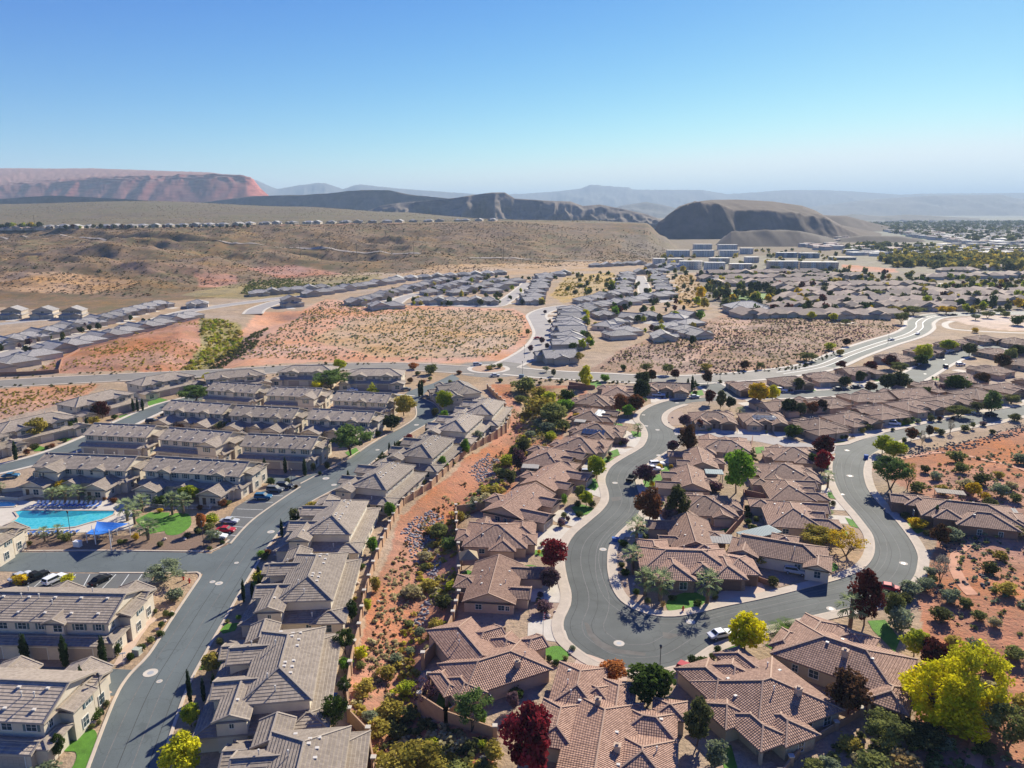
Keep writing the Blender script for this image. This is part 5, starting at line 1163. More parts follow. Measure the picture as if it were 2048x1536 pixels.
def lobes(n, z0, z1, rw, lob, seed, flat=1.0, top=0.8, squash=.8):
    g = random.Random(seed); out = []
    for i in range(n):
        t = (i + .5) / n; z = z0 + (z1 - z0) * t; u = (z - z0) / (z1 - z0)
        prof = math.sin(math.pi * min(1, .12 + u * top)) ** .7
        a = i * 2.4 + g.uniform(-.5, .5); rr = rw * prof * g.uniform(.35, .95)
        L_ = lob * g.uniform(.65, 1.25); out.append((rr * math.cos(a), rr * math.sin(a), z, L_, L_ * squash))
    return out
def trunk_mesh(h, r, limbs, spread, seed, multi=1):
    g = random.Random(seed); mb = MB()
    for s in range(multi):
        a0 = g.uniform(0, 6.28); bx, by = (0.02 * s * math.cos(a0), 0.02 * s * math.sin(a0)); tx, ty = bx + g.uniform(-.04, .04) * (1 + multi), by + g.uniform(-.04, .04) * (1 + multi)
        mb.tube((bx, by, -.04), ((bx + tx) / 2, (by + ty) / 2, h * .5), r, r * .8, 7); mb.tube(((bx + tx) / 2, (by + ty) / 2, h * .5), (tx, ty, h), r * .8, r * .6, 7)
        for k in range(limbs):
            a = k * 2.4 + g.uniform(-.4, .4); zz = h * g.uniform(.7, 1.0); e = (tx + spread * math.cos(a) * g.uniform(.5, 1), ty + spread * math.sin(a) * g.uniform(.5, 1), zz + g.uniform(.15, .4))
            m = tuple((p + q) / 2 + o for p, q, o in zip((tx, ty, zz), e, (0, 0, .03))); mb.tube((tx, ty, zz), m, r * .5, r * .35, 5); mb.tube(m, e, r * .35, r * .12, 5)
    return mb
PROTO = {}
LEAFM = leaf_mat('leaf green', (0.025, 0.045, 0.012), (0.10, 0.15, 0.03))
def proto(shape, i):
    """unit tree: height 1, crown about 1 wide"""
    k = (shape, i)
    if k in PROTO: return PROTO[k]
    sd = hash(shape) % 97 if False else sum(map(ord, shape)) + i * 13
    if shape == 'round': L_, n, s, sh = lobes(20, .30, .90, .36, .17, sd), 2600, .062, .5; tb = trunk_mesh(.42, .022, 5, .26, sd)
    elif shape == 'tall': L_, n, s, sh = lobes(22, .24, .93, .34, .15, sd, top=.86), 2600, .058, .5; tb = trunk_mesh(.45, .022, 5, .2, sd)
    elif shape == 'airy': L_, n, s, sh = lobes(26, .42, .92, .42, .15, sd, squash=.7), 3000, .042, .25; tb = trunk_mesh(.34, .02, 5, .34, sd, 2)
    elif shape == 'sparse': L_, n, s, sh = lobes(24, .40, .95, .40, .14, sd), 1100, .038, .2; tb = trunk_mesh(.3, .018, 8, .38, sd, 3)
    elif shape == 'bush': L_, n, s, sh = lobes(12, .22, .74, .30, .24, sd, squash=.95), 1000, .09, .5; tb = trunk_mesh(.2, .02, 4, .2, sd)
    elif shape == 'ball': L_, n, s, sh = [(0, 0, .5, .48, .48)] + lobes(10, .3, .75, .2, .28, sd), 900, .10, .8; tb = trunk_mesh(.2, .03, 3, .15, sd)
    elif shape == 'cotton': L_, n, s, sh = lobes(40, .18, .95, .47, .12, sd, squash=1.15), 6500, .036, .35; tb = trunk_mesh(.45, .024, 7, .34, sd, 2)
    elif shape == 'far': L_, n, s, sh = lobes(9, .3, .85, .30, .22, sd), 260, .17, .6; tb = trunk_mesh(.4, .035, 2, .2, sd)
    elif shape == 'cypress':
        L_ = [(0.05 * math.cos(j * 2.4), .05 * math.sin(j * 2.4), .05 + .9 * j / 15, .40 * (math.sin(math.pi * (.18 + .8 * j / 15)) ** .6), .07) for j in range(16)]; n, s, sh = 1100, .10, .7; tb = trunk_mesh(.1, .06, 0, 0, sd)
    elif shape == 'pine':
        L_ = [(.3 * (1 - j / 16) * math.cos(j * 2.4), .3 * (1 - j / 16) * math.sin(j * 2.4), .12 + .82 * j / 15, .26 * (1.1 - j / 16), .07) for j in range(16)]; n, s, sh = 1500, .06, .3; tb = trunk_mesh(.5, .02, 3, .2, sd)
    V, Fc, t = leaf_cloud(L_, n, s, seed=sd, shell=sh)
    if shape in ('cypress',): V = V * np.array([1, 1, 1.0])
    PROTO[k] = (np_mesh('crown', V, Fc, [LEAFM], tint=t), tb.mesh('trunk', [M_BARK])); return PROTO[k]
def palm_proto(i, date=False):
    k = ('date' if date else 'palm', i)
    if k in PROTO: return PROTO[k]
    g = random.Random(40 + i); mb = MB(); h = .62 if not date else .40
    mb.tube((0, 0, -.04), (.01, 0, h * .5), .055, .05, 9); mb.tube((.01, 0, h * .5), (0, 0, h), .05, .06, 9)
    for q in range(10): mb.tube((0, 0, h * q / 10), (0, 0, h * q / 10 + .02), .062, .05, 9)
    V, Fc, T_ = [], [], []
    def quad(p): i0 = len(V); V.extend(p); Fc.append((i0, i0 + 1, i0 + 2, i0 + 3))
    nf = 26 if not date else 40
    for f in range(nf):
        a = f * 2.399; el = R(75 - 120 * (f / nf)) if not date else R(70 - 85 * (f / nf)); ln = (.30 if not date else .62) * g.uniform(.85, 1.1); tn = g.random() * .5 + (.5 if f < nf * .6 else .1)
        d = Vector((math.cos(a) * math.cos(el), math.sin(a) * math.cos(el), math.sin(el))); side = Vector((-math.sin(a), math.cos(a), 0)); up = side.cross(d) * -1
        b = Vector((0, 0, h)); tip = b + d * ln
        if not date:                                   # fan of blades
            for s in range(6):
                w_ = R(-55 + 110 * s / 5); dd = (d * math.cos(w_) + side * math.sin(w_)); q = tip - d * ln * .22; e = q + dd * ln * .62 - Vector((0, 0, .05 * abs(w_))); n_ = (d * -math.sin(w_) + side * math.cos(w_)) * .03
                quad([q - n_ * .4, q + n_ * .4, e + n_ * .5 - Vector((0, 0, .02)), e - n_ * .5 - Vector((0, 0, .02))]); T_ += [tn] * 4
            quad([b - side * .006, b + side * .006, tip + side * .006 - d * ln * .3, tip - side * .006 - d * ln * .3]); T_ += [.3] * 4
        else:                                          # arched feather
            prev = b; n = 9
            for s in range(n):
                t = (s + 1) / n; c = b + d * ln * t - Vector((0, 0, .45 * ln * t * t))
                for sg in (-1, 1):
                    e = c + side * sg * .13 * (1 - .55 * t) + d * .05 - Vector((0, 0, .03)); m = (c - prev) * .32
                    quad([prev, prev + m * 1.6, e + m * .5, e - m * .2]); T_ += [tn] * 4
                prev = c
    PROTO[k] = (np_mesh('crown', np.array([tuple(p) for p in V]), np.array(Fc), [LEAFM], tint=np.array(T_)), mb.mesh('trunk', [M_BARKP])); return PROTO[k]

COLS = {
 'scrub': ((0.09, 0.065, 0.03), (0.25, 0.17, 0.08)),
 'palm': ((0.07, 0.10, 0.035), (0.38, 0.44, 0.22)),
 'green': ((0.047, 0.088, 0.020), (0.162, 0.257, 0.047)), 'bright': ((0.081, 0.176, 0.020), (0.257, 0.432, 0.047)), 'dark': ((0.019, 0.030, 0.014), (0.081, 0.101, 0.041)), 'darkolive': ((0.055, 0.06, 0.022), (0.16, 0.17, 0.06)),
 'olive': ((0.095, 0.108, 0.034), (0.297, 0.311, 0.095)), 'mesquite': ((0.054, 0.095, 0.027), (0.203, 0.284, 0.081)), 'sage': ((0.121, 0.149, 0.081), (0.351, 0.392, 0.230)), 'yellowgreen': ((0.162, 0.243, 0.020), (0.648, 0.621, 0.054)),
 'yellow': ((0.297, 0.297, 0.016), (0.850, 0.783, 0.041)), 'golden': ((0.351, 0.216, 0.016), (0.850, 0.621, 0.041)), 'goldolive': ((0.189, 0.162, 0.027), (0.567, 0.446, 0.095)), 'rust': ((0.068, 0.041, 0.020), (0.351, 0.135, 0.061)),
 'orange': ((0.243, 0.095, 0.027), (0.743, 0.297, 0.095)), 'red': ((0.081, 0.016, 0.019), (0.405, 0.047, 0.054)), 'maroon': ((0.027, 0.011, 0.011), (0.162, 0.041, 0.035)), 'plum': ((0.068, 0.041, 0.047), (0.270, 0.162, 0.176)),
 'purple': ((0.047, 0.024, 0.035), (0.189, 0.095, 0.115)), 'crimson': ((0.05, 0.010, 0.014), (0.32, 0.032, 0.045)), 'grey': ((0.162, 0.149, 0.121), (0.405, 0.365, 0.284)), 'cypress': ((0.014, 0.027, 0.014), (0.054, 0.088, 0.034)), 'palmx': ((0.081, 0.115, 0.041), (0.324, 0.405, 0.162)),
 'datep': ((0.041, 0.081, 0.020), (0.216, 0.324, 0.068)), 'darkrust': ((0.024, 0.019, 0.011), (0.162, 0.081, 0.041)), 'cottonmix': ((0.36, 0.36, 0.010), (0.90, 0.76, 0.02)), 'drygold': ((0.270, 0.189, 0.068), (0.675, 0.486, 0.189)), 'straw': ((0.270, 0.230, 0.108), (0.608, 0.527, 0.270)),
}
WORD = {'scrub': 'brown', 'green': 'green', 'bright': 'bright green', 'dark': 'very dark green', 'darkolive': 'dark olive', 'olive': 'olive', 'mesquite': 'feathery green', 'sage': 'grey-green', 'yellowgreen': 'yellow-green', 'yellow': 'bright yellow', 'golden': 'golden', 'goldolive': 'golden olive', 'rust': 'rust-brown',
        'orange': 'orange', 'red': 'dark red', 'maroon': 'dark maroon', 'plum': 'pale plum', 'purple': 'purple-leaved', 'crimson': 'crimson', 'grey': 'bare grey', 'cypress': 'dark', 'palm': 'green', 'datep': 'deep green', 'darkrust': 'dark rust', 'cottonmix': 'yellow and green', 'drygold': 'dry golden', 'straw': 'straw-coloured'}
def leafm(c): return leaf_mat('leaf ' + c, *COLS[c])
LAND = [  # named places that labels can point to
 (1199, 1450, 'the bottom centre house'), (985, 1330, 'the flagpole-drive house'), (1530, 1400, 'the red-car house'), (1690, 1300, 'the house left of the cottonwood'), (1385, 1130, 'the stone corner house'), (1915, 1020, 'the house on the red slope'), (1575, 1100, 'the grey-walled house'),
 (1000, 1155, 'the walled-lawn house'), (1000, 1062, 'the wash-wall house'), (1060, 1003, 'the pale side-wall house'), (1118, 950, 'the olive-walled house'), (1200, 858, 'the lower solar house'), (1196, 826, 'the upper solar house'), (1335, 770, 'the white-pickup house'), (1240, 778, 'the house behind yellow trees'),
 (1425, 830, 'the dark-garage island house'), (1526, 832, 'the pale-garage island house'), (1450, 886, 'the court lane'), (1390, 930, 'the two white cars'), (1408, 1003, 'the island west side'), (1570, 930, 'the island east side'), (1588, 1022, 'the fourth island-east house'), (1475, 950, 'the island back yards'), (1660, 900, 'the junction'),
 (1636, 846, 'the red-tree end of the right row'), (1762, 818, 'the white van'), (1890, 790, 'the right arm of the street'), (2000, 770, 'the right edge of the street'), (1650, 790, 'the upper street'), (1780, 765, 'the upper street bend'), (1880, 710, 'the upper right cul-de-sac'), (1985, 690, 'the pale dirt lot'), (1720, 720, 'the arterial curve'), (1540, 750, 'the arterial right of the corner'), (1330, 745, 'the arterial by the corner'),
 (1150, 750, 'the wash head'), (985, 738, 'the roundabout'), (1850, 630, 'the far road bend'), (1790, 950, 'the street outside bend'), (1860, 1130, 'the dirt track'), (1900, 1400, 'the big cottonwood'), (1990, 900, 'the red hillside'), (1780, 1220, 'the lower street corner'),
 (30, 1040, 'the spa pool'), (120, 1030, 'the swimming pool'), (240, 1060, 'the blue shade sail'), (340, 1040, 'the oval lawn'), (430, 1060, 'the red parked car'), (560, 975, 'the blue parked cars'), (150, 1160, 'the bottom-left car park'), (330, 1165, 'the side-street corner'), (260, 1280, 'the three-garage block'), (90, 1330, 'the three tan garages'), (150, 1440, 'the bottom left corner block'), (180, 1500, 'the curved lawn'),
 (350, 1500, 'the bottom of the street'), (420, 1380, 'the nearest villa front'), (480, 1230, 'the second villa front'), (530, 1130, 'the third villa front'), (600, 1040, 'the fourth villa front'), (690, 960, 'the fifth villa front'), (780, 900, 'the sixth villa front'), (860, 850, 'the seventh villa front'), (880, 800, 'the street bend'), (690, 1440, 'the nearest villa back'), (700, 1320, 'the second villa back'), (740, 1150, 'the third villa back'), (790, 1040, 'the fourth villa back'), (880, 950, 'the fifth villa back'), (950, 890, 'the sixth villa back'),
 (700, 860, 'the middle of the left community'), (580, 820, 'the middle row'), (500, 870, 'the centre block'), (640, 750, 'the back row garages'), (410, 780, 'the left back lane'), (240, 830, 'the white-garage house'), (100, 870, 'the left lane'), (30, 910, 'the left edge'), (220, 900, 'the plain-roof block'), (390, 960, 'the pool lawn block'), (150, 970, 'the loungers block'), (600, 930, 'the three-garage middle block'),
 (840, 1150, 'the wash'), (820, 1300, 'the lower wash'), (960, 960, 'the upper wash'), (850, 1430, 'the wash corner'), (1090, 690, 'the street north of the roundabout'), (450, 650, 'the yellow gully'), (780, 660, 'the sandy lot'), (1500, 690, 'the brushy lot'),
]
def near(px, py):
    best = min(LAND, key=lambda l: math.hypot(l[0] - px, (l[1] - py) * 1.4)); return best[2]
TREES = []
def tree(bx, by, h, w_, shape, c, name=None, cat=None, label=None, z=None, group=None):
    """base pixel, height and width in pixels of the photograph"""
    p = P(bx, by) if by > 620 else G(bx, by)
    dep = depth_of(p.x, p.y, p.z); mpp = dep / F; W_ = w_ * mpp * (1.22 if shape != 'cypress' else 1.15); h = h * 1.08; sd = math.sin(math.atan2(CAMH, p.y)); cd = math.sqrt(1 - sd * sd)
    H_ = max(0.35 * W_, (h * mpp - 0.35 * W_ * sd) / cd)
    if shape in ('bush', 'ball'): H_ = max(.6 * W_, (h * mpp - .6 * W_ * sd) / cd)
    return plant(p.x, p.y, p.z if by <= 620 else (zat(p.x, p.y)), H_, W_, shape, c, name, cat, label, bx, by, group)
KIND = {'round': ('broadleaf_tree', 'tree'), 'tall': ('upright_tree', 'tree'), 'airy': ('mesquite_tree', 'tree'), 'sparse': ('thin_tree', 'tree'), 'bush': ('shrub', 'shrub'), 'ball': ('clipped_shrub', 'shrub'), 'cotton': ('cottonwood_tree', 'tree'), 'far': ('far_tree', 'tree'), 'cypress': ('cypress_tree', 'cypress'), 'pine': ('conifer_tree', 'tree'), 'palm': ('fan_palm', 'palm tree'), 'date': ('date_palm', 'palm tree')}
NOUN = {'round': 'tree', 'tall': 'upright tree', 'airy': 'spreading tree', 'sparse': 'thin open tree', 'bush': 'shrub', 'ball': 'clipped ball shrub', 'cotton': 'cottonwood tree', 'far': 'tree', 'cypress': 'column cypress', 'pine': 'conifer', 'palm': 'fan palm', 'date': 'date palm'}
GRP = {'round': 'yard and street trees', 'tall': 'yard and street trees', 'airy': 'spreading desert trees', 'sparse': 'thin open trees', 'bush': 'garden and desert shrubs', 'ball': 'clipped garden shrubs', 'cotton': 'cottonwoods', 'far': 'trees among the far houses', 'cypress': 'column cypresses', 'pine': 'conifers', 'palm': 'fan palms', 'date': 'date palms'}
_pc = [0]
def plant(x, y, z, H_, W_, shape, c, name=None, cat=None, label=None, bx=None, by=None, group=None):
    _pc[0] += 1; i = _pc[0] % 3
    cr, tr = palm_proto(i % 2, shape == 'date') if shape in ('palm', 'date') else proto(shape, i)
    if bx is None: bx, by = to_px(x, y, z)
    nm, ct = KIND[shape]
    lab = label or f'{WORD[c]} {NOUN[shape]} near {near(bx, by)}'
    t = thing(name or nm, (x, y, z), (_pc[0] * 2.399) % 6.283, lab, cat or ct, group or GRP[shape])
    sw = W_ if shape != 'cypress' else W_ * 1.15
    if shape in ('palm',): sw = W_ * 1.15; H_ = H_ * 1.1; 
    t.scale = (sw, sw, H_) if shape not in ('palm', 'date') else (sw * 1.0, sw * 1.0, H_)
    o = bpy.data.objects.new('crown', cr); col.objects.link(o); o.parent = t; o.material_slots[0].link = 'OBJECT'; o.material_slots[0].material = leafm(c)
    if shape != 'far' and shape != 'ball':
        q = bpy.data.objects.new('trunk', tr); col.objects.link(q); q.parent = t
    TREES.append(t); return t

TL = '''1104 1142 68 54 round red|1099 1180 48 42 round plum|1086 1224 28 36 bush plum|1200 912 22 24 round plum|1247 888 16 20 bush plum|1192 958 48 38 round yellowgreen|1160 1004 34 24 round olive|1173 1012 32 32 round yellowgreen|1290 968 42 42 round purple
1298 1050 74 54 round rust|1350 1047 74 50 tall darkolive|1340 1050 40 34 round plum|1375 906 56 42 tall darkrust|1345 905 26 26 round purple|1369 854 26 26 round plum|1400 859 20 18 round maroon|1418 809 30 24 round maroon|1441 817 36 24 tall darkolive|1460 819 26 20 round dark|1516 808 44 44 round golden|1545 802 32 26 round yellow
1239 827 40 30 round rust|1270 824 36 36 round rust|1282 804 46 38 round dark|1255 834 26 26 round bright|1170 777 44 30 tall yellow|1210 763 17 22 bush bright|1285 771 28 32 round dark|1303 763 24 22 round darkrust|1291 746 20 26 airy olive|1247 741 14 12 bush green|1335 749 22 24 airy olive|1350 758 20 20 round maroon|1415 769 28 22 round darkrust|1413 741 14 22 bush goldolive|1489 739 18 20 round darkrust|1519 738 14 16 airy olive
1375 784 27 6 cypress cypress|1384 782 31 6 cypress cypress|1390 776 18 12 pine green|1276 867 20 20 palm palm|1479 834 20 18 palm palm|1472 986 88 62 round bright|1417 946 22 28 airy sage|1430 984 22 32 bush purple|1504 924 32 20 pine darkolive|1130 819 24 32 bush bright|1135 801 20 34 bush green|1153 844 18 16 round golden|1114 842 24 18 bush darkolive
1273 1087 52 38 palm palm|1265 1137 46 40 palm palm|1290 1192 56 44 palm palm|1320 1202 62 52 palm palm|1414 1207 66 50 palm palm|1643 944 46 38 round red|1645 917 48 42 round maroon|1625 934 28 26 round green|1585 874 32 32 bush green|1765 907 38 38 round yellowgreen|1787 917 38 42 round yellowgreen|1780 978 68 74 airy mesquite|1815 977 52 32 sparse goldolive|1834 985 26 34 bush olive
1822 882 28 26 round rust|1858 874 24 16 round darkrust|1808 886 14 10 bush olive|1843 890 30 14 sparse grey|1900 866 26 16 sparse grey|1640 1090 42 82 airy goldolive|1690 1112 60 72 sparse golden|1520 1130 26 40 bush goldolive|1880 1092 44 40 round darkrust|1905 1082 36 42 bush sage|1945 997 30 32 round golden|1970 1004 20 18 bush golden|1836 1057 22 34 bush golden|1880 1162 52 40 sparse grey|1866 1165 20 18 bush olive
1728 1252 108 66 tall maroon|1700 1254 68 54 palm palm|1783 1242 58 38 round olive|1797 1257 58 48 bush sage|1490 1302 78 80 round cottonmix|1222 1362 46 58 round orange|1300 1407 84 100 round green|1393 1492 92 62 tall darkolive|1432 1532 64 46 bush sage|1062 1562 150 112 round crimson|942 1462 84 74 airy mesquite|1026 1420 36 26 round plum|1010 1452 26 26 sparse plum|1035 1397 30 32 bush green|965 1452 40 18 bush bright|850 1402 62 54 sparse purple
1573 1272 44 60 date datep|1695 1428 88 84 round darkrust|1864 1333 60 72 round maroon|1828 1312 56 52 round yellowgreen|1876 1452 128 128 cotton cottonmix|1936 1432 140 120 cotton yellow|1905 1462 90 130 cotton cottonmix|1770 1494 74 94 airy olive|2012 1502 92 104 airy olive|1965 1510 40 44 bush darkolive|1800 1546 44 66 bush drygold|1846 1500 60 90 airy darkolive|1745 1560 50 80 bush olive
1846 724 36 38 round yellowgreen|1842 732 24 30 round green|1780 737 28 28 round maroon|1797 747 24 36 airy olive|1938 712 26 28 round darkolive|1740 747 26 28 round maroon|1683 737 16 22 round maroon|1693 692 16 18 round darkrust|1775 782 36 38 round dark|1801 782 38 38 round dark|1718 767 26 24 round dark|1688 774 22 26 round dark|1740 785 22 24 round darkrust|1597 780 24 26 tall darkolive|1910 785 36 48 round green|1982 827 46 38 tall mesquite|1918 834 24 52 airy olive|1955 824 22 38 airy darkolive
2022 807 20 42 airy olive|1965 772 28 32 round darkrust|2003 737 30 32 round darkrust|2020 727 30 26 round olive|2032 717 28 32 round dark|1643 824 26 26 round darkrust|1625 827 24 24 round rust|1577 832 36 32 round dark|1600 832 28 26 round dark|1880 787 14 32 bush purple|1895 702 24 36 round yellowgreen|1850 790 14 26 bush green|1760 802 14 28 bush green|1700 830 10 16 bush green|1745 846 14 16 bush olive|1820 842 12 16 bush green|1862 842 12 18 bush darkolive
665 780 44 72 airy mesquite|678 744 26 26 round yellowgreen|634 776 18 24 bush yellow|702 910 64 84 airy mesquite|808 832 44 46 round goldolive|783 860 32 40 round dark|890 820 40 40 round yellowgreen|888 844 24 22 round bright|745 785 22 22 pine yellowgreen|768 767 24 38 airy sage|390 802 34 68 airy mesquite|418 764 20 28 round yellow|205 837 36 32 round maroon|76 882 46 54 round goldolive|142 867 28 26 round green|190 848 18 24 bush goldolive|450 862 24 46 airy olive|400 862 18 20 bush green|360 862 18 22 bush orange|490 810 18 26 round olive|870 832 20 14 bush darkolive
125 987 28 32 round golden|92 985 20 18 bush green|378 1002 34 42 round yellowgreen|105 1002 28 30 palm palm|132 1005 34 34 palm palm|158 1005 36 32 palm palm|181 1007 16 22 palm palm|285 1024 36 34 palm palm|255 1042 46 36 palm palm|270 1048 42 32 palm palm|345 1030 46 32 palm palm|367 1028 42 34 palm palm|297 1080 42 40 palm palm|90 1084 30 24 palm palm|118 1077 28 24 palm palm|322 1010 24 30 bush green|2 985 20 20 palm palm
330 1162 46 82 airy sage|136 1168 28 30 bush yellow|425 1087 30 32 airy sage|403 1062 36 22 round orange|423 1047 26 30 bush yellowgreen|350 1200 24 36 bush sage|625 1037 36 42 round goldolive|590 1040 30 30 bush darkolive|518 1162 26 30 bush yellow|885 942 30 24 tall bright|780 1037 34 24 round bright|745 1107 34 24 round bright|930 910 32 22 tall bright|955 887 28 22 airy sage|765 924 24 26 pine green|818 882 18 18 bush crimson|800 897 20 18 bush green
370 1548 80 82 round yellow|383 1454 48 38 round yellowgreen|424 1347 44 40 round goldolive|95 1562 40 58 bush sage|118 1517 48 28 round green|692 1307 52 40 airy green|705 1242 42 26 tall green|690 1342 30 30 airy bright|690 1392 42 30 airy green|672 1462 74 58 airy green|707 1487 30 24 ball green|650 1475 20 18 ball olive|540 1165 24 18 bush green|40 1168 20 30 bush golden
488 1204 44 7 cypress cypress|506 1201 38 7 cypress cypress|381 1407 62 9 cypress cypress|408 1402 42 8 cypress cypress|430 1399 48 9 cypress cypress|52 1330 60 16 cypress cypress|131 1332 58 15 cypress cypress|208 1334 60 14 cypress cypress|168 1400 64 11 cypress cypress|564 1073 34 6 cypress cypress|583 1073 36 7 cypress cypress|598 1059 36 7 cypress cypress|687 973 20 4 cypress cypress|697 971 30 6 cypress cypress|779 912 27 5 cypress cypress|790 906 23 5 cypress cypress|853 869 23 5 cypress cypress|860 863 19 4 cypress cypress|839 793 31 6 cypress cypress|844 793 33 6 cypress cypress
155 864 32 6 cypress cypress|175 864 30 6 cypress cypress|32 920 38 8 cypress cypress|267 823 26 5 cypress cypress|276 823 26 5 cypress cypress|286 821 24 5 cypress cypress|530 946 30 7 cypress cypress|571 946 32 7 cypress cypress|610 951 34 8 cypress cypress|240 909 20 8 cypress cypress|279 912 20 8 cypress cypress|364 917 20 8 cypress cypress|405 919 20 8 cypress cypress|518 1160 28 7 cypress cypress|520 1192 40 7 cypress cypress
1788 624 12 26 airy goldolive|1826 630 12 42 airy olive|1803 648 24 30 airy olive|1891 628 14 38 airy golden|1956 624 14 34 airy goldolive|2000 628 12 24 airy olive|1667 642 16 20 round yellow|1623 640 16 16 round yellow|1690 650 12 20 airy olive|1975 636 14 26 airy olive|2012 634 12 18 bush olive|1950 640 12 20 airy sage|1905 700 14 26 bush olive|2035 650 16 30 bush green|1950 665 12 14 bush golden|1660 700 18 20 bush yellowgreen|1680 710 14 18 bush goldolive|1615 722 12 40 airy olive
1055 672 14 12 airy olive|1094 722 18 18 airy yellowgreen|1108 722 22 22 round yellow|1080 712 14 16 bush olive|1158 726 22 20 airy goldolive|1145 700 18 18 bush green|1094 698 12 10 round purple|1084 688 14 12 round purple|1061 704 14 12 round purple|1106 678 10 8 round purple|1106 662 9 8 round red|1099 648 9 8 round darkrust|1090 628 8 8 round purple|1092 744 12 16 airy sage|1107 752 14 12 tall darkolive|985 738 10 16 airy sage|1000 736 12 14 bush olive|978 740 8 14 bush goldolive|828 738 16 20 bush orange|862 748 12 30 bush olive|918 748 8 12 bush rust|800 760 14 20 bush green|820 765 12 14 bush darkrust'''
for item in TL.replace('\n', '|').split('|'):
    q = item.split(); tree(*[float(v) for v in q[:4]], q[4], q[5])
# clipped and loose shrubs in the yards, each its own plant
SL = '''1236 1268 0 0|1040 1332 10 10 ball green|1145 1300 12 12 ball sage|1098 1322 14 12 ball green|1112 1330 14 14 ball green|1130 1320 12 12 bush olive|1384 1326 20 16 ball green|1435 1304 16 14 ball green|1425 1316 14 14 ball olive|1405 1330 16 24 ball green|1545 1170 22 22 ball darkolive|1632 1156 16 16 ball green|1430 1198 12 12 ball darkolive|1432 1188 10 10 ball olive|1295 1206 14 12 ball olive|1326 1214 16 12 bush drygold|1250 1150 16 18 ball green|1345 1200 14 16 bush green|1395 1212 16 20 bush green|1272 1190 18 14 bush green
1155 1012 14 14 ball green|1158 1034 12 18 bush green|1184 1014 16 14 ball darkolive|1122 1052 20 18 bush plum|1128 1008 22 12 ball bright|1282 1062 14 16 bush darkolive|1245 1092 14 20 bush green|1243 1135 14 16 bush darkolive|1390 790 10 10 ball green|1810 1036 16 18 ball darkolive|1840 1030 14 16 ball darkolive|1495 1022 14 16 ball green|1497 1035 14 14 ball green|1496 1048 14 14 ball green|1512 1042 12 12 ball olive|1506 1062 14 20 bush green|1480 1090 22 24 bush green|1465 1100 18 18 bush olive|1655 1030 12 22 palm palm|1655 975 34 26 palm palm
193 1382 16 14 ball green|187 1412 18 16 ball darkolive|213 1414 16 12 ball darkolive|180 1432 10 16 bush yellowgreen|190 1438 14 30 bush green|198 1448 10 10 ball olive|184 1456 10 12 ball olive|165 1455 10 14 bush darkolive|128 1452 14 14 ball olive|136 1446 10 10 ball green|117 1462 12 14 ball green|94 1488 14 14 ball green|70 1512 24 18 bush green|323 1254 14 12 ball green|343 1232 10 12 ball green|332 1232 14 12 ball olive|322 1272 12 14 ball green|318 1268 10 10 ball olive|302 1284 8 18 bush olive|283 1302 18 16 ball green|236 1310 26 14 ball green|261 1320 18 14 ball green|280 1252 12 12 bush olive|294 1240 12 8 bush olive|310 1228 14 10 bush olive
542 970 18 16 ball green|575 970 16 12 ball darkolive|592 976 8 8 ball darkrust|627 942 18 10 ball darkolive|655 938 16 10 ball darkolive|640 950 10 8 bush green|684 878 14 14 ball green|700 880 20 20 bush darkolive|755 872 12 18 bush green|616 1022 10 10 ball golden|588 1046 12 12 ball olive|440 1288 16 14 ball olive|464 1300 16 16 ball olive|478 1238 12 12 bush bright|455 1245 10 10 bush olive|395 1452 8 12 bush olive|530 1118 12 20 bush darkolive|535 1108 10 14 ball rust|522 1112 10 16 ball bright|726 1192 12 10 bush olive|710 1200 10 10 bush goldolive|724 1136 12 14 bush green|742 1090 10 10 bush yellowgreen|846 968 10 14 bush olive|800 1000 10 14 bush olive|812 992 12 16 bush darkolive|905 930 12 14 bush green|925 905 12 14 bush yellowgreen
70 898 12 16 ball darkolive|94 898 8 8 ball darkolive|104 896 12 14 bush rust|55 910 16 14 bush rust|130 884 8 10 bush darkolive|230 838 10 14 bush green|300 798 14 12 bush green|296 790 10 14 bush olive|455 1010 12 16 bush olive|445 1012 14 22 bush rust|400 1020 14 12 bush rust|418 1060 16 22 bush olive|395 1068 18 16 bush olive|375 1075 14 16 bush darkolive|320 1092 10 14 bush darkolive|240 1088 12 14 bush olive|250 1086 10 12 bush darkolive|320 1024 10 12 bush golden|228 1006 14 16 bush rust|210 1000 10 10 bush orange|130 1082 14 24 bush olive|60 1090 10 12 bush darkolive|28 1092 10 12 bush darkolive|272 1080 18 14 bush golden|420 1100 10 12 bush darkolive|445 1088 8 10 ball green
1690 870 12 16 bush olive|1725 866 14 14 bush goldolive|1735 860 14 24 airy olive|1785 862 8 8 bush green|1798 850 12 10 ball goldolive|1812 848 14 14 ball olive|1835 846 12 12 bush sage|1878 842 12 12 bush darkrust|1905 840 8 10 bush darkrust|1880 870 16 16 bush darkolive|1872 864 12 12 bush golden|1930 862 16 18 bush olive|1945 858 14 12 airy olive|1985 868 12 14 bush darkolive|1966 852 12 14 bush plum|2030 842 14 24 bush darkolive|1838 872 8 12 bush olive|1760 1200 16 34 bush sage|1822 1190 18 42 bush sage|1850 1180 16 40 bush sage|1810 1204 18 30 bush darkolive|1865 1150 16 14 bush green|1852 1070 14 16 bush darkolive|1870 1050 40 8 cypress cypress
745 770 8 12 bush darkolive|860 760 8 10 bush olive|845 768 10 14 bush rust|835 750 8 12 bush darkolive|900 768 10 10 bush olive|880 772 8 12 bush darkolive|1000 764 8 12 bush green|1120 768 6 10 bush darkolive|1080 768 6 10 bush darkolive|1440 765 6 8 bush darkolive|1180 765 6 10 bush darkolive'''
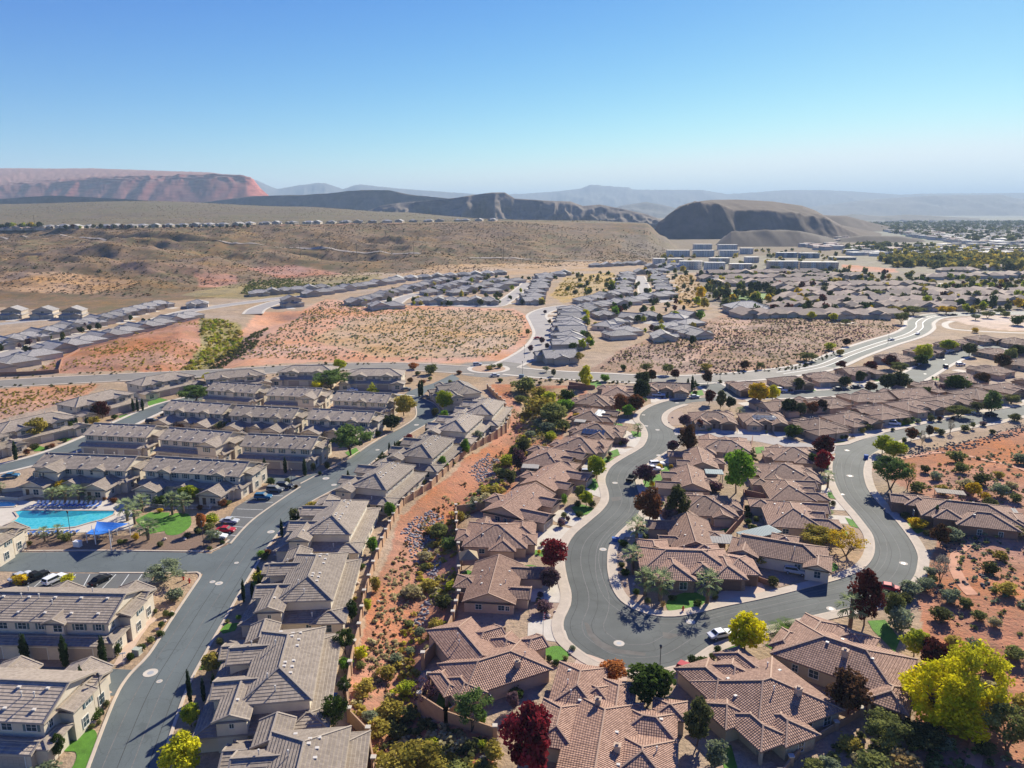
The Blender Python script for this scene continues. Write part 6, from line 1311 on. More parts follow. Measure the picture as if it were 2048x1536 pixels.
for item in SL.replace('\n', '|').split('|'):
    q = item.split()
    if len(q) == 6: tree(*[float(v) for v in q[:4]], q[4], q[5])
# larger brush in the wash and on the slopes, one plant each
random.seed(21)
def in_px(poly, n, seed):
    g = random.Random(seed); xs = [p[0] for p in poly]; ys = [p[1] for p in poly]; out = []
    while len(out) < n:
        x, y = g.uniform(min(xs), max(xs)), g.uniform(min(ys), max(ys))
        if in_poly(np.array([x]), np.array([y]), poly)[0]: out.append((x, y))
    return out
WB = [(1080, 790, 22, 40, 'goldolive'), (1050, 782, 20, 50, 'olive'), (1100, 800, 18, 30, 'yellowgreen'), (1085, 828, 26, 60, 'goldolive'), (1110, 845, 30, 60, 'olive'), (1070, 815, 22, 40, 'olive'), (1125, 860, 24, 34, 'olive'), (1095, 862, 18, 28, 'sage'), (1075, 850, 16, 24, 'sage'), (1040, 800, 14, 24, 'olive'), (1060, 870, 16, 20, 'sage'), (1100, 880, 22, 26, 'yellowgreen'), (1045, 905, 40, 30, 'darkolive'), (1028, 915, 36, 24, 'darkolive'), (1035, 940, 50, 30, 'purple'),
      (1015, 925, 20, 36, 'yellowgreen'), (1000, 950, 24, 30, 'olive'), (1020, 970, 40, 26, 'darkolive'), (995, 930, 14, 24, 'goldolive'), (985, 998, 20, 44, 'goldolive'), (960, 980, 14, 18, 'sage'), (948, 995, 12, 18, 'sage'), (970, 1012, 20, 40, 'straw'), (945, 1018, 20, 30, 'sage'), (920, 1035, 26, 20, 'goldolive'), (880, 1058, 40, 40, 'olive'), (900, 1090, 34, 36, 'mesquite'), (862, 1050, 18, 26, 'goldolive'), (850, 1100, 26, 28, 'straw'), (848, 1118, 18, 20, 'olive'), (822, 1174, 34, 42, 'straw'), (855, 1160, 30, 30, 'goldolive'), (900, 1175, 24, 26, 'yellowgreen'), (885, 1210, 40, 36, 'darkolive'),
      (870, 1255, 36, 34, 'goldolive'), (815, 1230, 12, 20, 'olive'), (838, 1250, 14, 24, 'sage'), (750, 1180, 36, 22, 'goldolive'), (735, 1220, 30, 18, 'yellowgreen'), (722, 1312, 34, 30, 'yellow'), (770, 1335, 38, 34, 'goldolive'), (820, 1285, 16, 22, 'sage'), (790, 1300, 12, 26, 'sage'), (730, 1375, 40, 40, 'goldolive'), (815, 1365, 40, 44, 'yellowgreen'), (785, 1405, 46, 50, 'goldolive'), (760, 1450, 44, 50, 'goldolive'), (800, 1445, 36, 40, 'darkolive'), (820, 1410, 30, 40, 'olive'), (740, 1425, 24, 30, 'sage'), (835, 1545, 100, 130, 'goldolive'), (770, 1540, 44, 60, 'straw'), (860, 1480, 30, 34, 'yellowgreen'), (985, 1520, 50, 40, 'goldolive'), (965, 1495, 22, 22, 'yellowgreen'), (910, 1560, 40, 60, 'olive'), (720, 1330, 20, 22, 'olive'), (690, 1500, 18, 20, 'olive')]
for x, y, h, w_, c in WB: tree(x, y, h, w_, 'airy' if h > 60 else 'bush', c)
RB = [(1860, 1150), (1930, 1220), (1980, 1150), (2010, 1200), (1990, 1260), (1950, 1300), (2030, 1320), (1985, 1345), (2000, 1120), (2035, 1080), (1900, 1205), (1955, 1245), (1925, 1350), (2040, 1420), (1970, 1390), (1870, 960), (1920, 950), (1960, 975), (1995, 960), (2020, 985), (2040, 930), (1910, 925), (1850, 945), (1885, 990), (1930, 985), (2000, 1000), (2030, 1010), (1980, 1020), (1700, 1500), (1720, 1530), (1660, 1540), (1625, 1545), (1880, 1240), (1905, 1290), (1940, 1420), (1880, 1500)]
for i, (x, y) in enumerate(RB): tree(x, y, 14 + (i * 7) % 14 + (y - 900) * .02, 20 + (i * 5) % 18 + (y - 900) * .02, 'bush', ['sage', 'olive', 'darkolive', 'goldolive', 'straw'][i % 5])

# ---- brush that nobody could count: one object per ground
def scatter(name, polys, n, c, wmin, wmax, seed, hasp=.7, q=26, dens=None, px=True):
    g = np.random.default_rng(seed); T_ = [leaf_cloud(lobes(5, .25, .7, .28, .30, 300 + k), q, .36, seed=80 + k) for k in range(6)]
    VV_, FF, TT = [], [], []; off = 0; pts = []
    for poly in polys:
        ww = [P(*p).xy for p in poly] if px else poly; xs = [p.x for p in ww]; ys = [p.y for p in ww]; cnt = 0; tries = 0
        while cnt < n and tries < 40:
            tries += 1; x = g.uniform(min(xs), max(xs), 4 * n); y = g.uniform(min(ys), max(ys), 4 * n)
            ok = in_poly(x, y, [(p.x, p.y) for p in ww])
            if dens: ok &= fbm(x / dens, y / dens, 3, seed) > .42 + .12 * (g.random(4 * n) - .5)
            x, y = x[ok][:n - cnt], y[ok][:n - cnt]; cnt += len(x); pts.append(np.stack([x, y], -1))
    pts = np.concatenate(pts); z = zfun(pts[:, 0], pts[:, 1]); W_ = g.uniform(wmin, wmax, len(pts)); a = g.uniform(0, 6.28, len(pts)); H_ = W_ * hasp * g.uniform(.8, 1.25, len(pts)); tn = g.uniform(-.3, .3, len(pts))
    for k in range(6):
        s = np.arange(len(pts)) % 6 == k; V, Fc, t = T_[k]; m = s.sum()
        if not m: continue
        ca, sa = np.cos(a[s])[:, None], np.sin(a[s])[:, None]; w_ = W_[s][:, None]
        X = (V[:, 0] * ca - V[:, 1] * sa) * w_ + pts[s, 0][:, None]; Y = (V[:, 0] * sa + V[:, 1] * ca) * w_ + pts[s, 1][:, None]; Z = V[:, 2] * H_[s][:, None] + z[s][:, None] - .1 * w_
        VV_.append(np.stack([X, Y, Z], -1).reshape(-1, 3)); FF.append((Fc[None] + (np.arange(m) * len(V))[:, None, None]).reshape(-1, 4) + off); off += m * len(V); TT.append((t[None] + tn[s][:, None]).clip(0, 1).ravel())
    me = np_mesh(name, np.concatenate(VV_), np.concatenate(FF), [leafm(c)], tint=np.concatenate(TT)); return struct(obj(name, me), 'stuff')
LOT = [(440, 715), (500, 690), (600, 628), (650, 602), (800, 614), (1030, 622), (1055, 642), (1044, 680), (995, 712), (900, 722), (640, 720)]
scatter('desert_brush', [LOT], 1500, 'sage', .8, 1.9, 1); scatter('desert_brush', [LOT], 1300, 'goldolive', .7, 1.6, 2, dens=40); scatter('desert_brush', [LOT], 700, 'darkolive', .7, 1.5, 3, dens=30)
RLOT = [(1195, 742), (1240, 702), (1370, 654), (1450, 636), (1780, 640), (1795, 660), (1695, 690), (1595, 735), (1420, 745)]
scatter('desert_brush', [RLOT], 1800, 'straw', .6, 1.5, 4); scatter('desert_brush', [RLOT], 1600, 'plum', .6, 1.5, 5, dens=30); scatter('desert_brush', [RLOT], 1100, 'darkolive', .6, 1.5, 6, dens=36)
scatter('desert_brush', [[(60, 745), (170, 692), (400, 636), (440, 660), (490, 700), (330, 738)]], 800, 'goldolive', .5, 1.6, 7, dens=30); GB_ = [[(405, 638), (450, 640), (490, 652), (478, 672), (482, 692), (440, 704), (395, 728), (340, 738), (385, 712), (412, 688), (402, 664)]]; scatter('gully_brush', GB_, 260, 'yellowgreen', 1.0, 3.0, 8, dens=22); scatter('gully_brush', GB_, 320, 'goldolive', 1.0, 3.0, 38)
scatter('gully_brush', [[(390, 735), (440, 700), (500, 660), (540, 640), (510, 690), (440, 735)]], 300, 'darkolive', 1.2, 2.6, 9)
scatter('desert_brush', [[(0, 785), (190, 771), (170, 790), (100, 812), (0, 842)]], 320, 'goldolive', .5, 1.4, 10)
RH = [(1850, 985), (1870, 930), (2200, 845), (2300, 1300), (2300, 1560), (1960, 1560), (1960, 1420), (1900, 1240), (1880, 1180), (1920, 1090)]
scatter('slope_brush', [RH], 420, 'sage', .4, 1.5, 11, dens=10); scatter('slope_brush', [RH], 260, 'olive', .4, 1.6, 12, dens=12); scatter('slope_brush', [RH], 420, 'straw', .3, 1.2, 13, dens=8)
WP = [(1050, 785), (1140, 790), (1118, 870), (1050, 930), (990, 1000), (918, 1040), (908, 1210), (880, 1270), (838, 1335), (840, 1410), (790, 1420), (770, 1380), (800, 1270), (825, 1170), (845, 1085), (890, 1015), (960, 950), (1030, 880), (1040, 830)]
LOW = [(705, 1380), (770, 1370), (840, 1400), (890, 1450), (980, 1500), (990, 1570), (760, 1570), (745, 1480), (702, 1430)]
scatter('wash_brush', [WP], 520, 'straw', .5, 1.8, 14, dens=8); scatter('wash_brush', [WP], 420, 'goldolive', .7, 2.3, 15, dens=9); scatter('wash_brush', [WP], 240, 'yellowgreen', .5, 1.8, 16, dens=7)
scatter('wash_brush', [LOW], 170, 'straw', .5, 1.8, 39, dens=7); scatter('wash_brush', [LOW], 150, 'goldolive', .7, 2.3, 40, dens=7)
scatter('wash_brush', [[(1000, 800), (1030, 830), (1010, 880), (900, 975), (820, 1060), (770, 1150), (735, 1270), (715, 1370), (790, 1370), (800, 1260), (830, 1120), (880, 1020), (1020, 880), (1040, 820)]], 240, 'scrub', .3, 1.1, 41, dens=9); scatter('wash_brush', [[(1000, 800), (1030, 830), (1010, 880), (900, 975), (820, 1060), (770, 1150), (735, 1270), (715, 1370), (790, 1370), (800, 1260), (830, 1120), (880, 1020), (1020, 880), (1040, 820)]], 260, 'straw', .3, 1.3, 42, dens=8)
scatter('wash_brush', [[(760, 1380), (850, 1420), (900, 1450), (990, 1490), (1000, 1560), (770, 1560)]], 160, 'darkolive', .8, 2.0, 17)
scatter('slope_brush', [[(1590, 1560), (1700, 1470), (1800, 1440), (1950, 1500), (1950, 1580)]], 260, 'olive', .5, 1.8, 18)
PLAT = [Vector((x, y)) for x, y in ((-1500, 1600), (300, 1600), (250, 2300), (-500, 2700), (-2200, 2700))]
scatter('plateau_brush', [PLAT], 5000, 'scrub', 2.0, 5.0, 28, .4, 7, 120, False); scatter('plateau_brush', [PLAT], 2500, 'drygold', 2.0, 5.0, 29, .3, 7, 150, False)
HILL = [Vector((x, y)) for x, y in ((-700, 700), (-330, 660), (-150, 880), (60, 1020), (260, 1180), (290, 1500), (-100, 1520), (-900, 1350), (-1100, 900))]
scatter('hillside_brush', [HILL], 9000, 'scrub', 1.2, 3.4, 19, .5, 9, 60, False); scatter('hillside_brush', [HILL], 8000, 'darkrust', 1.2, 3.6, 20, .5, 9, 80, False); scatter('hillside_brush', [HILL], 5000, 'dark', 1.4, 4.6, 22, .45, 9, 50, False)
scatter('meadow_brush', [[(1105, 592), (1130, 556), (1225, 548), (1216, 585), (1164, 594)]], 320, 'goldolive', 1.0, 2.6, 23, dens=40); scatter('meadow_brush', [[(1340, 588), (1352, 560), (1381, 549), (1396, 560), (1410, 615), (1380, 615)]], 200, 'drygold', 1.2, 3, 24)
scatter('meadow_brush', [[(480, 590), (500, 566), (620, 556), (740, 556), (700, 572), (600, 588)]], 600, 'olive', 1.5, 3.6, 25, dens=50); scatter('meadow_brush', [[(600, 586), (700, 570), (760, 560), (740, 572), (640, 588)]], 160, 'golden', 1.2, 2.6, 26)
scatter('verge_brush', [[(0, 772), (430, 752), (640, 742), (800, 740), (800, 746), (430, 758), (200, 770), (0, 782)], [(0, 752), (430, 735), (800, 722), (800, 727), (430, 741), (0, 758)], [(1060, 757), (1400, 768), (1400, 773), (1060, 763)], [(1330, 748), (1450, 746), (1590, 734), (1690, 698), (1690, 703), (1600, 738), (1450, 750)]], 60, 'darkolive', .8, 1.8, 27)
# ------------------------------------------------------------------ walls with pillars
def wall_line(pts, label, m, h=1.8, step=5.2, pillar=True, cat='wall', name='garden_wall', capm=None, th=.22, zb=None):
    w_ = [P(*p) for p in pts]; t = thing(name, (w_[0].x, w_[0].y, 0), 0, label, cat); o = w_[0]
    mb = MB(); pl = []; 
    for a, b in zip(w_, w_[1:]):
        d = b - a; n = max(1, round(d.length / step))
        for k in range(n): pl.append(a + d * k / n)
        a_ = a - o; b_ = b - o; dn = d.normalized(); s = Vector((-dn.y, dn.x, 0)) * th / 2
        for q in ([a_ - s, b_ - s], [b_ + s, a_ + s]): mb.face([(q[0].x, q[0].y, -2.2), (q[1].x, q[1].y, -2.2), (q[1].x, q[1].y, h), (q[0].x, q[0].y, h)])
        mb.face([(p.x, p.y, h) for p in (a_ - s, b_ - s, b_ + s, a_ + s)])
    pl.append(w_[-1]); mb.build('wall_panel', m, t)
    if pillar:
        for p in pl[:100]:
            q = MB(); x, y = p.x - o.x, p.y - o.y; q.box(x - .3, x + .3, y - .3, y + .3, -2.2, h + .25); po = q.build('pillar', m, t)
            c = MB(); c.box(x - .38, x + .38, y - .38, y + .38, h + .25, h + .42); c.build('pillar_cap', capm or M_CONC2, po)
    return t
M_WTAN = mat('tan block wall', (0.44, 0.27, 0.16), .9, .12, 1.0, .4, 6); M_WRED = mat('red brown block wall', (0.27, 0.14, 0.095), .9, .14, 1.0, .4, 6)
wall_line([(975, 778), (987, 790), (1009, 810), (1019, 840), (1012, 856), (994, 870), (937, 905), (907, 930), (862, 975), (807, 1010), (787, 1042), (764, 1092), (747, 1140), (729, 1199), (719, 1267), (709, 1302), (701, 1344), (694, 1392), (699, 1439), (737, 1479), (748, 1540), (752, 1600)], 'long tan block wall with capped pillars between the villas and the red wash', M_WTAN)
wall_line([(1030, 1010), (912, 1024), (914, 1076), (917, 1102), (922, 1127), (918, 1150), (918, 1200), (906, 1242), (887, 1286), (846, 1326)], 'tan block wall with pale capped pillars on the house side of the wash', M_WTAN, step=5)
wall_line([(858, 1370), (839, 1408), (892, 1442), (990, 1476)], 'tan corner wall with big pillars around the shaded yard near the wash', M_WTAN, step=9)
wall_line([(892, 1442), (925, 1418), (985, 1392)], 'short tan yard wall behind the feathery green tree by the wash', M_WTAN, step=9)
wall_line([(1560, 1560), (1581, 1530), (1616, 1492), (1671, 1460), (1721, 1432), (1776, 1402), (1830, 1380)], 'low tan wall with pale pillars behind the red-car house and cottonwood', M_WTAN, 1.2, 7)
wall_line([(1560, 1295), (1620, 1345), (1690, 1395), (1722, 1432)], 'red-brown wall between the two lower right hip-roofed houses', M_WRED, 1.5, 9, False)
wall_line([(1138, 770), (1150, 772), (1190, 778), (1135, 778), (1130, 810)], 'red-brown garden wall around the yard at the wash head', M_WRED, 1.6, 9, False)
wall_line([(1488, 988), (1486, 1040), (1438, 1094)], 'long red-brown wall dividing the island back yards', M_WRED, 1.7, 9, False)
wall_line([(1486, 990), (1530, 1000)], 'short red-brown cross wall in the island back yards', M_WRED, 1.7, 9, False)
wall_line([(1262, 1115), (1264, 1150), (1282, 1148)], 'low red-brown wall beside the palms of the stone corner house', M_WRED, 1.2, 9, False)
wall_line([(1484, 1142), (1520, 1165), (1540, 1172)], 'red-brown wall right of the stone house driveway', M_WRED, 1.2, 9, False)
wall_line([(1436, 900), (1500, 908), (1505, 880)], 'red-brown yard wall behind the court lane house', M_WRED, 1.6, 9, False)
wall_line([(920, 1200), (970, 1204), (1060, 1204)], 'tan cross wall between the walled lawn and the flagpole-drive house', M_WTAN, 1.7, 9, False)
wall_line([(0, 752), (60, 750), (118, 746), (125, 722)], 'red-brown wall behind the slate-roofed houses above the arterial', M_WRED, 1.8, 12, False)
wall_line([(125, 722), (160, 702), (300, 668), (400, 640)], 'red-brown back yard wall along the crest of the red slope', M_WRED, 1.6, 14, False)
wall_line([(0, 1000), (38, 1002), (90, 988), (60, 980), (0, 985)], 'low beige wall behind the spa pool', M_STUCCO, 1.0, 9, False)

# ------------------------------------------------------------------ swimming pool
WATER = bpy.data.materials.new('pool water'); WATER.use_nodes = True
b = WATER.node_tree.nodes['Principled BSDF']; N = WATER.node_tree.nodes; L = WATER.node_tree.links
b.inputs['Roughness'].default_value = .06; b.inputs['Specular IOR Level'].default_value = .5
geo = N.new('ShaderNodeNewGeometry'); vo = N.new('ShaderNodeTexVoronoi'); vo.feature = 'DISTANCE_TO_EDGE'; vo.inputs['Scale'].default_value = .9; L.new(geo.outputs['Position'], vo.inputs['Vector'])
rp = N.new('ShaderNodeMapRange'); rp.inputs[1].default_value = 0; rp.inputs[2].default_value = .25; L.new(vo.outputs['Distance'], rp.inputs[0])
mx = N.new('ShaderNodeMix'); mx.data_type = 'RGBA'; mx.inputs[6].default_value = (.09, .50, .53, 1); mx.inputs[7].default_value = (.035, .40, .46, 1); L.new(rp.outputs[0], mx.inputs[0]); L.new(mx.outputs[2], b.inputs['Base Color'])
nw = N.new('ShaderNodeTexNoise'); nw.inputs['Scale'].default_value = 2.2; L.new(geo.outputs['Position'], nw.inputs['Vector']); bp = N.new('ShaderNodeBump'); bp.inputs['Strength'].default_value = .15; L.new(nw.outputs[0], bp.inputs['Height']); L.new(bp.outputs[0], b.inputs['Normal'])
WDEEP = mat('pool water deep', (0.015, 0.22, 0.30), .06, .2, .8, .2, 2, spec=.5)
PL = [(28, 1024), (46, 1021), (232, 1022), (228, 1030), (205, 1040), (180, 1046), (150, 1055), (100, 1059), (50, 1061), (18, 1058), (12, 1050), (30, 1040), (36, 1034)]
def pool(pts, label, deep=None):
    w_ = [P(*p) for p in pts]; o = sum(w_, Vector()) / len(w_); t = thing('swimming_pool', (o.x, o.y, 0), 0, label, 'pool')
    mb = MB(); poly_sheet(mb, [p - o for p in w_], .10); mb.build('water', WATER, t)
    if deep: mb = MB(); poly_sheet(mb, [P(*p) - o for p in deep], .104); mb.build('deep_water', WDEEP, t)
    mb = MB(); n = len(w_)
    for i in range(n):
        a, c = w_[i] - o, w_[(i + 1) % n] - o; mb.bar((a.x, a.y, .1), (c.x, c.y, .1), .5, .22)
    mb.build('coping', M_CONC, t)
pool(PL, 'turquoise swimming pool with a curved shallow end in the left community', [(46, 1022), (232, 1023), (228, 1027), (180, 1028), (140, 1034), (60, 1037), (34, 1035)])
pool([(-30, 1004), (20, 1003), (36, 1008), (30, 1014), (-10, 1016), (-30, 1014)], 'small turquoise spa pool at the left edge')
M_BLUE = mat('blue fabric', (0.02, 0.10, 0.36), .8, .1); M_LITE = mat('white plastic', (0.72, 0.73, 0.75), .5, .05)
lf, lb_ = MB(), MB()
for sx in (-.32, .28): lf.box(sx, sx + .05, -.95, .5, .28, .34)
for yy in (-.85, .4):
    for sx in (-.32, .28): lf.box(sx, sx + .05, yy, yy + .05, 0, .28)
lb_.box(-.3, .3, -.95, .35, .34, .40); lbk = MB(); lbk.face([(-.3, .35, .38), (.3, .35, .38), (.3, .85, .95), (-.3, .85, .95)]); lbk.face([(-.3, .87, .92), (.3, .87, .92), (.3, .37, .34), (-.3, .37, .34)]); 
LM = [lf.mesh('frame', [M_LITE]), lb_.mesh('seat', [M_BLUE]), lbk.mesh('backrest', [M_LITE])]
def lounger(px, py, rot, label):
    p = P(px, py); t = thing('sun_lounger', (p.x, p.y, .05), rot, label, 'sun lounger', 'sun loungers round the pool')
    for n, m in zip(('frame', 'seat', 'backrest'), LM): o = bpy.data.objects.new(n, m); col.objects.link(o); o.parent = t
    t.scale = (1.25, 1.25, 1.25)
for k in range(14): lounger(73 + k * 9.6, 1012 + (k % 2) * .6 + k * .05, R(-14 + (k % 3) * 5), 'blue and white sun lounger in the row behind the pool')
for k in range(15): lounger(2 + k * 10.6 + (k % 3), 1071 - k * .25 + (k % 2), R(165 + (k % 4) * 8), 'blue and white sun lounger in the row between pool and street')
# shade sail
c = [P(194, 1043, 4.2), P(258, 1047, 3.0), P(218, 1062, 4.4), P(188, 1062, 3.4)]
t = thing('shade_sail', (c[0].x, c[0].y, 0), 0, 'bright blue shade sail stretched on pale posts beside the pool', 'shade sail')
sm = MB(); o = c[0].copy(); o.z = 0; n = 8
Q = lambda u, v: (c[0] * (1 - u) * (1 - v) + c[1] * u * (1 - v) + c[2] * u * v + c[3] * (1 - u) * v - Vector((0, 0, 1)) * .9 * math.sin(math.pi * u) * math.sin(math.pi * v)) - o
for i in range(n):
    for j in range(n): sm.face([Q(i / n, j / n), Q((i + 1) / n, j / n), Q((i + 1) / n, (j + 1) / n), Q(i / n, (j + 1) / n)])
sm.build('sail', mat('sail cloth', (0.015, 0.14, 0.50), .7, .05), t)
for p in c: q = MB(); a = p - o; q.tube((a.x, a.y, 0), (a.x, a.y, a.z + .3), .12, .1, 8); q.build('post', M_WHITE, t)
t = thing('shade_sail', tuple(P(205, 1078)), R(10), 'second blue shade sail sagging low beside the street bed', 'shade sail')
sm = MB(); 
for i in range(6):
    for j in range(4): sm.face([((i + a) * .9 - 2.7, (j + b_) * .9 - 1.8, 2.4 - .5 * math.sin(math.pi * (i + a) / 6) - .12 * (j + b_)) for a, b_ in ((0, 0), (1, 0), (1, 1), (0, 1))])
sm.build('sail', MATS['sail cloth'], t)
for sx in (-2.7, 2.7):
    for sy in (-1.8, 1.8): q = MB(); q.tube((sx, sy, 0), (sx, sy, 2.9), .09, .08, 8); q.build('post', M_WHITE, t)
# low fence of the pool yard
def fence(pts, label, h=1.4, m=None):
    w_ = [P(*p) for p in pts]; o = w_[0]; t = thing('railing_fence', (o.x, o.y, 0), 0, label, 'fence'); mb = MB()
    for a, b_ in zip(w_, w_[1:]):
        a, b_ = a - o, b_ - o; d = b_ - a; mb.bar((a.x, a.y, h), (b_.x, b_.y, h), .05, .05); mb.bar((a.x, a.y, .2), (b_.x, b_.y, .2), .05, .05)
        for k in range(int(d.length / .3)): p = a + d * (k * .3 / d.length); mb.box(p.x - .012, p.x + .012, p.y - .012, p.y + .012, .2, h)
    mb.build('rails', m or M_METAL, t)
    for a, b_ in zip(w_, w_[1:]):
        n = max(1, int((b_ - a).length / 4))
        for k in range(n): p = a + (b_ - a) * k / n - o; q = MB(); q.box(p.x - .05, p.x + .05, p.y - .05, p.y + .05, 0, h + .1); q.build('post', m or M_METAL, t)
fence([(-60, 1082), (60, 1084), (170, 1082), (280, 1072), (300, 1062)], 'dark railing fence between the pool terrace and the street bed')
fence([(270, 1012), (330, 1018), (420, 1018), (430, 1008)], 'white railing fence behind the oval lawn', 1.1, M_WHITE)

# ------------------------------------------------------------------ street lamps, signs, hydrants, power poles, boxes
def lamp(px, py, h, label, arm=0, m=None):
    p = P(px, py); t = thing('street_lamp', (p.x, p.y, 0), 0, label, 'street lamp', 'street lamps')
    q = MB(); q.tube((0, 0, 0), (0, 0, .5), .16, .12, 8); q.tube((0, 0, .5), (0, 0, h), .075, .055, 8); q.build('pole', M_METAL, t)
    g = MB(); g.tube((0, 0, h), (0, 0, h + .5), .14, .22, 8); g.tube((0, 0, h + .5), (0, 0, h + .72), .28, .03, 8); g.build('lantern', M_METAL, t)
for a in [(143, 1082, 7, 'tall dark street lamp standing in the bed before the swimming pool'), (408, 1096, 6, 'dark street lamp at the bed corner below the parked cars'), (207, 1428, 6.5, 'dark street lamp on the planted corner of the bottom left block'), (584, 976, 5, 'grey lamp post on the island beside the dark parked cars'), (1319, 1350, 5, 'dark street lamp on the pavement behind the dark green tree'),
          (1682, 778, 5, 'street lamp beside the upper street near the parked cars'), (1049, 716, 6, 'street lamp on the corner right of the roundabout'), (864, 735, 6, 'street lamp on the arterial left of the roundabout'), (1045, 750, 6, 'street lamp below the roundabout beside the wash'), (92, 985, 5, 'thin lamp post behind the swimming pool palms'), (1776, 686, 6, 'street lamp on the arterial curve'), (1440, 760, 5, 'street lamp at the top corner of the winding street')]: lamp(*a)
def sign(px, py, label, h=2.6):
    p = P(px, py); t = thing('street_sign', (p.x, p.y, 0), R(20), label, 'sign', 'street signs')
    q = MB(); q.tube((0, 0, 0), (0, 0, h), .035, .035, 6); q.build('post', M_GREYM, t); s = MB(); s.box(-.5, .5, -.02, .02, h - .3, h - .05); s.build('sign_plate', M_WHITE, t)
sign(248, 1332, 'street sign on the corner walkway beside the three-garage block'); sign(420, 1085, 'blue and grey sign in the bed beside the white parked car'); sign(213, 1400, 'thin sign post on the rounded kerb of the bottom left corner')
def hydrant(px, py, label):
    p = P(px, py); t = thing('fire_hydrant', (p.x, p.y, 0), 0, label, 'hydrant'); q = MB(); q.tube((0, 0, 0), (0, 0, .7), .14, .13, 8); q.tube((0, 0, .7), (0, 0, .9), .18, .04, 8); q.build('body', mat('hydrant red', (.5, .03, .02), .5), t)
    a = MB(); a.tube((-.28, 0, .5), (.28, 0, .5), .07, .07, 8); a.build('outlet', MATS['hydrant red'], t); t.scale = (1.25,) * 3
hydrant(379, 1166, 'red fire hydrant on the rounded corner of the side street'); hydrant(367, 1160, 'second red hydrant behind the first on the side-street corner'); hydrant(1366, 1222, 'brown-red hydrant on the kerb below the stone corner house lawn')
def ubox(px, py, label, m, s=(1.3, 1.0, 1.0)):
    p = P(px, py); t = thing('utility_box', (p.x, p.y, 0), R(-10), label, 'utility box'); q = MB(); q.box(-s[0] / 2, s[0] / 2, -s[1] / 2, s[1] / 2, .1, s[2]); q.build('cabinet', m, t); l = MB(); l.box(-s[0] / 2 - .05, s[0] / 2 + .05, -s[1] / 2 - .05, s[1] / 2 + .05, s[2], s[2] + .1); l.build('lid', m, t); b_ = MB(); b_.box(-s[0] / 2 - .1, s[0] / 2 + .1, -s[1] / 2 - .1, s[1] / 2 + .1, 0, .1); b_.build('base', M_CONC, t)
M_UB = mat('pale green metal', (.42, .44, .36), .6, .05)
ubox(275, 1308, 'pale green utility box in the gravel beside the garage lane', M_UB); ubox(152, 1415, 'white air-conditioning box against the cream end wall', M_WHITE, (1.2, 1.2, 1.4)); ubox(156, 1093, 'white box standing in the dark bed by the street', M_WHITE, (1.6, 1, 1.3)); ubox(668, 1403, 'blue barrel-shaped bin behind the nearest full villa', M_BLUE, (.9, .9, 1.2)); ubox(1086, 1043, 'blue bin against the pale side wall of the gabled house', M_BLUE, (1.4, .8, 1.2)); ubox(1231, 1083, 'dark blue wheeled bin lying on the island kerb', M_BLUE, (1.6, .9, .9)); ubox(1732, 917, 'dark blue bin on the kerb below the yellow-green trees', M_BLUE, (1.1, 1.0, 1.1)); ubox(700, 1222, 'teal bin behind the third villa', mat('teal plastic', (.05, .25, .22), .6), (.9, .9, .9)); ubox(1043, 755, 'blue-grey cabinet beside the roundabout exit', mat('blue grey', (.12, .18, .24), .6), (2.2, 1.4, 1.3))
for i, (px, base, top, d) in enumerate([(71, 462, 431, 0), (301, 478, 458, 0), (601, 515, 488, 0), (714, 513, 487, 0), (828, 515, 484, 0), (1007, 522, 489, 0), (1073, 528, 517, 0), (660, 486, 478, 0)]):
    p = G(px, base); h = (base - top) * depth_of(p.x, p.y, p.z) / F; t = thing('power_pole', tuple(p), R(-20), ['tall wooden power pole among the far left trees on the mesa', 'short wooden power pole on the left hillside edge', 'wooden power pole first along the hill track', 'wooden power pole with crossarm second along the hill track', 'tallest wooden power pole mid hillside where the track ends', 'wooden power pole at the right end of the hillside row', 'small power pole near the far right hillside foot', 'tiny pole high on the hillside'][i], 'power pole', 'power poles on the hillside')
    q = MB(); q.tube((0, 0, -1), (0, 0, h), .32, .22, 7); q.build('pole', M_BARK, t); c_ = MB(); c_.box(-2.6, 2.6, -.12, .12, h - 1.2, h - .9); c_.build('crossarm', M_BARK, t)
p = P(1086, 1277); t = thing('flagpole', (p.x, p.y, 0), 0, 'thin flagpole with a drooping red and white flag on the pale driveway', 'flag')
q = MB(); q.tube((0, 0, 0), (0, 0, 5.4), .05, .035, 7); q.build('pole', M_GREYM, t)
q = MB()
for k in range(7): q.face([(.04 + .1 * math.sin(k), 0.0, 5.2 - k * .22), (.34 + .1 * math.sin(k + 1), .1, 5.15 - k * .22), (.3 + .1 * math.sin(k + 2), .1, 4.93 - k * .22), (.04 + .1 * math.sin(k + 1), 0, 4.98 - k * .22)], k % 2)
q.build('flag', [mat('flag red', (.45, .03, .05), .8), mat('flag white', (.7, .68, .7), .8)], t)

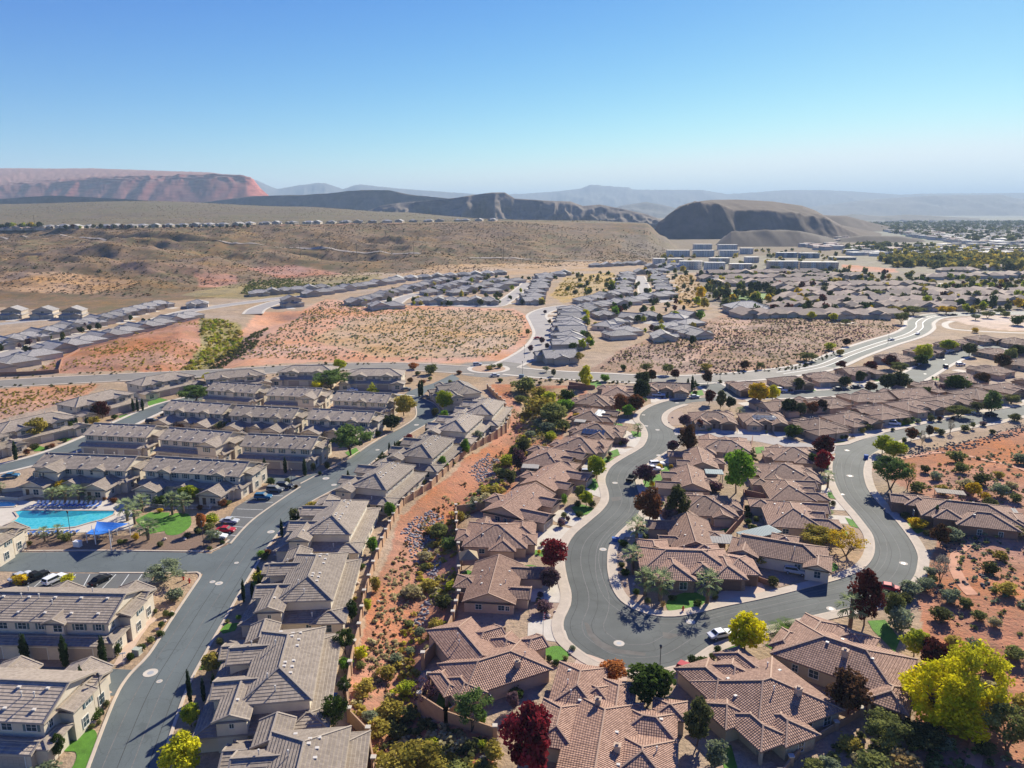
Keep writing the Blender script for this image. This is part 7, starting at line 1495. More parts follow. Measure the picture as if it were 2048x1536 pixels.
# ------------------------------------------------------------------ boulders and riprap
def rock_mesh(seed, s=1.0):
    bm = bmesh.new(); bmesh.ops.create_icosphere(bm, subdivisions=2, radius=.5); g = random.Random(seed); d = [Vector((g.uniform(-1, 1), g.uniform(-1, 1), g.uniform(-1, 1))).normalized() for _ in range(9)]
    for v in bm.verts:
        for k in d:
            q = v.co.dot(k)
            if q > .34: v.co -= k * (q - .34) * .85
        v.co.z *= .7
    me = bpy.data.meshes.new('boulder'); bm.to_mesh(me); bm.free(); return me
M_ROCK = mat('pale boulder', (.55, .44, .36), .9, .25, 1.5, .5, 5); M_DROCK = mat('black basalt', (.075, .07, .075), .9, .4, 1.2, .4, 5); M_GROCK = mat('grey stone', (.30, .28, .28), .9, .35, 1.2)
RK = [rock_mesh(i) for i in range(4)]
for r in RK: r.materials.append(M_ROCK)
for x, y, w_ in [(344, 1226, 10), (330, 1244, 12), (314, 1260, 11), (305, 1278, 13), (188, 1446, 12), (170, 1458, 12), (757, 1204, 9), (1097, 1234, 14), (1110, 1224, 8), (1296, 1218, 16), (1288, 1214, 12), (1265, 1205, 10), (700, 1515, 16), (672, 1515, 12), (1657, 1150, 10), (1140, 1308, 8), (1105, 1325, 10), (1390, 1210, 8), (730, 1112, 8), (716, 1168, 10), (550, 1112, 8), (1250, 1168, 10), (1268, 1170, 9), (610, 940, 8), (470, 1320, 10), (447, 1344, 9), (370, 1080, 10), (330, 1080, 12), (385, 1018, 8), (415, 1008, 9), (1338, 846, 5), (1345, 836, 5)]:
    p = P(x, y); s = w_ * depth_of(p.x, p.y) / F; o = obj('boulder', RK[(x + y) % 4], None, (p.x, p.y, s * .2), x * .7); o.scale = (s, s * .8, s * .8); tag(o, f'pale weathered boulder near {near(x, y)}', 'boulder', 'landscape boulders')
def riprap(name, polys, n, smin, smax, m, seed):
    g = np.random.default_rng(seed); base = []; me0 = [rock_mesh(50 + k) for k in range(3)]
    for me in me0:
        v = np.zeros(len(me.vertices) * 3); me.vertices.foreach_get('co', v); f = np.zeros(len(me.polygons) * 3, np.int32); me.polygons.foreach_get('vertices', f); base.append((v.reshape(-1, 3), f.reshape(-1, 3)))
    VV_, FF, off = [], [], 0
    for poly in polys:
        ww = [P(*p).xy for p in poly]; xs = [p.x for p in ww]; ys = [p.y for p in ww]; area = abs(sum(a.x * b_.y - b_.x * a.y for a, b_ in zip(ww, ww[1:] + ww[:1]))) / 2; k = int(n * area); c = 0
        while c < k:
            x, y = g.uniform(min(xs), max(xs)), g.uniform(min(ys), max(ys))
            if not in_poly(np.array([x]), np.array([y]), [(p.x, p.y) for p in ww])[0]: continue
            V, Fc = base[c % 3]; s = g.uniform(smin, smax); a = g.uniform(0, 6.28); q = V * s * np.array([1, g.uniform(.6, 1), g.uniform(.6, 1.1)]); q = np.stack([q[:, 0] * math.cos(a) - q[:, 1] * math.sin(a) + x, q[:, 0] * math.sin(a) + q[:, 1] * math.cos(a) + y, q[:, 2] + zat(x, y) + s * .1], -1)
            VV_.append(q); FF.append(Fc + off); off += len(V); c += 1
    return struct(obj(name, np_mesh(name, np.concatenate(VV_), np.concatenate(FF), [m], k=3)), 'stuff')
riprap('riprap', [[(935, 935), (975, 898), (1000, 905), (990, 945), (960, 950)], [(800, 1065), (830, 1030), (860, 1012), (890, 1015), (870, 1060), (850, 1100), (830, 1110)], [(848, 1118), (880, 1090), (882, 1120), (866, 1150)], [(822, 1230), (850, 1175), (862, 1180), (850, 1232)]], 2.2, .4, .95, M_GROCK, 3)
riprap('wash_rock', [[(1010, 800), (1120, 800), (1000, 960), (900, 1040), (900, 1230), (840, 1330), (730, 1360), (770, 1150), (880, 990)]], .10, .2, .7, mat('red sandstone', (.42, .20, .115), .9, .25, 1.2), 9)
riprap('slope_rock', [[(1880, 1000), (1900, 920), (2048, 880), (2048, 1536), (1960, 1500), (1900, 1250), (1890, 1150)]], .12, .2, .7, MATS['red sandstone'], 10)
riprap('riprap', [[(1790, 905), (1830, 892), (1930, 882), (2048, 848), (2048, 868), (1940, 898), (1860, 912), (1800, 918)], [(1880, 1080), (1940, 1075), (1985, 1090), (1960, 1100), (1890, 1110)], [(1930, 1105), (1960, 1180), (1990, 1200), (1970, 1160), (1945, 1100)], [(870, 1490), (940, 1480), (1000, 1500), (1000, 1550), (880, 1560)], [(1870, 1170), (1935, 1165), (1930, 1185), (1870, 1190)]], .8, .5, 1.1, M_DROCK, 4)

# ------------------------------------------------------------------ cars
def car_mesh(kind):
    """body lofted from a side profile; separate windows, wheels and lamps"""
    prof = {'sedan': ([(-2.3, .45), (-2.32, .8), (-1.6, .98), (-.9, 1.42), (.5, 1.45), (1.15, 1.02), (2.15, .88), (2.3, .6), (2.28, .4)], 1.8), 'suv': ([(-2.3, .5), (-2.34, 1.0), (-2.1, 1.68), (.3, 1.74), (1.0, 1.16), (2.15, 1.05), (2.32, .7), (2.28, .45)], 1.9),
            'pickup': ([(-2.75, .6), (-2.78, 1.12), (-.75, 1.12), (-.6, 1.8), (.65, 1.82), (1.25, 1.2), (2.6, 1.1), (2.75, .75), (2.7, .5)], 1.95), 'van': ([(-2.5, .45), (-2.55, 1.0), (-2.35, 1.95), (.7, 1.98), (1.5, 1.25), (2.35, 1.05), (2.5, .7), (2.45, .42)], 1.95)}[kind]
    pts, wd = prof; bm = MB(); hw = wd / 2
    def sec(y): return [(x, y * (1 if z < 1.1 else .84) if abs(y) > .01 else 0, z) for x, z in pts]
    n = len(pts)
    S = [[(x * (.985 if s in (0, 3) else 1), sy * hw * (1 - .16 * max(0, (z - .95)) / .8), z if s in (1, 2) else z - (.05 if z > .6 else -.05)) for x, z in pts] for s, sy in enumerate((-1, -.9, .9, 1))]
    for a, b_ in zip(S, S[1:]):
        for i in range(n - 1): bm.face([a[i], a[i + 1], b_[i + 1], b_[i]][::-1])
        bm.face([a[0], b_[0], b_[-1], a[-1]])
    bm.face(S[0]); bm.face(S[-1][::-1])
    gl = MB(); tops = [i for i in range(n) if pts[i][1] > 1.3]; i0, i1 = tops[0], tops[-1]
    wz = 1.0 if kind == 'sedan' else 1.14
    def lerp(p, q, t): return tuple(a + (b_ - a) * t for a, b_ in zip(p, q))
    for sgn, s in ((1, S[-1]), (-1, S[0])):
        off = sgn * .012; A, B = pts[i0], pts[i1]; y_t = hw * (1 - .16 * (A[1] - .95) / .8) * sgn + off; y_b = hw * sgn * (1 - .16 * max(0, wz - .95) / .8) + off
        xb0 = A[0] - (.45 if kind == 'sedan' else .08); xb1 = B[0] + (.45 if kind == 'sedan' else .5)
        q = [(xb0 + .15, y_b, wz), (xb1 - .12, y_b, wz), (B[0] - .05, y_t, B[1] - .1), (A[0] + .08, y_t, A[1] - .1)]; gl.face(q if sgn < 0 else q[::-1])
    def glass(i, j, t0, t1):
        a, b_ = pts[i], pts[j]; p0, p1 = lerp(a, b_, t0), lerp(a, b_, t1); nx, nz = -(b_[1] - a[1]), b_[0] - a[0]; l = math.hypot(nx, nz); ox, oz = nx / l * .012, nz / l * .012
        y0, y1 = hw * .80, hw * .74; q = [(p0[0] + ox, -y0, p0[1] + oz), (p0[0] + ox, y0, p0[1] + oz), (p1[0] + ox, y1, p1[1] + oz), (p1[0] + ox, -y1, p1[1] + oz)]; gl.face(q[::-1])
    glass(i1, i1 + 1, .1, .9); glass(i0 - 1, i0, .15, .9)
    wh = MB(); wh.tube((0, -.11, 0), (0, .11, 0), .34, .34, 14); hub = MB(); hub.tube((0, -.125, 0), (0, .125, 0), .2, .2, 10)
    hl = MB(); hl.box(-.04, .04, -.2, .2, -.08, .08)
    L_ = pts[-2][0]; return dict(body=bm, glass=gl, wheel=wh, hub=hub, lamp=hl, wx=(pts[0][0] + .85, L_ - .85), hw=hw, front=L_, back=pts[1][0], hz=pts[-2][1] + .12, tz=pts[1][1] - .12)
CARM = {}
def carm(kind):
    if kind not in CARM:
        d = car_mesh(kind); CARM[kind] = dict(d, body=d['body'].mesh('body', [M_WHITE]), glass=d['glass'].mesh('windows', [mat('car glass', (.02, .03, .035), .5, .05, spec=.12)]), wheel=d['wheel'].mesh('wheel', [M_RUBBER]), hub=d['hub'].mesh('hub', [M_GREYM]), hl=d['lamp'].mesh('headlight', [M_WHITE]), tl=d['lamp'].mesh('tail_light', [mat('tail red', (.35, .02, .02), .4)]))
    return CARM[kind]
PAINT = {'white': (.75, .75, .75), 'silver': (.45, .47, .50), 'grey': (.16, .17, .18), 'black': (.012, .012, .014), 'blue': (.03, .13, .24), 'navy': (.02, .03, .06), 'red': (.42, .02, .04), 'teal': (.05, .18, .24)}
CARS = 0
def car(px, py, ang, kind, paint, label, sc=1.0):
    m = mat('car paint ' + paint, PAINT[paint], .6, .02, 1, spec=.15); d = carm(kind); p = P(px, py); t = thing({'sedan': 'parked_car', 'suv': 'parked_suv', 'pickup': 'pickup_truck', 'van': 'parked_van'}[kind], (p.x, p.y, .02), R(ang), label, {'sedan': 'car', 'suv': 'car', 'pickup': 'pickup truck', 'van': 'van'}[kind], 'cars in streets, drives and bays')
    def add(n, me, loc, par=t):
        o = bpy.data.objects.new(n, me); col.objects.link(o); o.parent = par; o.location = loc; return o
    b_ = add('body', d['body'], (0, 0, 0)); b_.material_slots[0].link = 'OBJECT'; b_.material_slots[0].material = m; add('windows', d['glass'], (0, 0, 0))
    for x in d['wx']:
        for s in (-1, 1): w_ = add('wheel', d['wheel'], (x, s * (d['hw'] - .06), .34)); add('hub', d['hub'], (0, 0, 0), w_)
    for s in (-1, 1): add('headlight', d['hl'], (d['front'] + .01, s * (d['hw'] - .32), d['hz'])); add('tail_light', d['tl'], (d['back'] + .02, s * (d['hw'] - .3), d['tz']))
CL = [(459, 1046, -5, 'sedan', 'silver', 'silver sedan in the street-side bays, upper of the three near the lawn'), (452, 1064, -5, 'sedan', 'red', 'red sedan between silver and white cars in the street-side bays'), (435, 1077, -3, 'sedan', 'white', 'white car half under the grey-green tree in the street-side bays'), (527, 998, -4, 'suv', 'blue', 'blue hatchback in the upper bays below the garages'), (551, 983, -8, 'suv', 'grey', 'dark grey suv parked beside the blue hatchback'), (570, 976, -8, 'suv', 'navy', 'navy suv next to the planted island in the upper bays'),
 (42, 1158, 62, 'sedan', 'silver', 'silver-blue sedan left of the black pickup in the car park'), (70, 1160, 62, 'pickup', 'black', 'black pickup truck in the bottom-left car park'), (110, 1164, 66, 'suv', 'white', 'white suv between black pickup and yellow shrub in the car park'), (201, 1165, 66, 'sedan', 'black', 'dark sedan alone in the right half of the car park'), (22, 955, 10, 'sedan', 'blue', 'blue car in the shade at the left edge behind the pool blocks'), (305, 846, 15, 'suv', 'navy', 'navy car at the shaded end of the left lane'), (334, 832, 15, 'sedan', 'black', 'black car in the shade beside the left lane'),
 (705, 783, 5, 'sedan', 'white', 'white car behind the big mesquite in the back row lane'), (812, 781, 20, 'sedan', 'grey', 'dark car on the lane junction near the street bend'), (955, 731, 8, 'suv', 'silver', 'silver suv entering the roundabout'), (990, 753, 5, 'sedan', 'silver', 'silver sedan leaving the lower side of the roundabout'), (851, 797, -30, 'sedan', 'grey', 'grey car by the two tall cypresses at the street bend'),
 (1317, 793, -8, 'pickup', 'white', 'white pickup in the drive of the corner gabled house'), (1388, 796, 10, 'sedan', 'silver', 'silver car parked at the top of the winding street'), (1178, 949, -10, 'suv', 'silver', 'silver suv in the drive behind the yellow tree'), (1306, 942, 5, 'suv', 'white', 'white suv in the island drive behind the purple tree, nearer one'), (1314, 932, 5, 'suv', 'white', 'white suv in the island drive behind the purple tree, farther one'), (1264, 960, 62, 'pickup', 'black', 'dark pickup driving down the winding street beside the purple tree'),
 (1084, 710, 20, 'sedan', 'white', 'white car parked on the street north of the roundabout'), (1075, 678, 20, 'sedan', 'red', 'maroon car farther up the street north of the roundabout'), (1440, 1274, 18, 'sedan', 'white', 'white sedan on the street edge half behind the golden tree'), (1380, 1350, -38, 'suv', 'red', 'bright red suv on the bottom right driveway'), (1590, 1147, -22, 'suv', 'silver', 'silver suv in the drive of the grey-walled house'), (1776, 1180, -25, 'sedan', 'red', 'red car behind the dark maroon tree at the lower street corner'),
 (1786, 850, -20, 'van', 'white', 'white van in a drive on the right arm of the street'), (1936, 827, -15, 'suv', 'white', 'white car in a drive near the sage tree at right'), (1982, 833, 15, 'suv', 'black', 'black car on the right arm street at the right edge'), (1838, 726, -15, 'suv', 'black', 'dark car parked below the yellow-green tree in the cul-de-sac'), (1891, 735, 70, 'suv', 'navy', 'dark car driving on the upper right street'), (1900, 704, 20, 'sedan', 'white', 'white car at the kerb of the upper right street'), (1872, 708, 20, 'sedan', 'silver', 'silver car in a drive on the upper right street'), (1921, 731, 10, 'suv', 'white', 'white car in a drive right of the upper right street'),
 (1676, 780, 5, 'sedan', 'navy', 'dark blue car on the upper street, left of two'), (1711, 776, 5, 'sedan', 'navy', 'dark blue car on the upper street, right of two'), (1563, 783, -40, 'suv', 'white', 'white suv in a drive next to the golden trees'), (1782, 681, 30, 'sedan', 'silver', 'silver car on the arterial curve'), (1835, 669, 50, 'sedan', 'white', 'white car farther along the arterial curve'), (1908, 631, 0, 'sedan', 'black', 'dark car on the far road by the pale dirt lot'), (240, 668, 25, 'sedan', 'white', 'white car in a drive of the slate-roofed street'), (1120, 668, 0, 'suv', 'navy', 'dark car beside the slate roofs north of the roundabout')]
for a in CL: car(*a)
# outdoor furniture seen on patios
def patio_set(px, py, label):
    p = P(px, py); t = thing('patio_table', (p.x, p.y, 0), 0, label, 'patio table'); q = MB(); q.tube((0, 0, .68), (0, 0, .74), .8, .8, 14); q.build('table_top', M_BARK, t); q = MB(); q.tube((0, 0, 0), (0, 0, .68), .08, .08, 7); q.build('leg', M_METAL, t)
patio_set(1487, 1462, 'dark round patio table under the porch of the red-car house'); patio_set(1745, 1385, 'round patio table under the porch left of the cottonwood'); patio_set(628, 1470, 'patio table at the back of the nearest full villa')
# ------------------------------------------------------------------ farther houses, town, apartments
def fhouse(kind):
    m = (mat('far stucco', (0.50, 0.42, 0.34), .9, .1, .6, rnd=.25), M_SLATE, M_TRIM, M_CAPS)
    if kind == 0: w_ = [(-8, 8, -7, 8, 3, 'hh', 'y', .38), (-7.5, -1, -11, -2, 2.95, 'gh', 'y', .38), (2, 7, -9, -2, 2.9, 'gh', 'y', .4)]
    elif kind == 1: w_ = [(-9, 9, -6, 6.5, 3, 'hh', 'x', .38), (-8.4, -3, -10, 0, 2.95, 'hh', 'y', .38), (3, 8.6, -9, 0, 2.9, 'gh', 'y', .38)]
    elif kind == 2: w_ = [(-7, 7, -8, 8, 3, 'gg', 'y', .4), (-9, 0, -4, 3, 2.9, 'gh', 'x', .38), (1, 7.6, -11, -4, 2.95, 'gg', 'y', .38)]
    else: w_ = [(-7, 7, -6, 6, 5.8, 'gg', 'y', .4), (-8, 8.4, -8.5, 4, 3, 'hh', 'x', .34), (-6.4, -1, -9.6, -4, 3.1, 'gh', 'y', .4)]
    def ex(V):
        add_garage(V, w_[1][0] + 3.1 if kind < 3 else 3.5, w_[1][2] if kind != 2 else -4, 4.6, 2.2)
        for y in (-2, 3): add_window(V, w_[0][1], y, .9, 1.6, 1.4, R(90)); add_window(V, w_[0][0], y, .9, 1.6, 1.4, R(-90))
        if kind == 3: add_window(V, 0, -6, 4.0, 2.2, 1.3)
    return make_building(w_, m, ex)
FV = [var(('f', k), lambda: fhouse(k)) for k in range(4)]
def fhouse_lo(kind):                                   # single mesh for houses only a few pixels across
    V = FV[kind]; mb = MB(); 
    wb = [m for n, m, p, *_ in V.parts if n == 'wall'][0]; rb = [m for n, m, p, *_ in V.parts if n == 'roof'][0]
    v1 = [tuple(x.co) for x in wb.vertices]; f1 = [tuple(p.vertices) for p in wb.polygons]; v2 = [tuple(x.co) for x in rb.vertices]; f2 = [tuple(i + len(v1) for i in p.vertices) for p in rb.polygons]
    me = bpy.data.meshes.new('house'); me.from_pydata(v1 + v2, [], f1 + f2); M_S2 = mat('far slate roof', (.33, .31, .29), .85, .2, .4, rnd=.25)
    for m in (MATS['far stucco'], M_S2, mat('far brown roof', (.36, .255, .19), .85, .2, .4, rnd=.25), mat('far tan roof', (.36, .27, .20), .85, .2, .4, rnd=.2)): me.materials.append(m)
    mi = [0] * len(f1) + [1] * len(f2); me.polygons.foreach_set('material_index', mi); return me
LO = [fhouse_lo(k) for k in range(4)]
LOB = []
for me in LO:
    c_ = me.copy(); mi = [0] * len(c_.polygons); c_.polygons.foreach_get('material_index', mi); c_.polygons.foreach_set('material_index', [2 if i == 1 else i for i in mi]); LOB.append(c_)
GF = 'slate-roofed houses of the far subdivisions'
_fc = [0]
def far(px, py, rot, where, lo=False, brownr=False, sc=1.0, kind=None, zc=2.5, g=None):
    _fc[0] += 1; k = (_fc[0] * 7 % 3) if kind is None else kind
    p = P(px, py, zc) if py > 540 else G(px, py)
    z = 0 if py > 540 else p.z
    if lo:
        o = obj('far_house', (LOB if brownr else LO)[k], None, (p.x, p.y, z), R(rot)); o.scale = (sc if _fc[0] % 2 else -sc, sc, sc); tag(o, where, 'house', g or GF); HOUSES.append((p.x, p.y)); return o
    DRIVES.append((p.x, p.y, R(rot), random.choice((-4, 4)) * sc, -9.5 * sc, 6.5, 9)) if py > 540 else None
    return place(FV[k], 'slate_roof_house', p.x, p.y, R(rot), where, 'house', g or GF, z=z, mirror=_fc[0] % 2 == 0, sc=sc)
def along(a, b, n, rot, where, **k):
    A, B = P(*a), P(*b)
    for i in range(n):
        p = A + (B - A) * ((i + .5) / n); px, py = to_px(p.x, p.y, 2.5); far(px, py, rot, where, **k)
# left subdivision
along((-30, 702), (110, 668), 6, 55, 'slate-roofed house on the upper side of the left slate street, near half')
along((110, 668), (235, 637), 7, 52, 'slate-roofed house on the upper side of the left slate street, far half')
along((-40, 752), (100, 712), 3, 235, 'slate-roofed house at the near end of the lower left slate row')
along((100, 708), (385, 636), 12, 238, 'slate-roofed house on the lower side of the left slate street, above the red slope')
along((245, 632), (325, 612), 4, 55, 'slate-roofed house above the left slate street near its far end', kind=1)
far(395, 607, 20, 'broad slate-roofed house alone at the foot of the hill'); 
for x, l in ((30, 'left'), (92, 'middle'), (150, 'right')): far(x, 628, 10, f'two-storey white house under the hill, {l} of three', kind=3, sc=.95)
# middle subdivision
along((505, 592), (655, 578), 6, 20, 'slate-roofed house along the far side of the curving middle street')
far(582, 606, 30, 'big white two-storey house beside the lane stub', kind=3)
along((610, 594), (800, 563), 9, 215, 'slate-roofed house on the near side of the curving middle street')
along((700, 612), (890, 562), 12, 35, 'slate-roofed house above the sandy lot, left loop', sc=.95)
along((745, 618), (800, 616), 2, 200, 'slate-roofed house right at the back edge of the sandy lot')
along((840, 606), (990, 607), 6, 5, 'slate-roofed house at the right back edge of the sandy lot')
along((850, 592), (960, 556), 6, 35, 'slate-roofed house in the middle cluster, left file', sc=.95)
along((905, 592), (1010, 562), 6, 215, 'slate-roofed house in the middle cluster, centre file', sc=.95)
along((975, 590), (1040, 562), 4, 210, 'slate-roofed house in the middle cluster, right file', sc=.95)
along((780, 562), (1010, 548), 9, 5, 'slate-roofed house in the hindmost row of the middle cluster', lo=True)
along((1060, 612), (1092, 552), 8, 290, 'slate-roofed house in the steep file left of the golden meadow')
along((1110, 553), (1135, 548), 2, 0, 'slate-roofed house behind the golden meadow', lo=True)
along((1140, 700), (1146, 622), 8, 278, 'slate-roofed house in the close file right of the roundabout street', sc=1.05)
far(1118, 712, 280, 'slate-roofed house nearest the roundabout street', sc=1.05)
# behind the brushy lot
for x, y, r in [(1214, 650, 60), (1231, 644, 60), (1264, 634, 60), (1254, 660, 200), (1240, 668, 200), (1326, 672, 0), (1369, 658, 210), (1379, 645, 210), (1374, 630, 210), (1300, 630, 10), (1350, 634, 150), (1190, 620, 10), (1210, 628, 10), (1340, 652, 200), (1395, 668, 200)]: far(x, y, r, 'slate-roofed house round the small cul-de-sac behind the brushy lot', sc=.95)
along((1160, 608), (1250, 588), 5, 20, 'slate-roofed house on the near left of the meadow street')
along((1244, 590), (1258, 548), 6, 285, 'slate-roofed house on the left file of the straight street', sc=.95)
along((1330, 588), (1308, 548), 6, 80, 'slate-roofed house on the right file of the straight street', sc=.95)
along((1228, 614), (1340, 592), 6, 200, 'slate-roofed house across the foot of the straight street')
along((1175, 622), (1210, 612), 3, 200, 'slate-roofed house right of the close file', sc=.95)
along((1270, 548), (1390, 540), 6, 5, 'grey-roofed house just below the white apartments', lo=True); along((1290, 540), (1400, 534), 5, 5, 'grey-roofed house hard against the apartment car park', lo=True)
along((1180, 538), (1290, 532), 5, 5, 'grey-roofed house at the hillside foot left of the apartments', lo=True)
# right-hand brown suburb
GR = 'brown-roofed houses of the far right suburb'
far(1492, 618, 5, 'very large brown-roofed clubhouse at the corner of the brushy lot', sc=1.6, kind=1); far(1440, 560, 5, 'pale house left of the park trees', lo=True)
ROWS = [((1480, 634), (1790, 634), 11, 'in the nearest row above the brushy lot'), ((1540, 619), (1900, 617), 13, 'in the second row above the brushy lot'), ((1560, 607), (2060, 606), 17, 'in the third row of the right suburb'), ((1560, 596), (2060, 595), 16, 'in the fourth row of the right suburb'), ((1570, 586), (1900, 584), 12, 'in the fifth row of the right suburb'), ((1540, 577), (1860, 573), 12, 'in the sixth row of the right suburb'), ((1420, 572), (1680, 564), 12, 'in the seventh row of the right suburb'), ((1400, 562), (1720, 555), 15, 'in the hindmost row below the tan apartments'), ((1860, 590), (2060, 588), 7, 'at the right edge below the pale road'), ((1850, 558), (2050, 553), 10, 'in the far row behind the dry field'), ((1400, 551), (1640, 547), 12, 'against the long tan apartments'), ((1880, 545), (2050, 542), 8, 'in the last row below the yellow wood')]
random.seed(3)
for ri, (a, b_, n, w_) in enumerate(ROWS):
    A, B = P(*a), P(*b_)
    for i in range(n):
        p = A + (B - A) * ((i + random.uniform(.3, .7)) / n) + Vector((0, random.uniform(-5, 5), 0)); px, py = to_px(p.x, p.y, 2.5); far(px, py, random.choice((0, 180, 0, 90)) + random.uniform(-14, 14), f'brown-roofed house {w_}', lo=True, brownr=True, sc=1.15, g=GR)
# on the mesa
for i in range(34):
    x = 100 + i * 27; y = 455.5 - (x - 100) * .0155; far(x + random.uniform(-6, 6), y + (1.5 if x < 500 else 0), random.uniform(-15, 15), 'grey house in the row along the mesa edge', lo=True, sc=1.1, g='houses along the mesa edge')
for i in range(5): far(20 + i * 17, 460, 0, 'brown house among the trees at the left end of the mesa', lo=True, brownr=True, sc=1.1, g='houses along the mesa edge')

# apartments: flat-roofed blocks with bays, balconies and window rows
M_AP1 = mat('apartment cream', (.68, .63, .55), .85, .06, .3); M_AP2 = mat('apartment grey', (.54, .52, .49), .85, .06, .3); M_AP3 = mat('apartment tan', (.54, .44, .34), .85, .08, .3); M_APR = mat('flat roof white', (.60, .56, .50), .8, .06, .2); M_APB = mat('apartment blue grey', (.20, .24, .28), .85, .06, .3)
M_FG = mat('far window glass', (.15, .18, .20), .3, .1)
def apartment(px, py, w_px, floors, rot, label, wall, accent, depth=12):
    p = P(px, py); ln = w_px * .86 * depth_of(p.x, p.y) / F; h = floors * 2.3 + .5; t = thing('apartment_block', (p.x, p.y, 0), R(rot), label, 'apartment building', 'flat-roofed apartment blocks')
    wb, ac = MB(), MB(); wb.box(-ln / 2, ln / 2, 0, depth, -.5, h); n = max(2, int(ln / 8))
    for k in range(n):
        x = -ln / 2 + (k + .5) * ln / n; (ac if k % 2 else wb).box(x - ln / n * .3, x + ln / n * .3, -1.4, .3, -.5, h + (.5 if k % 2 else -.3))
    wb.build('wall', wall, t); ac.build('bay', accent, t)
    r = MB(); r.box(-ln / 2 - .5, ln / 2 + .5, -.6, depth + .5, h + .02, h + .45); r.build('roof', M_APR, t)
    for f in range(floors):
        b_ = MB(); g = MB()
        for k in range(n):
            x = -ln / 2 + (k + .5) * ln / n
            for s in (-.17, .17): g.box(x + s * ln / n - .55, x + s * ln / n + .55, -1.46, -1.39, f * 2.3 + .8, f * 2.3 + 1.8)
            g.box(x + ln / n * .5 - .9, x + ln / n * .5 - .1, -.06, .01, f * 2.3 + .3, f * 2.3 + 1.9)
        fr = g.build('window_row', M_FG, t); fr['kind'] = 'stuff'
for a in [(1357, 513, 52, 4, 0, 'cream apartment block at the left foot of the butte', M_AP1, M_AP2), (1406, 499, 42, 4, 0, 'cream apartment block rear left below the butte', M_AP1, M_AP2), (1407, 513, 50, 4, 2, 'cream and grey apartment block front left below the butte', M_AP1, M_AP2), (1456, 500, 44, 4, 0, 'cream apartment block rear right below the butte', M_AP1, M_AP2), (1458, 513, 44, 4, 0, 'cream and grey apartment block front right below the butte', M_AP1, M_AP2), (1494, 508, 28, 4, -4, 'grey apartment block at the right end below the butte', M_AP2, M_AP1),
          (1319, 532, 26, 4, 0, 'small grey apartment block leftmost of the front group', M_AP2, M_AP1), (1352, 528, 34, 3, 0, 'cream apartment block behind the long front block', M_AP1, M_AP3), (1382, 538, 52, 4, -8, 'long cream apartment block, left wing of the front group', M_AP1, M_AP3), (1430, 541, 46, 4, -4, 'long cream apartment block, centre wing of the front group', M_AP1, M_AP2), (1482, 540, 50, 3, -6, 'tan apartment block, right wing of the front group', M_AP3, M_AP1), (1440, 527, 44, 3, 0, 'tan apartment block second line of the front group', M_AP3, M_AP1), (1505, 525, 30, 3, 0, 'cream apartment block beside the long tan blocks', M_AP1, M_AP3),
          (1568, 538, 70, 4, -2, 'long tan apartment block above the suburb, left half', M_AP3, M_AP2), (1640, 540, 82, 4, -5, 'long tan apartment block above the suburb, right half', M_AP3, M_AP2), (1575, 515, 46, 3, 0, 'dark blue-grey apartment block, left of two behind the tan blocks', M_APB, M_AP2), (1620, 516, 44, 3, 0, 'dark blue-grey apartment block, right of two behind the tan blocks', M_APB, M_AP2)]: apartment(*a)
# flat white commercial sheds
M_TWR = mat('shed roof tan', (.40, .35, .30), .85)
def shed(px, py, w_px, h, label):
    h = h * .7; p = P(px, py); ln = w_px * .75 * depth_of(p.x, p.y) / F; t = thing('commercial_building', (p.x, p.y, 0), 0, label, 'commercial building', 'flat white commercial buildings'); b_ = MB(); b_.box(-ln / 2, ln / 2, 0, 22, -.5, h); b_.build('wall', M_AP1, t); r = MB(); r.box(-ln / 2 - .4, ln / 2 + .4, -.4, 22.4, h, h + .5); r.build('roof', random.choice((M_APR, M_TWR)), t); g = MB(); g.box(-ln / 2 + 1, ln / 2 - 1, -.3, -.05, .6, 2.6); g.build('shop_window', M_GLASS, t)
for x, y, w_, h, l in [(1860, 499, 30, 6, 'white flat-roofed shed left of the shopping row'), (1905, 502, 36, 7, 'white shop building second in the shopping row'), (1955, 502, 34, 7, 'white shop building third in the shopping row'), (2005, 503, 40, 7, 'white shop building fourth in the shopping row'), (2045, 503, 30, 7, 'white shop building at the right edge'), (1730, 505, 40, 5, 'white flat building behind the trees left of the shopping row'), (1775, 508, 46, 5, 'long white low building beside the yellow wood'), (1838, 520, 110, 5, 'very long white roof before the yellow wood'), (1910, 514, 80, 6, 'grey-blue long building in front of the shops'), (1690, 520, 60, 5, 'pale teal shed right of the tan apartments'), (1560, 490, 20, 5, 'white shed on the road to the hill houses')]: shed(x, y, w_, h, l)
# hill of pinkish roofs below the butte and the distant town: too many and too small to count
def boxes(name, poly, n, smin, smax, hmin, hmax, mats, seed):
    g = random.Random(seed); mb = MB(); ww = [P(*p).xy for p in poly]; pp = [(p.x, p.y) for p in ww]; xs = [p[0] for p in pp]; ys = [p[1] for p in pp]; c = 0
    while c < n:
        px = g.uniform(min(p[0] for p in poly), max(p[0] for p in poly)); py = g.uniform(min(p[1] for p in poly), max(p[1] for p in poly))
        if not in_poly(np.array([px]), np.array([py]), poly)[0]: continue
        q = P(px, py); s = g.uniform(smin, smax); d = g.uniform(smin, smax); h = g.uniform(hmin, hmax); m = g.randrange(len(mats)); a = g.uniform(-.4, .4); mb.box(-s / 2, s / 2, -d / 2, d / 2, -1, h, 0, a, (q.x, q.y), False); mb.box(-s / 2 - .5, s / 2 + .5, -d / 2 - .5, d / 2 + .5, h, h + 1.4, m, a, (q.x, q.y), False); c += 1
    return struct(mb.build(name, mats), 'stuff')
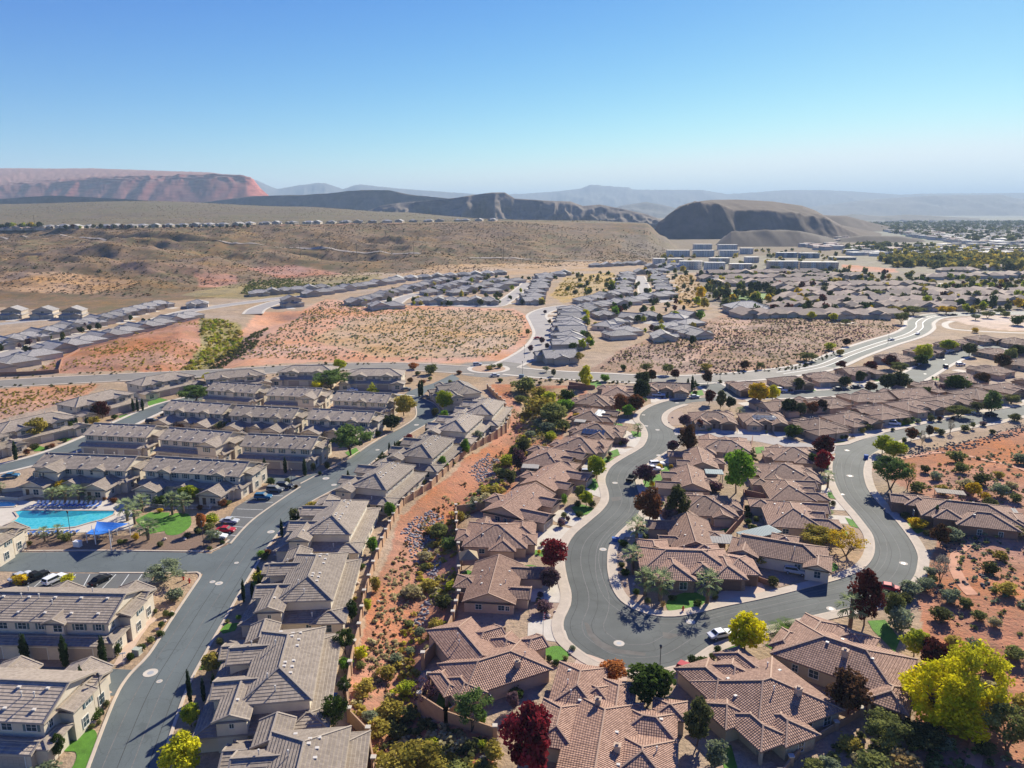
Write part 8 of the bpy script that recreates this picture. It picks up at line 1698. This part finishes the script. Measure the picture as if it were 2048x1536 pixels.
M_PINK = mat('pink tile roofs', (.44, .30, .25), .85, .15, .1); M_DKR = mat('town dark roof', (.22, .20, .19), .85, .2, .1); M_TW = mat('town wall', (.55, .50, .45), .85, .1, .1)
boxes('hill_houses', [(1560, 478), (1600, 466), (1660, 462), (1720, 468), (1700, 476), (1660, 490), (1700, 500), (1640, 502), (1590, 492)], 150, 12, 20, 3.5, 6, [M_TW, M_PINK, M_PINK, M_PINK], 5)
boxes('distant_town', [(1700, 448), (1800, 442), (2200, 442), (2200, 492), (1950, 490), (1850, 478), (1760, 462)], 2600, 10, 28, 3, 7, [M_APR, M_TW, M_DKR, M_DKR, M_PINK], 6)
boxes('distant_town', [(1690, 496), (1850, 492), (2200, 494), (2200, 512), (1700, 512)], 200, 10, 24, 3, 6, [M_APR, M_TW, M_DKR, M_PINK], 8)
def tree_mass(name, poly, n, c, wmin, wmax, seed, hasp=.9): 
    ww = [P(*p).xy for p in poly]; return scatter(name, [ww], n, c, wmin, wmax, seed, hasp, 40, None, False)
tree_mass('far_wood', [(1760, 520), (1820, 512), (2200, 514), (2200, 546), (1900, 540), (1780, 534)], 260, 'goldolive', 9, 17, 31); tree_mass('far_wood', [(1760, 520), (1820, 512), (2200, 514), (2200, 546), (1900, 540), (1780, 534)], 260, 'darkolive', 8, 16, 32); tree_mass('far_wood', [(1780, 518), (2200, 514), (2200, 540), (1900, 536)], 120, 'golden', 8, 13, 33)
tree_mass('far_wood', [(1680, 492), (1760, 488), (1870, 498), (2200, 498), (2200, 508), (1860, 510), (1690, 506)], 240, 'darkolive', 8, 15, 34); tree_mass('far_wood', [(1690, 492), (1870, 498), (2200, 500), (2200, 508), (1860, 510)], 90, 'goldolive', 7, 13, 35)
tree_mass('town_trees', [(1700, 448), (2200, 442), (2200, 490), (1950, 488), (1850, 478), (1760, 462)], 2200, 'darkolive', 9, 20, 36); tree_mass('mesa_trees', [(-100, 470), (0, 470), (0, 471), (-100, 471)], 2, 'dark', 6, 9, 37)
for c_, n_, sd_ in (('darkolive', 130, 51), ('green', 90, 52), ('goldolive', 80, 53), ('maroon', 30, 54)): tree_mass('suburb_trees', [(1400, 548), (1690, 545), (1900, 545), (2100, 560), (2100, 620), (1800, 632), (1480, 632), (1420, 600)], n_, c_, 4, 9, sd_)
for c_, n_, sd_ in (('darkolive', 70, 55), ('green', 50, 56), ('goldolive', 40, 57)): tree_mass('suburb_trees', [(700, 612), (860, 556), (1040, 552), (1180, 545), (1340, 540), (1400, 560), (1390, 660), (1200, 680), (1160, 610), (1060, 612)], n_, c_, 3, 6.5, sd_)
for c_, n_, sd_ in (('darkolive', 60, 58), ('goldolive', 40, 59)): tree_mass('town_trees', [(1300, 540), (1320, 512), (1520, 500), (1700, 505), (1700, 545)], n_, c_, 5, 9, sd_)
# trees among the far houses, each its own
random.seed(11)
def ftrees(poly, n, cols_, hmin, hmax, seed):
    for x, y in in_px(poly, n, seed):
        p = P(x, y); 
        if any(abs(p.x - hx) < 7 and abs(p.y - hy) < 7 for hx, hy in HOUSES): continue
        h = random.uniform(hmin, hmax); plant(p.x, p.y, 0, h, h * random.uniform(.75, 1.15), 'far', random.choice(cols_), label=None, bx=x, by=y)
LAND += [(1180, 590, 'the golden meadow'), (1380, 580, 'the narrow golden meadow'), (1290, 580, 'the straight far street'), (1300, 640, 'the small cul-de-sac'), (1145, 650, 'the close slate file'), (900, 590, 'the middle slate cluster'), (720, 590, 'the left loop houses'), (600, 585, 'the curving middle street'), (1080, 580, 'the steep slate file'), (1500, 600, 'the park lawn'), (1500, 630, 'the clubhouse'), (1600, 625, 'the near suburb rows'), (1750, 620, 'the suburb above the brushy lot'), (1900, 605, 'the right suburb'), (2020, 595, 'the suburb at the right edge'), (1650, 590, 'the mid suburb'), (1800, 590, 'the mid right suburb'), (1560, 565, 'the rear suburb'), (1700, 560, 'the suburb below the tan apartments'), (1960, 555, 'the dry field'), (60, 690, 'the near left slate street'), (200, 660, 'the left slate street'), (320, 640, 'the far left slate street'), (40, 455, 'the left end of the mesa'), (1400, 550, 'the front apartments')]
ftrees([(1400, 565), (1570, 555), (1900, 555), (2060, 575), (2060, 620), (1800, 632), (1480, 632)], 190, ['dark', 'darkolive', 'green', 'yellowgreen', 'olive', 'maroon', 'golden', 'darkolive', 'green'], 5, 9, 1)
for x, y, c, h in [(1430, 600, 'olive', 9), (1400, 598, 'golden', 11), (1415, 590, 'olive', 11), (1440, 597, 'dark', 9), (1452, 600, 'dark', 10), (1502, 583, 'dark', 10), (1516, 583, 'dark', 10), (1530, 584, 'dark', 10), (1478, 582, 'green', 8), (1395, 612, 'yellowgreen', 8), (1410, 618, 'goldolive', 9), (1450, 615, 'olive', 8), (1465, 620, 'olive', 8), (1540, 596, 'darkolive', 9), (1230, 632, 'bright', 8), (1288, 628, 'green', 7), (1400, 640, 'bright', 7), (1350, 640, 'yellowgreen', 7), (1170, 640, 'yellow', 8), (1222, 586, 'green', 9), (1224, 575, 'yellowgreen', 8), (1210, 595, 'darkolive', 6), (1365, 546, 'goldolive', 9), (1320, 540, 'green', 7), (1290, 545, 'golden', 7), (1260, 608, 'yellow', 5), (1385, 690, 'dark', 6)]:
    p = P(x, y); plant(p.x, p.y, 0, h, h, 'far', c, bx=x, by=y)
ftrees([(700, 612), (890, 560), (1040, 555), (1060, 612), (840, 612)], 46, ['darkolive', 'dark', 'green', 'yellowgreen', 'olive'], 3, 6, 2); ftrees([(1150, 620), (1250, 545), (1340, 545), (1345, 600), (1390, 640), (1340, 680), (1220, 670)], 60, ['dark', 'darkolive', 'green', 'maroon', 'olive', 'yellowgreen'], 3.5, 6.5, 3); ftrees([(1160, 705), (1158, 630), (1172, 630), (1185, 705)], 14, ['bright', 'yellowgreen', 'olive'], 4, 7, 4)
ftrees([(-20, 705), (240, 638), (380, 640), (120, 708)], 26, ['dark', 'darkolive', 'green', 'plum'], 3, 5, 5); ftrees([(1330, 545), (1400, 540), (1680, 552), (1690, 560), (1400, 560)], 24, ['darkolive', 'olive', 'green'], 5, 8, 6)
for i in range(46):
    x = (0 + i * 5.4) if i < 16 else 90 + (i - 16) * 14; y = 459.5 - x * .006; p = G(x, y); h = random.uniform(8, 13) if i < 16 else random.uniform(5, 9); plant(p.x, p.y, p.z, h, h * 1.1, 'far', random.choice(['dark', 'darkolive', 'golden', 'yellowgreen'] if i < 16 else ['dark', 'darkolive', 'darkolive', 'maroon', 'yellowgreen']), bx=x, by=y)

mb = MB()
for i, (x, y, r, gx, gy, w_, l) in enumerate(DRIVES):
    c, s = math.cos(r), math.sin(r); z = .009 + .0006 * (i % 9)
    mb.face([(x + a * c - b * s, y + a * s + b * c, z) for a, b in ((gx - w_ / 2, gy - l), (gx + w_ / 2, gy - l), (gx + w_ / 2, gy), (gx - w_ / 2, gy))])
struct(mb.build('driveway', M_CONC2))
mb = MB(); random.seed(31)
for i, (x, y, r, gx, gy, w_, l) in enumerate(DRIVES):
    if w_ != 5.2: continue
    c, s = math.cos(r), math.sin(r); L2 = lambda a, b: (x + a * c - b * s, y + a * s + b * c)
    a0, b0, rx, ry = -gx * random.uniform(.25, .8), gy - 1.6, random.uniform(2.0, 3.2), random.uniform(1.6, 2.4)
    if i % 3 != 1: mb.face([L2(a0 + rx * math.cos(t) * (1 + .15 * math.sin(3 * t + i)), b0 + ry * math.sin(t)) + (.016 + .0005 * (i % 9),) for t in [k * math.pi / 10 for k in range(20)]])
    for k in range(2 if y < 330 else 1):
        q = L2(-gx * random.uniform(-.2, 1.2), gy + random.uniform(-3.2, .6)); h = random.uniform(.9, 1.8); plant(q[0], q[1], 0, h, h * random.uniform(.9, 1.4), random.choice(['bush', 'ball', 'bush']), random.choice(['green', 'olive', 'darkolive', 'bright', 'plum', 'golden', 'sage']))
struct(mb.build('lawn', M_LAWN2))
# ------------------------------------------------------------------ labels: number look-alikes that share a place, nearest first
ORD = ['nearest', 'second', 'third', 'fourth', 'fifth', 'sixth', 'seventh', 'eighth', 'ninth', 'tenth', 'eleventh', 'twelfth', 'thirteenth', 'fourteenth', 'fifteenth', 'sixteenth', 'seventeenth', 'eighteenth', 'nineteenth', 'twentieth']
def final_labels():
    bpy.context.view_layer.update(); by = {}
    for o, lab, f in THINGS: by.setdefault(lab, []).append(o)
    for lab, L_ in by.items():
        if len(L_) > 1:
            sz = lambda o: o.matrix_world.translation
            pts = [(to_px(*sz(o)), o) for o in L_]; xs = [p[0][0] for p in pts]; ys = [p[0][1] for p in pts]
            lr = (max(xs) - min(xs)) > (max(ys) - min(ys)) * 1.0
            pts.sort(key=(lambda p: p[0][0]) if lr else (lambda p: -p[0][1])); n = len(pts)
            for i, (p, o) in enumerate(pts):
                if lr: k = f'{"leftmost" if i == 0 else "rightmost" if i == n - 1 else (ORD[i] if i < 20 else "number " + str(i + 1)) + " from left"}'
                else: k = f'{"nearest" if i == 0 else "farthest" if i == n - 1 else (ORD[i] if i < 20 else "number " + str(i + 1)) + " nearest"}'
                o['label'] = f'{lab}, {k}' if n > 2 else f'{lab}, {"left" if lr and i == 0 else "right" if lr else "nearer" if i == 0 else "farther"} of two'
        for o in L_:
            wds = o['label'].split()
            if len(wds) > 16: o['label'] = ' '.join([q for q in wds if q not in ('the', 'a', 'an')][:16])
final_labels()
